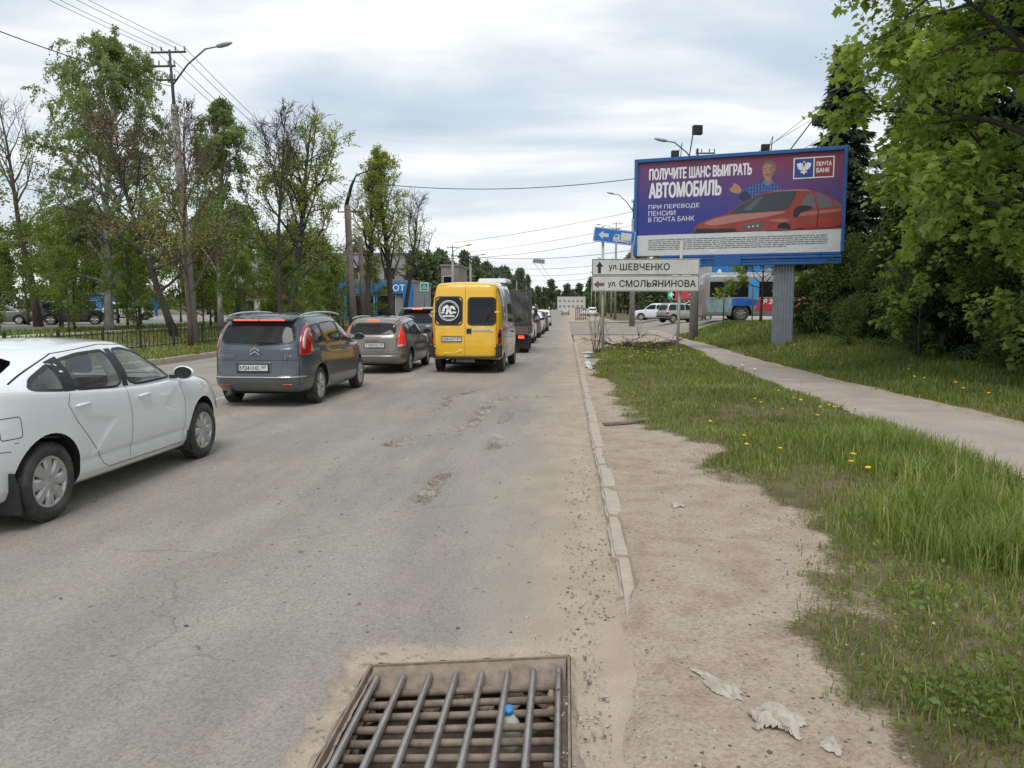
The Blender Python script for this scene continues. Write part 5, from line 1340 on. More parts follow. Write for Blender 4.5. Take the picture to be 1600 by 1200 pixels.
# ---- billboard
BBO = Vector((2.80, 31.30, 0)); BBR = Vector((9.98, 29.20, 0)); bdir = (BBR - BBO).normalized(); BW = (BBR - BBO).length
bb = empty('billboard', (8.2, 30.1, float(terrain(8.2, 30.1)))); tag(bb, 'large billboard with a red car advertisement on one grey post', 'billboard')
binv = Matrix.Translation(-Vector(bb.location)); V0 = 3.78; VH = 3.62
MBB = binv @ plane_matrix((BBO.x, BBO.y, V0), bdir, (0, 0, 1))
back = MBB @ Matrix.Translation((0, 0, -.30))
b = MB(); b.prism([(-.05, -.02), (BW + .05, -.02), (BW + .05, VH + .02), (-.05, VH + .02)], back, .27); b.build('panel_box', simple('sheet_metal', (0.16, 0.17, 0.18), .6, .4), bb)
b = MB()
for x0, y0, x1, y1 in ((-.14, -.02, -.0, VH + .14), (BW - .0, -.02, BW + .12, VH + .14), (0, VH, BW, VH + .14)): b.prism([(x0, y0), (x1, y0), (x1, y1), (x0, y1)], back, .40)
b.build('frame', bbblue, bb, bevel=.015)
for kx in range(4):
    b = MB(); b.prism([(.9, -.10 - .115 * kx), (BW + .05, -.10 - .115 * kx), (BW + .05, -.005 - .115 * kx), (.9, -.005 - .115 * kx)], back, .36 + .03 * (kx % 2)); b.build('casing_slat', bbblue, bb, bevel=.012)
b = MB(); b.prism([(3.0, -.46), (4.0, -.46), (4.0, -.03), (3.0, -.03)], back @ Matrix.Translation((0, 0, .40)), .05); b.build('casing_cover', bbblue, bb, bevel=.01)
# poster ground: printed gradient from plum to blue
m, nt, bs = new_mat('poster_print')
tc = node(nt, 'ShaderNodeTexCoord'); sp_ = node(nt, 'ShaderNodeSeparateXYZ'); nt.links.new(tc.outputs['Generated'], sp_.inputs[0])
gf = mth(nt, 'ADD', mth(nt, 'MULTIPLY', sp_.outputs['Z'], .95), mth(nt, 'MULTIPLY', sp_.outputs['X'], .22))
nt.links.new(ramp(nt, gf, ((0.28, (0.030, 0.042, 0.26)), (0.55, (0.075, 0.045, 0.22)), (0.85, (0.135, 0.045, 0.15)), (1.08, (0.20, 0.035, 0.085)))), bs.inputs['Base Color']); bs.inputs['Roughness'].default_value = .45
bump(nt, bs, noise(nt, 1.4, 3, .5, objc(nt), .6), .25, .05)
po = flat('poster', [(0, .80), (BW, .83), (BW, VH), (0, VH)], MBB, m, bb, .012); po['label'] = 'plum to blue printed advertisement for a prize car'
m = simple('poster_white', (0.62, 0.63, 0.64), .5, var=.05, scale=2); bump(m.node_tree, m.node_tree.nodes['Principled BSDF'], noise(m.node_tree, 3.5, 3, .5, objc(m.node_tree), 1.2), .5, .04)
pw = flat('poster_footer', [(0, 0), (BW, 0), (BW, .828), (0, .798)], MBB, m, bb, .012)
printw = simple('print_white', (0.78, 0.78, 0.80), .5, var=.03)
for s, u, v, w, h, bo in (('ПОЛУЧИТЕ ШАНС ВЫИГРАТЬ', .43, 2.94, 3.84, .42, .03), ('АВТОМОБИЛЬ', .43, 2.24, 2.73, .57, .045), ('ПРИ ПЕРЕВОДЕ', .43, 1.785, 1.96, .19, .0), ('ПЕНСИИ', .43, 1.55, 1.05, .19, .0), ('В ПОЧТА БАНК', .43, 1.31, 1.78, .19, .0)):
    text_obj('lettering', s, w, h, MBB @ Matrix.Translation((u, v, .0125)), printw, po, heavy=bo)
ink = simple('print_grey', (0.13, 0.13, 0.14), .6)
rr = random.Random(5)
for ln in range(6):
    b = MB(); u = .45; end = BW - .45 if ln < 5 else 5.6
    while u < end:
        w = rr.uniform(.05, .26); b.prism([(u, .595 - ln * .075), (min(u + w, end), .595 - ln * .075), (min(u + w, end), .63 - ln * .075), (u, .63 - ln * .075)], MBB @ Matrix.Translation((0, 0, .0125)), .002); u += w + rr.uniform(.018, .035)
    b.build('fine_print', ink, pw)
def pr(name, poly, col, z, rough=.5, var=.06):
    mm = MATS.get('print_' + name) or simple('print_' + name, col, rough, var=var, scale=1.5)
    return flat(name, poly, MBB, mm, po, .002, z)
# the printed man: hand, sleeve, shirt, neck, head, hair
chk, nt, bs = new_mat('print_check_shirt')
oc = objc(nt); sp_ = node(nt, 'ShaderNodeSeparateXYZ'); nt.links.new(oc, sp_.inputs[0])
def stripe(ax, f): return mth(nt, 'GREATER_THAN', mth(nt, 'SINE', mth(nt, 'MULTIPLY', sp_.outputs[ax], f)), .35)
cc = mixc(nt, mth(nt, 'MULTIPLY', stripe('X', 60), .6), (0.03, 0.07, 0.26), (0.16, 0.28, 0.55)); cc = mixc(nt, mth(nt, 'MULTIPLY', stripe('Z', 55), .5), cc, (0.015, 0.03, 0.12)); nt.links.new(cc, bs.inputs['Base Color']); bs.inputs['Roughness'].default_value = .5
flat('printed_shirt', chaikin([(3.95, 2.33), (3.80, 2.18), (3.85, 1.95), (4.1, 1.9), (5.45, 2.1), (5.35, 2.40), (5.18, 2.56), (5.02, 2.66), (4.72, 2.66), (4.45, 2.56), (4.2, 2.5)], 2), MBB, chk, po, .002, .0125)
skin = (0.42, 0.21, 0.14)
pr('printed_neck', [(4.76, 2.58), (4.86, 2.50), (5.0, 2.58), (5.02, 2.8), (4.76, 2.8)], (0.36, 0.17, 0.11), .015)
pr('printed_hair', chaikin([(4.66, 2.98), (4.66, 3.22), (4.74, 3.36), (4.92, 3.42), (5.10, 3.36), (5.17, 3.2), (5.13, 2.95), (5.05, 2.85), (4.8, 2.9)], 2), (0.17, 0.13, 0.11), .0155)
pr('printed_face', chaikin([(4.69, 2.95), (4.69, 3.17), (4.75, 3.27), (4.9, 3.30), (5.03, 3.25), (5.06, 3.0), (5.0, 2.78), (4.88, 2.68), (4.77, 2.72)], 2), skin, .018)
for nm, pol in (('printed_eye', disc(4.78, 3.06, .022, 8)), ('printed_eye', disc(4.94, 3.07, .022, 8)), ('printed_moustache', chaikin([(4.76, 2.89), (4.86, 2.93), (4.97, 2.89), (4.97, 2.86), (4.86, 2.89), (4.77, 2.86)], 1)), ('printed_brow', [(4.73, 3.11), (4.82, 3.13), (4.82, 3.145), (4.73, 3.13)]), ('printed_brow', [(4.9, 3.14), (5.0, 3.12), (5.0, 3.14), (4.9, 3.155)])): pr(nm, pol, (0.12, 0.075, 0.06), .0205)
pr('printed_face_shade', chaikin([(4.98, 2.80), (5.06, 3.0), (5.04, 3.22), (4.98, 3.25), (4.97, 3.0), (4.92, 2.76)], 2), (0.30, 0.135, 0.085), .0203)
pr('printed_ear', chaikin([(5.06, 2.98), (5.12, 3.03), (5.11, 3.12), (5.06, 3.1)], 1), (0.36, 0.17, 0.11), .0203)
pr('printed_mouth', [(4.80, 2.845), (4.92, 2.845), (4.90, 2.83), (4.82, 2.83)], (0.25, 0.08, 0.065), .0205)
pr('printed_collar', [(4.70, 2.60), (4.78, 2.74), (4.88, 2.52), (4.84, 2.48)], (0.10, 0.18, 0.42), .0203); pr('printed_collar', [(5.08, 2.60), (5.01, 2.74), (4.90, 2.52), (4.94, 2.48)], (0.08, 0.14, 0.36), .0203)
pr('printed_sleeve_shade', chaikin([(3.97, 2.32), (4.15, 2.34), (4.32, 2.1), (4.1, 1.95), (3.9, 2.0), (3.84, 2.18)], 1), (0.02, 0.035, 0.12), .0203)
pr('printed_nose', [(4.83, 2.93), (4.88, 2.93), (4.865, 3.06), (4.845, 3.06)], (0.33, 0.15, 0.10), .0205)
pr('printed_hand', chaikin([(3.50, 2.44), (3.56, 2.52), (3.66, 2.55), (3.60, 2.65), (3.68, 2.64), (3.82, 2.58), (3.93, 2.45), (3.96, 2.34), (3.84, 2.24), (3.70, 2.27), (3.55, 2.33)], 1), skin, .018)
# the printed car
red = (0.30, 0.045, 0.032)
pr('printed_car_body', chaikin([(2.20, .84), (2.22, 1.0), (2.34, 1.16), (2.75, 1.33), (3.36, 1.5), (4.18, 2.0), (4.6, 2.22), (5.3, 2.30), (6.15, 2.31), (6.6, 2.2), (7.0, 2.02), (7.46, 1.72), (7.47, .83)], 1, .12), red, .0225, .3, .25)
pr('printed_bonnet_light', chaikin([(2.45, 1.18), (3.4, 1.48), (4.9, 1.53), (5.75, 1.52), (4.9, 1.35), (3.9, 1.22), (3.0, 1.08)], 2), (0.42, 0.19, 0.165), .025)
pr('printed_roof_light', chaikin([(4.7, 2.235), (5.4, 2.295), (6.1, 2.30), (6.5, 2.21), (6.1, 2.25), (5.4, 2.27)], 1), (0.45, 0.22, 0.19), .0252)
pr('printed_shoulder_light', chaikin([(5.9, 1.42), (6.6, 1.50), (7.46, 1.55), (7.46, 1.45), (6.7, 1.38), (6.0, 1.30)], 1), (0.40, 0.14, 0.115), .0252)
pr('printed_sill_shade', [(4.9, .84), (5.8, .86), (6.4, .95), (7.46, 1.0), (7.46, .83), (4.9, .82)], (0.12, 0.015, 0.012), .0258)
pr('printed_wing_light', chaikin([(4.85, 1.22), (5.5, 1.28), (5.75, 1.15), (5.3, 1.12)], 1), (0.42, 0.15, 0.12), .0252)
pr('printed_screen_glare', [(4.0, 1.62), (4.5, 2.05), (4.75, 2.12), (4.3, 1.6)], (0.09, 0.12, 0.14), .0275)
pr('printed_windscreen', chaikin([(3.44, 1.50), (4.22, 2.0), (4.62, 2.18), (5.5, 2.27), (5.88, 2.26), (5.9, 2.1), (5.62, 1.58), (4.6, 1.50)], 1, .15), (0.035, 0.05, 0.06), .025, .25)
pr('printed_window', chaikin([(6.02, 1.5), (6.10, 1.85), (6.28, 2.12), (6.45, 2.18), (6.62, 1.57)], 1, .15), (0.14, 0.13, 0.16), .025)
pr('printed_window', chaikin([(6.70, 1.57), (6.53, 2.18), (6.8, 2.10), (7.08, 1.88), (7.22, 1.62)], 1, .15), (0.14, 0.13, 0.16), .025)
pr('printed_window', [(7.28, 1.63), (7.16, 1.86), (7.45, 1.68), (7.46, 1.64)], (0.14, 0.13, 0.16), .025)
pr('printed_mirror', chaikin([(5.80, 1.42), (5.86, 1.62), (6.0, 1.72), (6.45, 1.68), (6.5, 1.55), (6.1, 1.50), (5.95, 1.25), (5.82, 1.3)], 1), (0.02, 0.02, 0.025), .028)
pr('printed_headlamp', chaikin([(3.8, .92), (4.1, 1.08), (4.7, 1.2), (4.82, 1.17), (4.7, .92), (4.4, .88)], 1), (0.10, 0.10, 0.11), .028)
for u in (4.25, 4.4, 4.56): pr('printed_lamp_spot', disc(u, 1.0 + (u - 4.25) * .1, .035, 10), (0.6, 0.6, 0.62), .031)
pr('printed_grille', [(2.22, .83), (2.30, 1.0), (3.0, .97), (3.75, .96), (3.8, .84)], (0.03, 0.02, 0.022), .0265)
pr('printed_wheel_arch', disc(5.5, .87, .25, 14, 0, math.pi), (0.015, 0.015, 0.017), .028)
pr('printed_door_crease', chaikin([(5.95, .86), (6.3, 1.02), (7.1, 1.1), (7.46, 1.15), (7.46, .98), (7.2, .88)], 1), (0.34, 0.028, 0.016), .028)
pr('printed_door_gap', [(6.62, .88), (6.66, .88), (6.70, 1.57), (6.66, 1.57)], (0.09, 0.012, 0.01), .0305)
# bank mark: eagle on blue, words on red
flat('logo_border', [(5.76, 2.68), (7.16, 2.68), (7.16, 3.44), (5.76, 3.44)], MBB, printw, po, .002, .0125)
pr('logo_blue', [(5.80, 2.72), (6.45, 2.72), (6.45, 3.40), (5.80, 3.40)], (0.022, 0.06, 0.26), .015)
pr('logo_red', [(6.49, 2.72), (7.12, 2.72), (7.12, 3.40), (6.49, 3.40)], (0.26, 0.03, 0.04), .015)
b = MB(); ME = MBB @ Matrix.Translation((6.125, 3.06, .0172))
for s_ in (-1, 1):
    for pol in ([(.02, .02), (.05, .13), (.12, .20), (.26, .16), (.22, .10), (.25, .06), (.19, .03), (.21, -.02), (.14, -.03), (.15, -.08), (.07, -.06)], [(.0, .05), (.035, .10), (.03, .17), (.075, .20), (.06, .15), (.07, .09), (.02, .0)], [(.02, -.08), (.09, -.10), (.12, -.18), (.06, -.16)]):
        b.prism([(x * s_, y) for x, y in pol][::s_], ME, .002)
b.prism([(-.05, .02), (.05, .02), (.06, -.10), (.03, -.22), (-.03, -.22), (-.06, -.10)], ME, .002); b.prism([(-.03, .20), (.03, .20), (.02, .25), (-.02, .25)], ME, .002)
b.build('logo_eagle', printw, po)
for s, v, w in (('ПОЧТА', 3.10, .50), ('БАНК', 2.87, .44)): text_obj('logo_lettering', s, w, .16, MBB @ Matrix.Translation((6.56, v, .0172)), printw, po, heavy=.012)
# post: corrugated steel column
vs, fs = [], []; P2 = []
for a, c_ in (((-.37, -.30), (.37, -.30)), ((.37, -.30), (.37, .30)), ((.37, .30), (-.37, .30)), ((-.37, .30), (-.37, -.30))):
    for q in range(14):
        t = q / 14; P2.append((a[0] + (c_[0] - a[0]) * t + (.012 if (q // 1) % 2 else 0) * (1 if a[0] > 0 else -1) * (a[0] == c_[0]), a[1] + (c_[1] - a[1]) * t + (.014 if q % 2 else 0) * (1 if a[1] > 0 else -1) * (a[1] == c_[1])))
b = MB(); b.prism(P2, Matrix.Translation((0.06, .05, -.1)) @ Matrix.Rotation(math.atan2(bdir.y, bdir.x), 4, 'Z'), 3.55 - bb.location.z)
b.build('post', simple('corrugated_grey', (0.20, 0.225, 0.26), .5, .25, var=.15, scale=3, dirt=((0.13, 0.13, 0.13), .5, 2)), bb)
blk = simple('floodlight_black', (0.02, 0.02, 0.022), .6)
for u, kind in ((1.62, 0), (1.95, 1), (4.95, 0), (5.62, 2)):
    fl_ = empty('floodlight', (0, 0, 0), 0, bb)
    b = MB(); base = MBB @ Vector((u, VH + .14, -.1))
    if kind == 0:
        b.tube([base, base + Vector((.05, 0, .55)), base + Vector((-.12, -.05, .10))], .018, 6); b.build('bracket', rod, fl_)
        h = MB(); h.box(base + Vector((-.22, -.05, .13)), (.30, .16, .24)); h.build('lamp_box', blk, fl_, bevel=.015)
    else:
        tp = base + (Vector((.02, -.9, .9)) if kind == 1 else Vector((.68, -.5, 1.02)))
        b.tube([base, tp], .022, 6)
        if kind == 2: b.tube([tp, base + Vector((-1.1, .1, .0))], .008, 4)
        b.build('bracket', rod, fl_)
        h = MB(); h.box(tp + Vector((.12, -.02, -.1)), (.36, .2, .34), rz=.2); h.build('lamp_box', blk, fl_, bevel=.02)

# ---- lamp and wire poles
ins = simple('porcelain', (0.32, 0.30, 0.27), .4)
def pole(name, label, x, y, h, r0, r1, arms, lamp, mat=conc, lean=(0, 0), group='utility poles along the road', zbase=None, top_rod=1.4):
    z0 = float(terrain(x, y)) - .05 if zbase is None else zbase
    o = empty(name, (x, y, z0)); tag(o, label, 'pole', group)
    L = lambda z: Vector((lean[0] * z / h, lean[1] * z / h, z))
    b = MB(); b.tube([L(0), L(h * .5), L(h)], [r0, (r0 + r1) / 2, r1], 14); b.build('shaft', mat, o)
    b = MB(); b.tube([L(h - .3), L(h + .15), L(h + top_rod)], [r1 * 1.06, r1 * .5, r1 * .32], 10); b.build('top_tube', rod, o)
    for z, w, dx in arms:
        b = MB(); b.box(L(z) + Vector((dx, 0, 0)), (w, .06, .07)); a = b.build('cross_arm', rod, o)
        for s in (-.46, -.2, .2, .46):
            q = MB(); p = L(z) + Vector((dx + s * w, 0, .04)); q.lathe([(.001, .2), (.03, .19), (.042, .12), (.028, .1), (.04, .05), (.012, 0.0)], 8, Matrix.Translation(p)); q.build('insulator', ins, a)
    if lamp:
        dx, dz = lamp; s = math.copysign(1, dx); p0 = L(h + top_rod * .35)
        b = MB(); b.tube([p0, p0 + Vector((dx * .35, 0, dz * .55)), p0 + Vector((dx * .75, 0, dz * .95)), p0 + Vector((dx, 0, dz))], [.04, .036, .034, .03], 8); b.build('lamp_arm', steel, o)
        h_ = MB(); h_.lathe([(.001, 0), (.09, .06), (.13, .25), (.12, .5), (.06, .68), (.02, .72)], 12, Matrix.Translation(p0 + Vector((dx - s * .05, 0, dz))) @ Matrix.Rotation(s * R(78), 4, 'Y') @ Matrix.Diagonal((.7, 1, 1, 1))); h_.build('lamp_head', lampw, o)
    return o
pole('lamp_pole', 'tall concrete lamp pole with cross arms standing among the left trees', -15.8, 31.7, 10.0, .21, .135, [(12.1, 1.5, -.05), (11.55, 1.0, -.3), (11.0, .8, -.25)], (1.95, 1.5), lean=(-.45, 0), top_rod=2.2)
pole('lamp_pole', 'brown concrete lamp pole behind the beige estate with a long slanting arm', -13.45, 48.0, 8.0, .26, .19, [(7.6, 1.7, .2)], None, mat=simple('brown_concrete', (0.20, 0.165, 0.135), .9, var=.2, scale=2, bmp=.4), lean=(-.25, 0), top_rod=.4)
b = MB(); b.tube([(-13.75, 48, 8.1), (-13.4, 48, 9.3), (-13.1, 48, 9.9), (-11.6, 48, 10.45)], [.13, .10, .05, .04], 8); o = b.build('lamp_bracket', rod); tag(o, 'slanting bracket arm on top of the brown concrete pole', 'lamp arm')
b = MB(); b.tube([(-12.95, 48.5, .1), (-13.0, 48.3, 6.2)], [.17, .12], 10); tag(b.build('wooden_prop', simple('old_wood', (0.13, 0.105, 0.085), .9, var=.3, scale=3)), 'dark wooden prop standing against the brown pole', 'pole', 'utility poles along the road')
pole('lamp_pole', 'concrete lamp pole rising behind the billboard left half', 6.75, 41.5, 8.6, .24, .15, [(9.75, 1.0, .4), (9.1, .8, .4), (8.45, .8, .4)], (-1.6, 1.3), top_rod=1.4)
pole('lamp_pole', 'concrete lamp pole seen left of the billboard edge behind the street sign', 5.9, 70, 9.6, .26, .17, [(11.1, 1.0, .3), (10.4, .9, .3)], (-1.75, 1.6), top_rod=1.7)
pole('lamp_pole', 'thin lamp pole above the blue truck plate', 6.9, 110, 12.0, .2, .14, [(13.4, 1.3, .2), (12.7, 1.0, .1)], (-2.2, .7), top_rod=1.6)
for x, y, l, lb in ((-13.3, 90, 1.6, 'nearest of the three lamp poles beyond the yellow van roof'), (-13.2, 106, 1.5, 'middle of the three lamp poles beyond the yellow van roof'), (-13.0, 150, 2.0, 'farthest of the three lamp poles beyond the yellow van roof')):
    pole('lamp_pole', lb, x, y, 7.6, .2, .14, [(8.6, 1.3, 0), (7.6, 1.0, .3)], (l, .75), top_rod=1.3)
for k_, (x, y) in enumerate(((7.4, 128), (7.6, 152), (7.8, 180), (8.0, 215), (8.2, 255), (-12.9, 200), (-12.9, 250))):
    pole('lamp_pole', '%s lamp pole in the distant row %s of the road' % (('nearest', 'second', 'third', 'fourth', 'farthest', 'nearer', 'farther')[k_], 'right' if x > 0 else 'left'), x, y, 8.5, .2, .13, [], (-1.8 if x > 0 else 1.8, .7), group='distant lamp poles')
# pole near the bus, thin posts
b = MB(); b.tube([(9.2, 46.0, .4), (9.2, 46, 2.9)], .045, 8); tag(b.build('steel_post', steel), 'thin steel post before the bus front wheel', 'post', 'thin posts before the bus')
b = MB(); b.tube([(10.85, 46.0, .5), (10.85, 46, 3.0)], .04, 8); tag(b.build('steel_post', steel), 'thin steel post before the red side of the bus', 'post', 'thin posts before the bus')

# ---- crossing sign on the left, small signs beyond the junction
def board(name, label, x, y, z, w, h, mat, posth, cat='road sign', rim=None, group=None):
    g0 = float(terrain(x, y)) if abs(x) < 100 else 0
    o = empty(name, (x, y, g0)); tag(o, label, cat, group)
    b = MB(); b.tube([(0, .06, 0), (0, .06, z - g0 + h * .4)], .045, 8); b.build('post', steel, o)
    if rim:
        b = MB(); b.prism(rrect(-w * .68, -h * .68, w * .68, h * .68, .05), Matrix.Translation((0, .02, z - g0)) @ Matrix.Rotation(math.pi / 2, 4, 'X'), .02); b.build('rim', rim, o)
    b = MB(); b.prism(rrect(-w / 2, -h / 2, w / 2, h / 2, .04), Matrix.Translation((0, -.01, z - g0)) @ Matrix.Rotation(math.pi / 2, 4, 'X'), .02); b.build('plate', mat, o)
    return o
o = board('crossing_sign', 'blue pedestrian crossing sign with a bright yellow-green border', -13.9, 75, 3.75, .62, .62, signblue, 3.2, rim=simple('fluorescent_border', (0.55, 0.75, 0.22), .5))
MC = Matrix.Translation((0, -.035, 3.75 - o.location.z)) @ Matrix.Rotation(math.pi / 2, 4, 'X')
b = MB(); b.prism([(-.24, -.2), (.24, -.2), (0, .26)], MC, .004); b.build('triangle', signw, o)
b = MB(); b.prism([(-.02, .12), (.05, .06), (.03, -.06), (.09, -.17), (.04, -.17), (-.01, -.08), (-.06, -.17), (-.1, -.17), (-.04, -.02), (-.07, .06)], MC @ Matrix.Translation((0, 0, .005)), .003); b.build('walking_figure', signk, o)
hs = empty('hanging_sign', (-2.68, 75, 6.17)); hs.rotation_euler = (0, R(5), 0); tag(hs, 'grey lettered sign hanging from wires over the road', 'sign')
b = MB(); b.prism(rrect(-.58, -.22, .58, .22, .02), Matrix.Rotation(math.pi / 2, 4, 'X'), .03); b.build('plate', simple('hanging_grey', (0.36, 0.40, 0.40), .6, var=.12), hs)
b = MB()
for k in range(4): b.prism(rrect(-.48 + k * .26, -.12, -.31 + k * .26, .12, .03), Matrix.Translation((0, -.032, 0)) @ Matrix.Rotation(math.pi / 2, 4, 'X'), .004)
b.build('lettering', simple('hanging_letters', (0.14, 0.16, 0.17), .6), hs)
rl = empty('railing', (1.7, 93.5, -.01)); tag(rl, 'dark steel railing at the far corner of the junction', 'railing')
for k in range(6):
    b = MB(); b.box((-.55 + k * .25, k * .5, .85), (.09, .09, 1.75)); b.build('bar', rod, rl)
for z in (.35, 1.6):
    b = MB(); b.tube([(-.55, 0, z), (.7, 2.5, z)], .035, 6); b.build('rail', rod, rl)
tl = empty('traffic_light', (4.6, 100, 0)); tag(tl, 'small traffic light on a pole beyond the junction', 'traffic light')
b = MB(); b.tube([(0, 0, 0), (0, 0, 3.2)], .06, 8); b.build('post', steel, tl); b = MB(); b.box((0, -.1, 2.8), (.34, .26, .95)); hb = b.build('housing', blk, tl, bevel=.03)
for k, c_ in enumerate(((0.5, .04, .03), (.4, .3, .03), (.03, .3, .1))):
    q = MB(); q.prism(disc(0, 0, .1, 14), Matrix.Translation((0, -.235, 3.1 - k * .3)) @ Matrix.Rotation(math.pi / 2, 4, 'X'), .01); q.build('lens', simple('lens_%d' % k, c_, .2), hb)

# ---- wires
wm = simple('cable', (0.045, 0.045, 0.05), .6)
def wire(name, label, a, c_, sag, r=.014, group='overhead wires'):
    a, c_ = Vector(a), Vector(c_); b = MB()
    b.tube([a.lerp(c_, t) - Vector((0, 0, 4 * sag * t * (1 - t))) for t in np.linspace(0, 1, 17)], r, 5, cap=False)
    return tag(b.build(name, wm), label, 'wire', group)
wire('overhead_cable', 'thick cable sagging across the road from tree to billboard', (-13.6, 48, 9.6), (6.75, 41.5, 8.9), .75, .022)
wire('overhead_cable', 'second sagging cable across the road below the thick one', (-13.4, 80, 6.8), (5.9, 70, 8.3), .6, .02)
wire('overhead_wire', 'upper thin span wire over the far road', (-13.3, 90, 9.2), (5.9, 70, 10.2), .2, .018)
wire('overhead_wire', 'middle thin span wire over the far road', (-13.3, 90, 8.0), (5.9, 70, 9.0), .3, .018)
for k, (ya, yb, za, zb_) in enumerate(((78, 74, 6.6, 7.0), (95, 92, 6.4, 6.9), (112, 108, 6.3, 6.7), (132, 130, 6.3, 6.6), (160, 158, 6.2, 6.5), (190, 190, 6.2, 6.4))):
    wire('span_wire', '%s span wire across the road beyond the hanging sign' % ('nearest', 'second', 'third', 'fourth', 'fifth', 'farthest')[k], (-13.2, ya, za + .6), (9.0, yb, zb_ + .6), .9, .022)
for k, x in enumerate((-9.1, -8.5, -3.2, -2.6)):
    wire('trolley_wire', ('left', 'right')[k % 2] + ' trolley wire of the ' + ('opposite', 'near')[k // 2] + ' lanes running along the road', (x, 74, 6.1), (x + 1.0, 320, 6.0), .1, .02)
for k, (x, z) in enumerate(((-17.05, 12.35), (-16.7, 12.35), (-16.1, 12.35), (-15.7, 12.35))):
    wire('power_line', '%s power line from the left, running from the tall left pole to the brown pole' % ('first', 'second', 'third', 'fourth')[k], (x, 31.7, z), (-14.1 + .4 * k, 48, 8.0), .35, .012)
    wire('power_line', '%s power line from the left, running from the tall left pole over the camera' % ('first', 'second', 'third', 'fourth')[k], (x, 31.7, z), (-19.5 + .35 * k, -8, 12.2), .6, .009)
wire('overhead_cable', 'lower thin cable at the far left edge of the sky', (-30, 36, 10.8), (-18.0, 38, 7.5), .3, .016)
wire('overhead_cable', 'upper thin cable at the far left edge of the sky', (-17.5, 20, 10.0), (-16.2, 31.7, 10.8), .2, .018)
wire('guy_wire', 'thin wire from the billboard lamp up to the spruce', (7.2, 30.1, 7.5), (13.5, 33, 12.6), .05, .010)
wire('guy_wire', 'lower thin wire from the billboard top into the trees', (8.6, 29.7, 7.5), (13.5, 32, 10.8), .05, .010)

# ---- low fence behind the left kerb
fm = simple('fence_iron', (0.045, 0.042, 0.038), .75, .2, var=.3, scale=8)
fe = empty('picket_fence', (-16.0, 40, .13)); tag(fe, 'low dark iron picket fence along the left verge', 'fence')
pk_ = MB().box((0, 0, .40), (.022, .022, .80)).mesh('picket', fm); ps_ = MB().box((0, 0, .44), (.07, .07, .92)).mesh('fence_post', fm)
y = 16.0; k = 0
while y < 66:
    link('fence_post' if k % 8 == 0 else 'picket', ps_ if k % 8 == 0 else pk_, fe, (.05 * math.sin(y * .4), y - 40, random.uniform(-.015, .015))).rotation_euler = (random.uniform(-.03, .03), random.uniform(-.03, .03), 0)
    y += .30; k += 1
for z in (.14, .70):
    b = MB(); b.tube([(.05 * math.sin(yy * .4), yy - 40, z) for yy in np.arange(16, 66.1, 1)], .016, 4); b.build('rail', fm, fe)

# ================================================================ buildings
def wallmat(name, col, var=.1, sc=1.0): return simple(name, col, .85, var=var, scale=sc, bmp=.2, bscale=12)
blue_w = wallmat('shop_blue', (0.025, 0.17, 0.46)); grey_w = wallmat('wall_grey', (0.27, 0.275, 0.28)); white_w = wallmat('wall_white', (0.55, 0.55, 0.53)); dkglass = M_('opaque_glass'); red_w = wallmat('shop_red', (0.45, 0.06, 0.07)); dark_w = wallmat('shop_dark', (0.05, 0.06, 0.10)); roofm = wallmat('roof_grey', (0.20, 0.20, 0.205))
def building(name, label, x0, x1, y0, depth, z1, wall, windows=(), fascia=None, group=None, rows=None, pillars=(), z0=.3, roof_over=.25):
    cx = (x0 + x1) / 2; o = empty(name, (cx, y0, z0)); tag(o, label, 'building', group)
    b = MB(); b.box((0, depth / 2, (z1 - z0) / 2), (x1 - x0, depth, z1 - z0)); b.build('wall', wall, o)
    b = MB(); b.box((0, depth / 2, z1 - z0 + .13), (x1 - x0 + roof_over, depth + roof_over, .22)); b.build('roof', roofm, o)
    if fascia:
        f0, f1, fm_ = fascia; b = MB(); b.box((0, -.16, (f0 + f1) / 2 - z0), (x1 - x0 + .1, .3, f1 - f0)); b.build('fascia', fm_, o)
    for wx0, wx1, wz0, wz1 in windows:
        b = MB(); b.box(((wx0 + wx1) / 2 - cx, -.02, (wz0 + wz1) / 2 - z0), (wx1 - wx0 + .14, .1, wz1 - wz0 + .14)); w = b.build('window', white_w, o)
        b = MB(); b.box(((wx0 + wx1) / 2 - cx, -.075, (wz0 + wz1) / 2 - z0), (wx1 - wx0, .03, wz1 - wz0)); b.build('pane', dkglass if y0 < 300 else M_('dull_alloy'), w)
    for px_, pw_, pm in pillars:
        b = MB(); b.box((px_ - cx, -.2, (fascia[0] if fascia else z1) / 2 - z0 / 2), (pw_, .36, (fascia[0] if fascia else z1) - z0)); b.build('pillar', pm, o)
    return o
bs_ = building('shop_building', 'low shop with bright blue fascia and pillars behind the left trees', -25.5, -15.2, 76, 10, 4.2, grey_w, [(-23.6, -21.6, .8, 2.9), (-21.2, -19.2, .8, 2.9), (-18.8, -17.0, .5, 2.9)], (3.1, 4.25, blue_w), pillars=[(-25.1, .8, blue_w), (-22.0, .25, blue_w), (-18.9, .3, blue_w), (-15.7, .9, blue_w)])
text_obj('sign_lettering', 'УЮТ', 2.0, .62, plane_matrix((-18.0 + 20.35, -.33, 3.35 - .3), (1, 0, 0), (0, 0, 1)), printw, bs_, heavy=.04)
building('shop_building', 'dark shop corner with a pale poster behind the crossing sign', -15.0, -12.9, 92, 8, 6.6, wallmat('brick_grey', (0.24, 0.2, 0.19)), [(-14.7, -13.5, 3.0, 5.4)], (1.9, 2.6, dark_w), pillars=[(-13.2, .6, blue_w)])
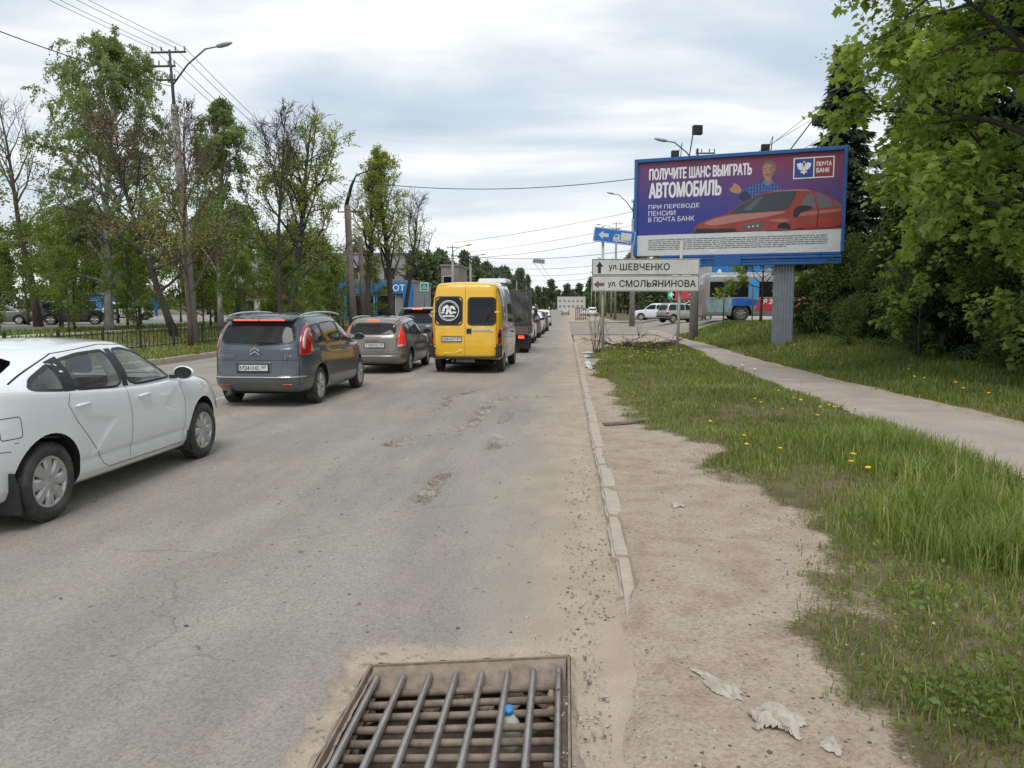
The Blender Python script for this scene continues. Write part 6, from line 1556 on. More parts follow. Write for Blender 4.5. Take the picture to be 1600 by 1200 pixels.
building('office_building', 'long grey two-storey building behind the left trees', -44, -21, 100, 14, 8.6, grey_w, [(-43 + 2.4 * k, -41.6 + 2.4 * k, z, z + 1.5) for k in range(9) for z in (2.2, 5.4)])
building('kiosk', 'low kiosk with a red fascia behind the minivan', -32.5, -27.0, 73, 5, 3.3, white_w, [(-31.8, -30.2, 1.2, 2.4), (-29.6, -27.8, 1.2, 2.4)], (2.75, 3.3, red_w))
building('warehouse', 'blue shed at the far left behind the parked cars', -66, -58, 98, 8, 3.4, blue_w, [(-64, -62, 1.4, 2.6)])
br_ = building('shop_building', 'white and blue shop row behind the bus on the right', 15.5, 46, 84, 10, 6.4, white_w, [(17 + 3.2 * k, 19.4 + 3.2 * k, 1.2, 3.2) for k in range(8)], (4.2, 6.2, blue_w), z0=.4)
text_obj('sign_lettering', 'А', .95, 1.1, plane_matrix((15.7 - 30.75, -.33, 4.65 - .4), (1, 0, 0), (0, 0, 1)), printw, br_, heavy=.05)
o = board('shop_sign', 'small red sign right of the green pharmacy sign', 11.9, 81.5, 3.0, 1.7, .9, red_w, 3, 'sign'); o = board('pharmacy_sign', 'small green pharmacy sign left of the red sign', 10.9, 81.5, 3.05, .75, .75, simple('pharmacy_green', (0.02, .42, .22), .5), 3, 'sign')
MX = Matrix.Translation((0, -.035, 3.05 - o.location.z)) @ Matrix.Rotation(math.pi / 2, 4, 'X')
b = MB(); b.prism([(-.08, -.26), (.08, -.26), (.08, -.08), (.26, -.08), (.26, .08), (.08, .08), (.08, .26), (-.08, .26), (-.08, .08), (-.26, .08), (-.26, -.08), (-.08, -.08)], MX, .004); b.build('cross', printw, o)
building('apartment_building', 'pale low block closing the far end of the road', -5, 10.5, 430, 12, 7.6, wallmat('pale_block', (0.50, 0.49, 0.46)), [(-4 + 2.4 * k, -2.8 + 2.4 * k, z, z + 1.3) for k in range(6) for z in (1.6, 4.6)], z0=0)

# ================================================================ trolleybus
bz = float(terrain(13, 50.2)) + .03
bus = empty('trolleybus', (8.55, 50.3, bz)); tag(bus, 'blue and red trolleybus with printed adverts crossing behind the billboard', 'bus')
LB = 11.6
def busbody():
    me = loft([(0, 1.16, 0.06, LB - .06), (.04, 1.22, 0.01, LB), (.3, 1.25, 0, LB), (.7, 1.24, 0.02, LB - .02), (.9, 1.20, .08, LB - .06), (.96, 1.12, .16, LB - .12), (1, .95, .3, LB - .3)], lambda y: y * 0 + .32, lambda y: y * 0 + 3.0, 12, 12, 60, .06)
    me.transform(Matrix.Rotation(-math.pi / 2, 4, 'Z'))       # length along +x
    return me
me = busbody(); mats = [simple('bus_grey', (0.23, 0.235, 0.24), .4, var=.1, coat=.4), M_('arch_black')]
wheelcut = MB()
for xw in (2.35, 8.6):
    for s in (-1, 1):
        n = 32; M = Matrix.Translation((xw, s * 1.0, .5)) @ Matrix.Rotation(math.pi / 2, 4, 'X'); r_ = .62
        wheelcut.add([M @ Vector((r_ * math.cos(2 * math.pi * k / n), r_ * math.sin(2 * math.pi * k / n), z)) for z in (-.5, .5) for k in range(n)], [list(range(n))[::-1], list(range(n, 2 * n))] + [(k, (k + 1) % n, (k + 1) % n + n, k + n) for k in range(n)], 1)
skb = Skin(me)
def bpatch(name, poly, mat, d=.006):
    return skb.patch(name, 'B', poly, mat, bus, d, .2)
me = boolean(me, wheelcut.mesh('cut', []), 'DIFFERENCE', mats); link('body', me, bus)
bpatch('advert_blue', chaikin([(1.2, .95), (3.6, .95), (3.2, 1.42), (1.5, 1.42)], 1), simple('ad_blue', (0.02, .12, .42), .4, var=.3, scale=2), .006)
bpatch('advert_picture', [(.25, .55), (1.75, .55), (1.75, 1.42), (.22, 1.42)], simple('ad_picture', (0.12, .20, .18), .4, var=.9, scale=1.6, dirt=((.35, .45, .55), .9, 1.1)), .009)
ra = bpatch('advert_red', [(3.2, .62), (11.2, .62), (11.2, 1.42), (3.4, 1.42)], simple('ad_red', (0.46, .05, .06), .4, var=.1), .008)
text_obj('advert_lettering', 'Я ЗА РОССИЮ', 2.6, .30, plane_matrix((3.65, -1.272, 1.06), (1, 0, 0), (0, 0, 1)), printw, bus, heavy=.02, shear=.15)
text_obj('advert_lettering', 'ДО', .6, .22, plane_matrix((8.4, -1.272, 1.1), (1, 0, 0), (0, 0, 1)), printw, bus, bold=.01, shear=.15)
bpatch('advert_orange', [(.02, .5), (.26, .5), (.24, 2.6), (.06, 2.6)], simple('ad_orange', (0.6, .14, .03), .4), .012)
for k, (x0, x1) in enumerate(((.4, 1.5), (1.65, 2.75), (3.4, 4.6), (4.75, 5.95), (6.1, 7.3), (7.45, 8.65), (8.8, 10.0), (10.15, 11.2))): bpatch('window', [(x0, 1.5), (x1, 1.5), (x1, 2.45), (x0, 2.45)], dkglass, .007)
bpatch('pillar_panel', [(2.8, 1.45), (3.35, 1.45), (3.35, 2.6), (2.8, 2.6)], simple('ad_sky', (0.05, .28, .62), .4), .008)
for xw in (2.35, 8.6):
    for s in (-1, 1):
        ty, ri = wheel_meshes('steel', .5, .28, 8, .56); w = empty('wheel', (xw, s * 1.06, .49), s * math.pi / 2, bus); w.rotation_euler = (0, 0, s * math.pi / 2); link('tyre', ty, w); link('rim', ri, w)
for s in (-.3, .3):
    b = MB(); b.tube([(4.5, s, 3.05), (6.0, s, 3.45), (11.8, s, 4.6)], [.05, .035, .025], 6); b.build('trolley_pole', rod, bus)
b = MB(); b.box((5.2, 0, 3.14), (2.6, 1.5, .24)); b.build('roof_box', mats[0], bus, bevel=.05)

# ================================================================ vegetation
barkmat('bark_dark', (0.028, 0.024, 0.02), (0.085, 0.072, 0.06)); barkmat('bark_brown', (0.07, 0.05, 0.038), (0.16, 0.12, 0.09)); barkmat('bark_grey', (0.09, 0.085, 0.078), (0.21, 0.195, 0.175))
barkmat('bark_birch', (0.08, 0.075, 0.07), (0.55, 0.53, 0.5), 5)
leafmat('leaf_birch', (0.16, 0.215, 0.075), (0.27, 0.325, 0.125), .55); leafmat('leaf_spring', (0.23, 0.27, 0.065), (0.38, 0.40, 0.13), .55)
leafmat('leaf_green', (0.135, 0.185, 0.042), (0.26, 0.315, 0.085), .52); leafmat('leaf_maple', (0.19, 0.28, 0.065), (0.38, 0.47, 0.135), .55, .42)
leafmat('leaf_shrub', (0.10, 0.145, 0.040), (0.21, 0.255, 0.080), .45); leafmat('needle', (0.030, 0.050, 0.030), (0.070, 0.100, 0.052), .1, .6)
leafmat('leaf_far', (0.085, 0.115, 0.055), (0.135, 0.165, 0.085), .3); leafmat('leaf_dry', (0.17, 0.125, 0.065), (0.26, 0.20, 0.11), .35)
leafmat('grass_blade', (0.135, 0.175, 0.040), (0.255, 0.310, 0.080), .42, .5, (0.42, 0.36, 0.20)); leafmat('grass_dark', (0.120, 0.165, 0.036), (0.235, 0.290, 0.072), .42, .5, (0.38, 0.33, 0.18))
LEAF = {
 'diamond': (np.array([(0, 0, 0), (.45, .33, .03), (1, 0, 0), (.45, -.33, .03)]), [(0, 1, 2), (0, 2, 3)]),
 'maple': (np.array([(0, 0, 0), (.05, .42, -.04), (.28, .30, .02), (.42, .62, -.08), (.58, .30, .0), (1.0, 0, -.12), (.58, -.30, .0), (.42, -.62, -.08), (.28, -.30, .02), (.05, -.42, -.04), (.35, 0, .05)]), [(10, i, (i + 1) % 10) for i in range(10)]),
 'spray': (np.array([(0, 0, 0), (.3, .11, .02), (1, 0, 0), (.3, -.11, .02)]), [(0, 1, 2), (0, 2, 3)]),
 'needle': (np.array([(0, .10, 0), (0, -.10, 0), (1, 0, 0)]), [(0, 1, 2)]),
}
def unit(v): return v / (np.linalg.norm(v, axis=-1, keepdims=True) + 1e-9)
def leaf_mesh(name, c, ax, size, shape, mat, r, flat_=0.5, droop=0.0):
    """c (n,3) leaf roots, ax (n,3) leaf directions"""
    t, tri = LEAF[shape]; n = len(c)
    ax = unit(np.asarray(ax, float) + np.array((0, 0, -droop)))
    up = unit(r.normal(size=(n, 3)) * (1 - flat_) + np.array((0, 0, 1.0)) * flat_ + 1e-3)
    b = unit(np.cross(up, ax)); nn = np.cross(ax, b)
    s = (size * r.uniform(.6, 1.3, n))[:, None, None]
    v = c[:, None, :] + s * (t[None, :, 0:1] * ax[:, None] + t[None, :, 1:2] * b[:, None] + t[None, :, 2:3] * nn[:, None])
    f = (np.arange(n)[:, None, None] * len(t) + np.array(tri)[None]).reshape(-1, 3)
    return np_mesh(name, v.reshape(-1, 3), f, mat)
def rotv(d, ang, az, r=None):
    """direction at angle ang from d, at azimuth az about it"""
    d = d.normalized(); o = d.orthogonal().normalized(); w = d.cross(o)
    return (d * math.cos(ang) + (o * math.cos(az) + w * math.sin(az)) * math.sin(ang)).normalized()
def limb(p, d, L, r, R_, grav, n=5, wob_=.18):
    pts = [p.copy()]; d = d.copy()
    for i in range(n):
        d = (d + Vector((R_.gauss(0, wob_), R_.gauss(0, wob_), R_.gauss(0, wob_) + grav / n))).normalized()
        pts.append(pts[-1] + d * (L / n))
    return pts, [max(.004, r * (1 - .82 * i / n)) for i in range(n + 1)]
def at_t(pts, t):
    q = t * (len(pts) - 1); i = min(int(q), len(pts) - 2); return pts[i].lerp(pts[i + 1], q - i), (pts[i + 1] - pts[i]).normalized()
def make_tree(name, label, loc, h, r, seed, leaf, lsize, nleaf, bark, t0=.25, n1=16, l1=.35, a1=(50, 75), n2=5, n3=4, grav=(.15, .1, 0.0), lean=(0, 0), shape='diamond', crownf=None, leaf_t=(0, 1), group=None, wob1=.16, leaf_r=.12, fork=0, flat_=.4, droop=.2, cat='tree', twig=.012, topbare=0.0):
    R_ = random.Random(seed); r_ = np.random.default_rng(seed)
    o = empty(name, (loc[0], loc[1], float(terrain(loc[0], loc[1])) - .06)); tag(o, label, cat, group)
    b = MB()
    tp = [Vector((0, 0, 0))]; n = 8; d = Vector((lean[0], lean[1], 1)).normalized()
    for i in range(n):
        d = (d + Vector((R_.gauss(0, .045), R_.gauss(0, .045), .03))).normalized(); tp.append(tp[-1] + d * (h * .96 / n))
    tr = [r * (1.25 if i == 0 else 1) * (1 - .88 * i / n) for i in range(n + 1)]
    b.tube(tp, tr, 9)
    tips = []
    for k in range(n1):
        t = t0 + (1 - t0) * ((k + R_.random()) / n1) ** .9; p, dd = at_t(tp, min(t, .985))
        cf = crownf(t) if crownf else (1 - .75 * max(0, (t - .5) * 2) ** 1.5)
        L = h * l1 * cf * R_.uniform(.75, 1.2); rr_ = max(.012, r * (1 - .85 * t) * .55)
        d1 = rotv(Vector((0, 0, 1)), R(R_.uniform(*a1)) * (1.0 - .45 * t), k * 2.4 + R_.uniform(-.5, .5))
        p1, q1 = limb(p, d1, L, rr_, R_, grav[0], 6, wob1); b.tube(p1, q1, 5, cap=False)
        for j in range(n2):
            t2 = .25 + .75 * (j + R_.random()) / n2; p, dd = at_t(p1, min(t2, .99))
            p2, q2 = limb(p, rotv(dd, R(R_.uniform(25, 60)), R_.uniform(0, 6.28)), L * R_.uniform(.3, .55) * (1.15 - .5 * t2), rr_ * .42, R_, grav[1], 4, .2); b.tube(p2, [max(x, twig * .7) for x in q2], 4, cap=False)
            for i in range(n3):
                t3 = .2 + .8 * (i + R_.random()) / n3; p, dd = at_t(p2, min(t3, .99))
                p3, q3 = limb(p, rotv(dd, R(R_.uniform(20, 60)), R_.uniform(0, 6.28)), L * R_.uniform(.14, .28), twig, R_, grav[2], 3, .2); b.tube(p3, [max(.004, twig * x) for x in (1, .8, .6, .4)], 3, cap=False)
                tips.append((p3, t))
    b.build('trunk', M_(bark), o)
    if nleaf:
        tt = [x for x in tips if leaf_t[0] <= x[1] <= leaf_t[1]] or tips
        idx = r_.integers(0, len(tt), nleaf); u = r_.uniform(0.1, 1, nleaf) * 2.999
        A = np.array([[list(q) for q in x[0]] for x in tt]); i0 = u.astype(int); fr = (u - i0)[:, None]
        c = A[idx, i0] * (1 - fr) + A[idx, i0 + 1] * fr
        dirs = unit(A[idx, i0 + 1] - A[idx, i0]) + r_.normal(0, .8, (nleaf, 3))
        c = c + r_.normal(0, leaf_r, (nleaf, 3))
        link('crown', leaf_mesh('crown', c, dirs, lsize, shape, M_(leaf), r_, flat_, droop), o)['kind'] = 'stuff'
    return o
def round_crown(t): return .45 + .75 * math.sin(math.pi * min(1, max(0, (t - .1) / .95))) - .25 * max(0, t - .8)
ORD = 'first second third fourth fifth sixth seventh eighth ninth tenth eleventh twelfth thirteenth fourteenth fifteenth sixteenth seventeenth eighteenth nineteenth'.split()
TENS = {2: 'twent', 3: 'thirt', 4: 'fort', 5: 'fift', 6: 'sixt'}
def ordinal(n):
    if n < 20: return ORD[n - 1]
    return TENS[n // 10] + ('ieth' if n % 10 == 0 else 'y-' + ORD[n % 10 - 1])
def screen_x(o):
    p = o.matrix_basis.translation; return (p.x + .0705 * p.y) / (p.y - .0705 * p.x)
def number(objs, fmt, key=screen_x):
    for k, o in enumerate(sorted(objs, key=key)): o['label'] = fmt % ordinal(k + 1)
# ---- left side
GL = 'trees behind the left fence'
make_tree('birch_tree', 'tall fresh green birch with drooping branches left of the lamp pole', (-25.0, 40.5), 15.6, .22, 3, 'leaf_birch', .125, 62000, 'bark_birch', t0=.14, n1=48, l1=.23, a1=(30, 60), n2=6, n3=4, grav=(.25, -.5, -1.6), crownf=lambda t: .55 + .75 * math.sin(math.pi * min(1, t * .98)) - .45 * max(0, t - .7) * 2, group=GL, leaf_r=.075, droop=.8)
make_tree('birch_tree', 'smaller birch with drooping branches right behind the lamp pole', (-19.6, 42.5), 12.8, .17, 4, 'leaf_birch', .12, 34000, 'bark_birch', t0=.2, n1=34, l1=.25, a1=(30, 60), n2=6, n3=4, grav=(.25, -.5, -1.6), group=GL, leaf_r=.075, droop=.8)
make_tree('bare_tree', 'bare forked tree near the left edge with brown trunk', (-34.0, 47.5), 13.8, .26, 5, 'leaf_green', .15, 900, 'bark_brown', t0=.4, n1=13, l1=.30, a1=(25, 50), n2=6, n3=4, grav=(.5, .3, .2), leaf_t=(.3, .6), group=GL, wob1=.2)
make_tree('leaning_tree', 'dark leaning tree with a tangle of brown twigs before the birch', (-18.9, 36.0), 10.5, .19, 6, 'leaf_dry', .12, 3400, 'bark_dark', t0=.22, n1=22, l1=.36, a1=(40, 80), n2=8, n3=6, grav=(.1, .0, -.3), lean=(-.30, .0), group=GL, wob1=.24)
make_tree('bare_tree', 'twiggy nearly bare tree standing right at the tall lamp pole', (-15.3, 30.4), 9.6, .11, 7, 'leaf_spring', .10, 3000, 'bark_brown', t0=.2, n1=24, l1=.30, a1=(25, 55), n2=8, n3=6, grav=(.5, .3, .1), leaf_t=(.1, .5), group=GL, wob1=.2)
make_tree('maple_tree', 'large half-bare tree with dark trunk and yellow-green leaves behind the minivan', (-16.4, 45.0), 13.6, .30, 8, 'leaf_spring', .13, 15000, 'bark_dark', t0=.22, n1=22, l1=.30, a1=(30, 65), n2=7, n3=5, grav=(.35, .2, .1), leaf_t=(.15, .74), group=GL, wob1=.2, leaf_r=.1)
make_tree('poplar_tree', 'upright pale green tree left of the pair beside the brown pole', (-14.6, 56), 11.2, .27, 9, 'leaf_spring', .125, 7000, 'bark_dark', t0=.28, n1=24, l1=.24, a1=(18, 40), n2=6, n3=4, grav=(.6, .4, .2), group=GL, leaf_r=.09)
make_tree('poplar_tree', 'upright pale green tree right of the pair beside the brown pole', (-13.2, 58), 13.0, .28, 10, 'leaf_spring', .125, 15000, 'bark_dark', t0=.26, n1=28, l1=.27, a1=(18, 42), n2=6, n3=4, grav=(.6, .4, .2), group=GL, leaf_r=.09)
make_tree('bare_tree', 'bare dark tree between the lamp pole and the half-bare maple', (-14.6, 38.5), 11.4, .14, 15, 'leaf_spring', .11, 900, 'bark_dark', t0=.22, n1=22, l1=.30, a1=(25, 55), n2=8, n3=6, grav=(.5, .3, .1), leaf_t=(.1, .5), group=GL, wob1=.2, leaf_r=.1)
make_tree('bare_tree', 'leafless tree leaning right over the road beyond the beige estate', (-13.3, 62), 10.4, .22, 12, 'leaf_spring', .13, 1400, 'bark_dark', t0=.3, n1=18, l1=.36, a1=(30, 60), n2=8, n3=5, grav=(.3, .2, .1), lean=(.24, 0), leaf_t=(.2, .6), group=GL, wob1=.2)
make_tree('maple_tree', 'bushy green tree at the left edge of the picture', (-33.5, 41.0), 8.4, .18, 13, 'leaf_green', .16, 9000, 'bark_brown', t0=.2, n1=18, l1=.32, crownf=round_crown, group=GL, leaf_r=.25)
proto = []
for s in range(3): proto.append(make_tree('young_tree', 'young leafy tree in the green thicket behind the fence', (-30 + s * 3.6, 44 + s * 2), 5.6, .07, 30 + s, 'leaf_green', .13, 6000, 'bark_dark', t0=.14, n1=14, l1=.34, a1=(35, 70), n2=4, n3=3, crownf=round_crown, group='young trees in the left thicket', leaf_r=.13))
for k, (x, y, sc) in enumerate(((-26.6, 40, .95), (-22.2, 38.5, .8), (-29.5, 50, 1.1), (-25, 50, 1.0), (-21, 48, 1.05), (-18.6, 49, .95), (-17.4, 40, .62), (-15.0, 41.0, .66), (-17.8, 53, 1.0), (-15.8, 52, .85), (-14.6, 47.5, .60), (-32, 56, 1.1), (-27, 58, 1.1), (-23, 60, 1.1), (-19.5, 60, 1.05), (-16.0, 64, .9), (-36.5, 45.5, 1.1), (-38, 52, 1.2), (-31, 38, .8), (-28.2, 36.5, .7), (-24.8, 36.8, .62), (-20.6, 42.5, .8), (-19.8, 55, 1.1), (-41, 60, 1.3), (-33, 64, 1.2), (-26, 66, 1.2), (-46, 66, 1.2), (-15.2, 44.5, .55), (-20.8, 66, 1.1), (-29, 62, 1.45), (-24, 55, 1.4), (-35, 58, 1.5), (-40, 70, 1.6), (-31.5, 46, 1.2))):
    c = copy_tree(proto[k % 3]); proto.append(c); c.location = (x, y, float(terrain(x, y)) - .05); c.scale = (sc, sc, sc * random.uniform(.9, 1.1)); c.rotation_euler = (0, 0, k * 1.9)

number(proto, '%s young leafy tree from the left in the thicket behind the fence')

# ---- right side: maples, spruces, thicket
GR = 'trees on the right'
make_tree('maple_tree', 'big bright green maple overhanging the top right corner', (10.15, 16.2), 13.0, .24, 20, 'leaf_maple', .165, 36000, 'bark_dark', t0=.16, n1=32, l1=.33, a1=(55, 85), n2=7, n3=5, grav=(-.05, -.25, -.3), shape='maple', crownf=lambda t: .35 + .95 * math.sin(math.pi * min(1, max(0, (t - .02) / 1.02))), group=GR, leaf_r=.11, flat_=.72, droop=.55)
make_tree('maple_tree', 'second green maple filling the right edge behind the big one', (13.0, 14.6), 11.5, .22, 21, 'leaf_maple', .165, 17000, 'bark_dark', t0=.10, n1=24, l1=.34, a1=(55, 85), n2=6, n3=5, grav=(-.05, -.25, -.3), shape='maple', crownf=round_crown, group=GR, leaf_r=.11, flat_=.72, droop=.55)
for k, (x, y, h, lb) in enumerate(((9.7, 21.8, 3.6, 'maple sapling with bright leaves right of the billboard post'), (9.6, 15.8, 2.9, 'maple sapling with bright leaves low at the right edge'), (10.7, 18.0, 3.0, 'maple sapling in the dark gap between the other saplings'))):
    make_tree('maple_sapling', lb, (x, y), h, .035, 40 + k, 'leaf_maple', .145, 1500 if k != 2 else 500, 'bark_dark', t0=.08, n1=14, l1=.40, a1=(45, 80), n2=4, n3=3, grav=(-.1, -.2, -.2), shape='maple', crownf=round_crown, group='maple saplings on the right', leaf_r=.07, flat_=.75, droop=.5)
make_tree('linden_tree', 'dense mid green tree between the big maple and the billboard', (11.1, 24.6), 13.4, .2, 23, 'leaf_green', .12, 40000, 'bark_dark', t0=.1, n1=38, l1=.20, a1=(40, 80), n2=6, n3=5, grav=(.05, -.1, -.3), crownf=round_crown, group=GR, leaf_r=.11, flat_=.6, droop=.4)
def spruce(name, label, loc, h, seed, spread=.2, nw=34, group='spruces on the right'):
    R_ = random.Random(seed); r_ = np.random.default_rng(seed)
    o = empty(name, (loc[0], loc[1], float(terrain(*loc)) - .05)); tag(o, label, 'tree', group)
    b = MB(); b.tube([(0, 0, 0), (0, 0, h * .5), (0, 0, h)], [.17, .1, .012], 8); C, D = [], []
    for k in range(nw):
        z = h * (.05 + .95 * k / nw); L = h * spread * (1 - k / nw) ** .8 + .12
        for j in range(7):
            a = j * .898 + k * 1.1 + R_.uniform(-.3, .3); Lj = L * R_.uniform(.7, 1.15); d = Vector((math.cos(a), math.sin(a), .25 if k > nw * .7 else -.12))
            pts, q = limb(Vector((0, 0, z)), d.normalized(), Lj, .022, R_, -.15, 4, .06); b.tube(pts, q, 3, cap=False)
            m_ = int(34 + 70 * Lj); u = r_.uniform(.12, 1, m_) * 3.999; A = np.array([list(p) for p in pts]); i0 = u.astype(int); fr = (u - i0)[:, None]
            c = A[i0] * (1 - fr) + A[np.minimum(i0 + 1, 4)] * fr; side = np.cross(np.array(d), (0, 0, 1.0)); s = r_.choice((-1, 1), m_)[:, None]
            C.append(c); D.append(np.array(d) * .6 + side * s * r_.uniform(.3, 1.0, (m_, 1)) + np.stack([np.zeros(m_), np.zeros(m_), -r_.uniform(.0, .9, m_)], -1))
    b.build('trunk', M_('bark_dark'), o)
    link('crown', leaf_mesh('crown', np.concatenate(C), np.concatenate(D), .40, 'spray', M_('needle'), r_, .3, .15), o)['kind'] = 'stuff'
    return o
spruce('spruce_tree', 'dark spruce whose pointed top rises right of the billboard', (11.1, 32.6), 11.6, 50, .18, 42)
sp1 = spruce('spruce_tree', 'dark spruce right behind the billboard edge', (12.6, 27.5), 11.2, 51, .2)
for k, (x, y, s, lb) in enumerate(((11.9, 23.0, .95, 'dark spruce in the shade behind the big maple'), (15.0, 25.0, 1.05, 'dark spruce deeper in the wood behind the big maple'), (14.6, 20.0, .95, 'dark spruce at the right edge behind the second maple'), (14.2, 33.5, 1.0, 'dark spruce farther back behind the billboard edge'), (17.5, 22.0, 1.1, 'dark spruce deep in the wood at the right edge'), (13.2, 18.2, .75, 'short dark spruce between the two big maples'), (17.0, 30.0, 1.0, 'dark spruce farthest back in the right wood'), (16.8, 16.4, .9, 'dark spruce at the far right behind the maples'))):
    c = copy_tree(sp1); c.location = (x, y, float(terrain(x, y)) - .05); c.scale = (s, s, s); c.rotation_euler = (0, 0, k * 1.3); c['label'] = lb
shp = []
for s in range(3): shp.append(make_tree('shrub', 'leafy green shrub in the thicket under the right trees', (9.9 + s * .9, 29.5 - 1.2 * s), 2.3, .03, 60 + s, 'leaf_shrub', .085, 3600, 'bark_dark', t0=.05, n1=14, l1=.5, a1=(20, 70), n2=4, n3=3, crownf=round_crown, group='shrubs under the right trees', leaf_r=.12, cat='shrub', twig=.006))
for k, (x, y, sc) in enumerate(((9.5, 31.3, .9), (10.9, 30.2, 1.15), (12.0, 29.8, 1.3), (9.4, 26.4, .6), (10.3, 25.2, .9), (11.2, 24.2, 1.1), (9.9, 22.5, .75), (10.9, 21.0, 1.0), (11.8, 19.5, 1.2), (10.6, 19.4, .6), (11.6, 16.6, .9), (12.6, 15.4, 1.1), (10.9, 14.4, .7), (12.1, 13.0, 1.0), (13.6, 17.4, 1.4), (12.8, 22, 1.4), (13.4, 25.5, 1.5), (13, 31, 1.4), (14.2, 36, 1.6), (16, 38, 1.7), (14.2, 28.6, 1.6), (15.4, 22.4, 1.6), (15, 17.8, 1.5), (12.6, 35, 1.2), (18, 34, 1.9))):
    c = copy_tree(shp[k % 3]); shp.append(c); c.location = (x, y, float(terrain(x, y)) - .05); c.scale = (sc, sc, sc * random.uniform(.85, 1.15)); c.rotation_euler = (0, 0, k * 2.1)
number(shp, '%s leafy shrub from the left in the thicket under the right trees')
make_tree('young_maple', 'young maple with a thin dark trunk in front of the bus', (10.6, 43.0), 4.2, .09, 70, 'leaf_maple', .17, 4600, 'bark_dark', t0=.40, n1=16, l1=.50, a1=(60, 90), n2=5, n3=3, grav=(0, -.2, -.2), crownf=round_crown, shape='maple', leaf_r=.1, flat_=.7)

# ---- distant trees
far = []
for s in range(4):
    far.append(make_tree('distant_tree', 'distant dark green roadside tree', (-18.5, 94 + s * 6), 8.0 + s * .5, .15, 80 + s, 'leaf_far', .55, 2400, 'bark_dark', t0=.04, n1=20, l1=.21 if s % 2 else .16, a1=(25, 55), n2=3, n3=2, grav=(.4, .2, .1), group='distant roadside trees', leaf_r=.32, crownf=(lambda t: 1.3 - 1.15 * t)))
def row(spots, fmt, key, first=()):
    objs = list(first)
    for k, (x, y, sx, sz) in enumerate(spots):
        c = copy_tree(far[k % 4]); c.location = (x, y, float(terrain(x, y)) - .1); c.scale = (sx, sx, sz * random.uniform(.88, 1.15)); c.rotation_euler = (0, 0, k * 2.3); objs.append(c)
    number(objs, fmt, key)
near = lambda o: o.location.y
row([(-18.2 - (k % 3) * 1.2, 119 + k * 6.5, 1.0 + .01 * k, 1.0 + .02 * k) for k in range(38)], '%s tree away from the junction in the row left of the far road', near, far)
row([(11.5 + (k % 3) * 1.4, 104 + k * 7, 1.0 + .01 * k, 1.0 + .02 * k) for k in range(38)], '%s tree away from the junction in the row right of the far road', near)
row([(-34 - 5 * k + (k % 2) * 3, 122 + (k * 37) % 30, 1.5, 1.25) for k in range(18)], '%s tree from the right in the belt behind the left buildings', lambda o: -screen_x(o))
row([(24 + 5 * k, 112 + (k * 29) % 40, 1.5, 1.25) for k in range(16)], '%s tree from the left in the belt behind the right shops', screen_x)
row([(-42 + 4.6 * k, 470 + (k * 53) % 90, 2.4, 1.75) for k in range(24)], '%s tree from the left in the wood closing the far road', screen_x)
row([(22 + 5.0 * k, 64 + (k * 17) % 18, 1.2, 1.1) for k in range(7)], '%s tree from the left behind the bus', screen_x)

r_ = np.random.default_rng(77); n_ = 26000
x = r_.uniform(-520, 420, n_); hgt = 11 + 3.5 * wob(x * .02, x * .0, 5, 5) + 2 * wob(x * .1, x * 0, 4, 4)
c_ = np.stack([x, 600 + r_.uniform(-14, 14, n_), r_.random(n_) ** .8 * hgt], -1)
tag(link('distant_wood', leaf_mesh('distant_wood', c_, r_.normal(size=(n_, 3)), 2.6, 'diamond', M_('leaf_far'), r_, .3, 0)), 'far-off green wood along the horizon', kind='stuff')

# ================================================================ grass, flowers, litter
def blades(name, label, zones, mat, seed, kind='stuff'):
    r_ = np.random.default_rng(seed); VS = []
    for (x0, x1, y0, y1, dens, h0, h1, wd, mask) in zones:
        n = int((x1 - x0) * (y1 - y0) * dens); x = r_.uniform(x0, x1, n); y = r_.uniform(y0, y1, n)
        keep = r_.random(n) < mask(x, y); x, y = x[keep], y[keep]; n = len(x)
        lush = .55 + .45 * wob(x, y, 1.3, 4, 13) ; lush = np.clip(lush, .15, 1.3)
        h = (h0 + (h1 - h0) * r_.random(n) ** 1.6) * (.42 + .75 * lush) * (1 - .6 * np.clip(dirtmask(x, y) * 1.3, 0, 1)); a = r_.uniform(0, 6.283, n); ln = r_.uniform(.1, .75, n) * h
        z = terrain(x, y) - .01; w = wd * r_.uniform(.6, 1.3, n)
        dx, dy = np.cos(a), np.sin(a); sx, sy = -dy * w, dx * w
        v = np.empty((n, 5, 3))
        v[:, 0] = np.stack([x - sx, y - sy, z], -1); v[:, 1] = np.stack([x + sx, y + sy, z], -1)
        mx, my = x + dx * ln * .35, y + dy * ln * .35
        v[:, 2] = np.stack([mx + sx * .8, my + sy * .8, z + h * .58], -1); v[:, 3] = np.stack([mx - sx * .8, my - sy * .8, z + h * .58], -1)
        v[:, 4] = np.stack([x + dx * ln, y + dy * ln, z + h * (1 - .25 * ln / h)], -1)
        VS.append(v)
    v = np.concatenate(VS); n = len(v); o = np.arange(n)[:, None, None] * 5
    f = (o + np.array([(0, 1, 2), (0, 2, 3), (3, 2, 4)])[None]).reshape(-1, 3)
    return tag(link(name, np_mesh(name, v.reshape(-1, 3), f, mat)), label, kind=kind)
def strip_mask(x, y):
    d = dirtmask(x, y); return np.clip(1.02 - 1.06 * d, 0.0, 1) ** 1.5 * (x < PL(y) - .06 + .09 * wob(x, y, 4, 4, 4)) * (x > KX1 + .15) * (.22 + .78 * sm(-.85, .15, wob(x, y, 1.0, 5, 15)))
right_mask = lambda x, y: (x > PR(y) + .07 + .12 * np.abs(wob(x, y, 3, 4, 8))) * np.clip(1.15 - dirtmask(x, y), .1, 1)
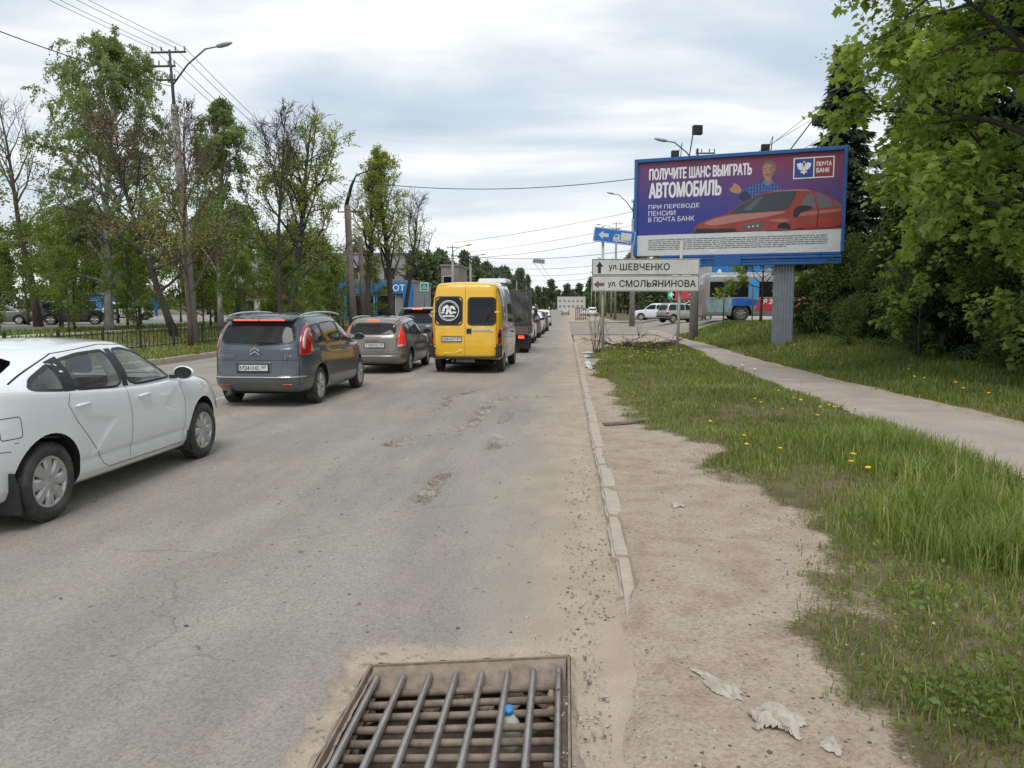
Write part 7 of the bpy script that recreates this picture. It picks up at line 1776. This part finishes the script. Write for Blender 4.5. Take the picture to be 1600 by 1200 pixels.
blades('verge_grass', 'long green grass on the verge between sand and footpath', [(1.0, 5.2, 1.6, 6.5, 2500, .04, .19, .0036, strip_mask), (.9, 5.2, 6.5, 12, 1500, .04, .17, .005, strip_mask), (.7, 5.2, 12, 20, 850, .05, .16, .007, strip_mask), (.7, 5.6, 20, 38, 420, .06, .18, .011, strip_mask)], M_('grass_blade'), 1)
def tuft_mask(cx, cy, r): return lambda x, y: 1 - sm(r * .3, r, np.hypot(x - cx, (y - cy) * .8))
blades('grass_tuft', 'tall thick grass clump at the right edge of the verge', [(2.2, 3.6, 4.4, 6.3, 3600, .34, .60, .0042, tuft_mask(2.85, 5.35, .75)), (2.6, 4.6, 6.8, 9.4, 1500, .24, .42, .005, tuft_mask(3.6, 8.1, 1.1))], M_('grass_blade'), 2)
blades('bank_grass', 'green grass on the bank right of the footpath', [(6.3, 10.5, 8, 16, 700, .06, .22, .007, right_mask), (6.3, 12, 16, 28, 360, .07, .22, .011, right_mask), (6.6, 15, 28, 48, 130, .10, .26, .019, right_mask)], M_('grass_dark'), 3)
lm_ = lambda x, y: np.clip(1.0 - .7 * dirtmask(x, y), 0, 1) * ((x < -24.7) | (x > -22.5)) * (x > -29.5)
blades('left_grass', 'grass under the trees left of the road', [(-17, LK - .2, 16, 45, 110, .08, .3, .016, lm_), (-30, -17, 20, 62, 40, .1, .3, .028, lm_), (-17, LK - .2, 45, 70, 40, .1, .3, .03, lm_)], M_('grass_dark'), 4)
# broad-leaved weeds among the grass
r_ = np.random.default_rng(9); C, D = [], []
for k in range(420):
    x, y = r_.uniform(1.2, 4.6), r_.uniform(2.2, 14)
    if strip_mask(np.array([x]), np.array([y]))[0] < .25 or (y > 7 and r_.random() < .4): continue
    m_ = r_.integers(5, 11); a = r_.uniform(0, 6.28, m_); z = float(terrain(x, y))
    C.append(np.stack([x + .03 * np.cos(a), y + .03 * np.sin(a), np.full(m_, z + .02) + r_.uniform(0, .07, m_)], -1)); D.append(np.stack([np.cos(a), np.sin(a), r_.uniform(.1, .9, m_)], -1))
for (cx, cy, n_) in ((1.72, 3.2, 70), (1.9, 2.9, 70), (2.2, 3.3, 60), (2.0, 4.3, 30)):
    for k in range(n_):
        x, y = cx + r_.normal(0, .17), cy + r_.normal(0, .17); m_ = 6; a = r_.uniform(0, 6.28, m_); z = float(terrain(x, y))
        C.append(np.stack([x + .02 * np.cos(a), y + .02 * np.sin(a), np.full(m_, z + .01) + r_.uniform(0, .09, m_)], -1)); D.append(np.stack([np.cos(a), np.sin(a), r_.uniform(.1, .9, m_)], -1))
tag(link('weeds', leaf_mesh('weeds', np.concatenate(C), np.concatenate(D), .034, 'diamond', M_('leaf_green'), r_, .5, 0)), 'low leafy weeds in the verge grass', kind='stuff')

# dandelions
yel = simple('dandelion_yellow', (0.75, 0.42, 0.01), .7, var=.2, scale=60); stm = simple('stem_green', (0.10, 0.15, 0.05), .7); clock = simple('dandelion_clock', (0.55, 0.55, 0.52), .9)
stem_me = MB().tube([(0, 0, 0), (.004, 0, .5), (0, .003, 1)], .0035, 5).mesh('stem', stm)
def headmesh(mat, clockd=False):
    b = MB()
    if clockd: b.lathe([(.001, -.024), (.018, -.018), (.026, 0), (.018, .018), (.001, .024)], 12)
    else:
        b.lathe([(.004, -.012), (.012, -.004), (.024, .004), (.021, .010), (.012, .014), (.001, .015)], 16)
        for k in range(16): a = k * .3927; b.add([(.014 * math.cos(a - .12), .014 * math.sin(a - .12), .010), (.014 * math.cos(a + .12), .014 * math.sin(a + .12), .010), (.029 * math.cos(a), .029 * math.sin(a), .006)], [(0, 1, 2)])
    return b.mesh('flower_head', mat)
hd, hc = headmesh(yel), headmesh(clock, True)
def dandelion(x, y, h, label, group, clk=False, sc=1.0):
    o = empty('dandelion', (x, y, float(terrain(x, y)))); tag(o, label, 'flower', group); t = random.uniform(-.2, .2); u = random.uniform(-.2, .2)
    o.rotation_euler = (t, u, random.random() * 6)
    s = link('stem', stem_me, o); s.scale = (1, 1, h); q = link('flower_head', hc if clk else hd, o, (0, 0, h)); q.scale = (sc,) * 3
R_ = random.Random(3)
for x, y, h in ((2.66, 7.30, .26), (2.60, 7.12, .22), (2.74, 7.02, .20)): dandelion(x, y, h, 'yellow dandelion in the cluster of three in the near grass', 'three near dandelions', sc=1.15)
for k in range(13): dandelion(R_.gauss(3.55, .42), R_.gauss(11.6, .55), R_.uniform(.16, .26), 'yellow dandelion in the patch midway along the verge', 'dandelions midway along the verge')
for x, y in ((2.05, 9.0), (2.25, 8.2), (1.9, 10.2), (2.0, 8.5)): dandelion(x, y, .15, 'lone yellow dandelion at the sandy edge of the verge', 'dandelions at the sandy edge')
for k in range(34): dandelion(min(4.3, max(1.3, R_.gauss(2.9, .85))), R_.uniform(22, 30), R_.uniform(.16, .28), 'yellow dandelion around the feet of the street sign posts', 'dandelions by the street sign', sc=1.35)
for k in range(16): dandelion(R_.uniform(6.9, 8.6), R_.uniform(12, 26), R_.uniform(.15, .3), 'yellow dandelion in the bank grass right of the footpath', 'dandelions on the bank', sc=1.2)
for x, y in ((4.15, 18.2), (4.1, 16.9)): dandelion(x, y, .3, 'white dandelion clock beside the footpath', 'dandelion clocks', True, 1.4)

# brushwood heap and twiggy sapling by the sign
bp = empty('brushwood_pile', (3.0, 30.8, .1)); tag(bp, 'heap of cut dark branches behind the street sign', 'branches')
R_ = random.Random(11)
for k in range(30):
    b = MB(); p = Vector((R_.gauss(-.2, .65), R_.gauss(0, 1.0), R_.uniform(.0, .15))); d = Vector((R_.gauss(0, 1), R_.gauss(0, .7), R_.uniform(-.02, .22))).normalized(); L = R_.uniform(.7, 1.7)
    pts, q = limb(p, d, L, R_.uniform(.012, .03), R_, .1, 5, .12); b.tube(pts, q, 5)
    for j in range(5):
        s, dd = at_t(pts, R_.uniform(.3, .98)); p2, q2 = limb(s, rotv(dd, R(R_.uniform(25, 55)), R_.uniform(0, 6.28)), L * R_.uniform(.15, .4), .009, R_, .15, 3, .15); b.tube(p2, q2, 4)
    b.build('branch', M_('bark_dark'), bp)
ts = empty('bare_sapling', (1.12, 28.6, .05)); tag(ts, 'bunch of thin bare twigs standing at the left sign post', 'sapling')
for k in range(11):
    b = MB(); pts, q = limb(Vector((R_.gauss(0, .12), R_.gauss(0, .12), 0)), Vector((R_.gauss(0, .2), R_.gauss(0, .15), 1)).normalized(), R_.uniform(1.0, 2.3), .014, R_, .1, 6, .1); b.tube(pts, q, 4)
    for j in range(4):
        s, dd = at_t(pts, R_.uniform(.35, .95)); p2, q2 = limb(s, rotv(dd, R(30), R_.uniform(0, 6.28)), .4, .006, R_, .1, 3, .12); b.tube(p2, q2, 3)
    b.build('twig', M_('bark_brown'), ts)
# plank, rag, scraps, pebbles
b = MB(); b.box((0, 0, 0), (.52, .10, .03), rz=.5); b.box((.30, .20, .012), (.2, .07, .02), rz=.75); o = b.build('plank', simple('grey_plank', (0.20, 0.165, 0.135), .9, var=.3, scale=20, bmp=.4), loc=(.78, 11.1, .085)); tag(o, 'broken piece of grey board lying behind the kerb', 'plank')
rag = simple('dirty_plastic', (0.43, 0.40, 0.345), .6, var=.2, scale=9, bmp=.3, dirt=((.36, .29, .22), .9, 7))
def crumple(name, label, cx, cy, w, l, rz, amp, seed, nx=60, ny=60, torn=0.25):
    r0 = np.random.default_rng(seed); u = np.linspace(-1.3, 1.3, nx); v = np.linspace(-1.3, 1.3, ny); Ug, Vg = np.meshgrid(u, v, indexing='ij')
    rad = np.hypot(Ug, Vg); ang = np.arctan2(Vg, Ug)
    edge = .8 + torn * sum(np.sin(k * ang + r0.uniform(0, 6.28)) / k ** .6 for k in (1, 2, 3, 4, 5, 7)) * .6
    X = Ug * w + .12 * w * wob(Ug, Vg, 4, 4, seed); Y = Vg * l + .12 * l * wob(Vg, Ug, 4, 4, seed + 3)
    ridge = 1 - np.abs(wob(Ug + .3 * wob(Ug, Vg, 3, 3, seed), Vg * .6, 3.4, 4, seed)); fold = 1 - np.abs(wob(Ug * 1.2, Vg * .9 + seed, 3.6, 4, seed + 5))
    Z = amp * np.clip(.75 * ridge + .3 * fold, 0, 2) * np.exp(-1.1 * rad ** 2) + .10 * amp * fold
    Z = Z * (1 - sm(.75, 1.1, rad / edge)) + .004
    c, s = math.cos(rz), math.sin(rz); Xw, Yw = cx + X * c - Y * s, cy + X * s + Y * c; Zw = terrain(Xw, Yw) + Z
    i, j = np.meshgrid(np.arange(nx - 1), np.arange(ny - 1), indexing='ij'); a = (i * ny + j).ravel()
    f = np.stack([a, a + ny, a + ny + 1, a + 1], -1); f = f[((rad / edge)[:-1, :-1].ravel() < 1.0)]
    return tag(link(name, np_mesh(name, np.stack([Xw, Yw, Zw], -1).reshape(-1, 3), f, rag, True)), label, 'litter')
crumple('plastic_rag', 'crumpled dirty white plastic rag on the sand near the grate', .86, 3.08, .12, .15, .4, .05, 2)
crumple('plastic_rag', 'frayed strip of dirty plastic fanned out above the crumpled rag', .72, 3.38, .07, .17, .55, .03, 5, torn=.3)
crumple('plastic_scrap', 'thin pale plastic scrap right of the crumpled rag', 1.05, 2.92, .05, .07, -.2, .02, 7)
crumple('paper_scrap', 'small pale paper scrap on the sand beside the kerb', .95, 6.5, .08, .07, .3, .03, 8)
crumple('paper_scrap', 'tiny pale scrap lying in the grass at the right edge', 3.0, 5.6, .06, .05, .3, .03, 9)
def scatter(name, label, n, fx, fy, s0, s1, mat, seed, zf):
    r_ = np.random.default_rng(seed); x = fx(r_, n); y = fy(r_, n); s = s0 + (s1 - s0) * r_.random(n) ** 3
    t = np.array([(1, 0, 0), (0, 1, 0), (-1, 0, 0), (0, -1, 0), (0, 0, .8), (0, 0, -.5)]); tri = np.array([(0, 1, 4), (1, 2, 4), (2, 3, 4), (3, 0, 4), (1, 0, 5), (2, 1, 5), (3, 2, 5), (0, 3, 5)])
    a = r_.uniform(0, 6.28, n); k = r_.uniform(.6, 1.5, (n, 6, 1)); v = t[None] * k * s[:, None, None]; ca, sa = np.cos(a)[:, None], np.sin(a)[:, None]
    vx = v[:, :, 0] * ca - v[:, :, 1] * sa; vy = v[:, :, 0] * sa + v[:, :, 1] * ca
    P = np.stack([vx + x[:, None], vy + y[:, None], v[:, :, 2] * .7 + zf(x, y)[:, None]], -1)
    return tag(link(name, np_mesh(name, P.reshape(-1, 3), (np.arange(n)[:, None, None] * 6 + tri[None]).reshape(-1, 3), mat)), label, kind='stuff')
peb = leafmat('pebble', (0.10, 0.085, 0.07), (0.36, 0.30, 0.24), 0.0, .9, (0.55, 0.5, 0.45))
scatter('gravel', 'small stones scattered over the sandy verge', 2600, lambda r, n: r.uniform(.35, 2.0, n), lambda r, n: 2.3 + 9 * r.random(n) ** 1.5, .003, .013, peb, 21, terrain)
scatter('kerb_gravel', 'grit beside the grate and along the kerb', 1800, lambda r, n: np.where(r.random(n) < .5, r.normal(.16, .10, n), r.uniform(.0, .33, n)), lambda r, n: 2.4 + 7 * r.random(n) ** 2.2, .003, .011, peb, 22, lambda x, y: np.where((y < 4.2) & (x > .2), terrain(x, y), -.008))
scatter('road_gravel', 'loose stones in the potholes and on the road', 1500, lambda r, n: r.uniform(-3.2, .2, n), lambda r, n: r.uniform(3.9, 17, n), .003, .014, peb, 23, lambda x, y: road_z(x, y) + .002)
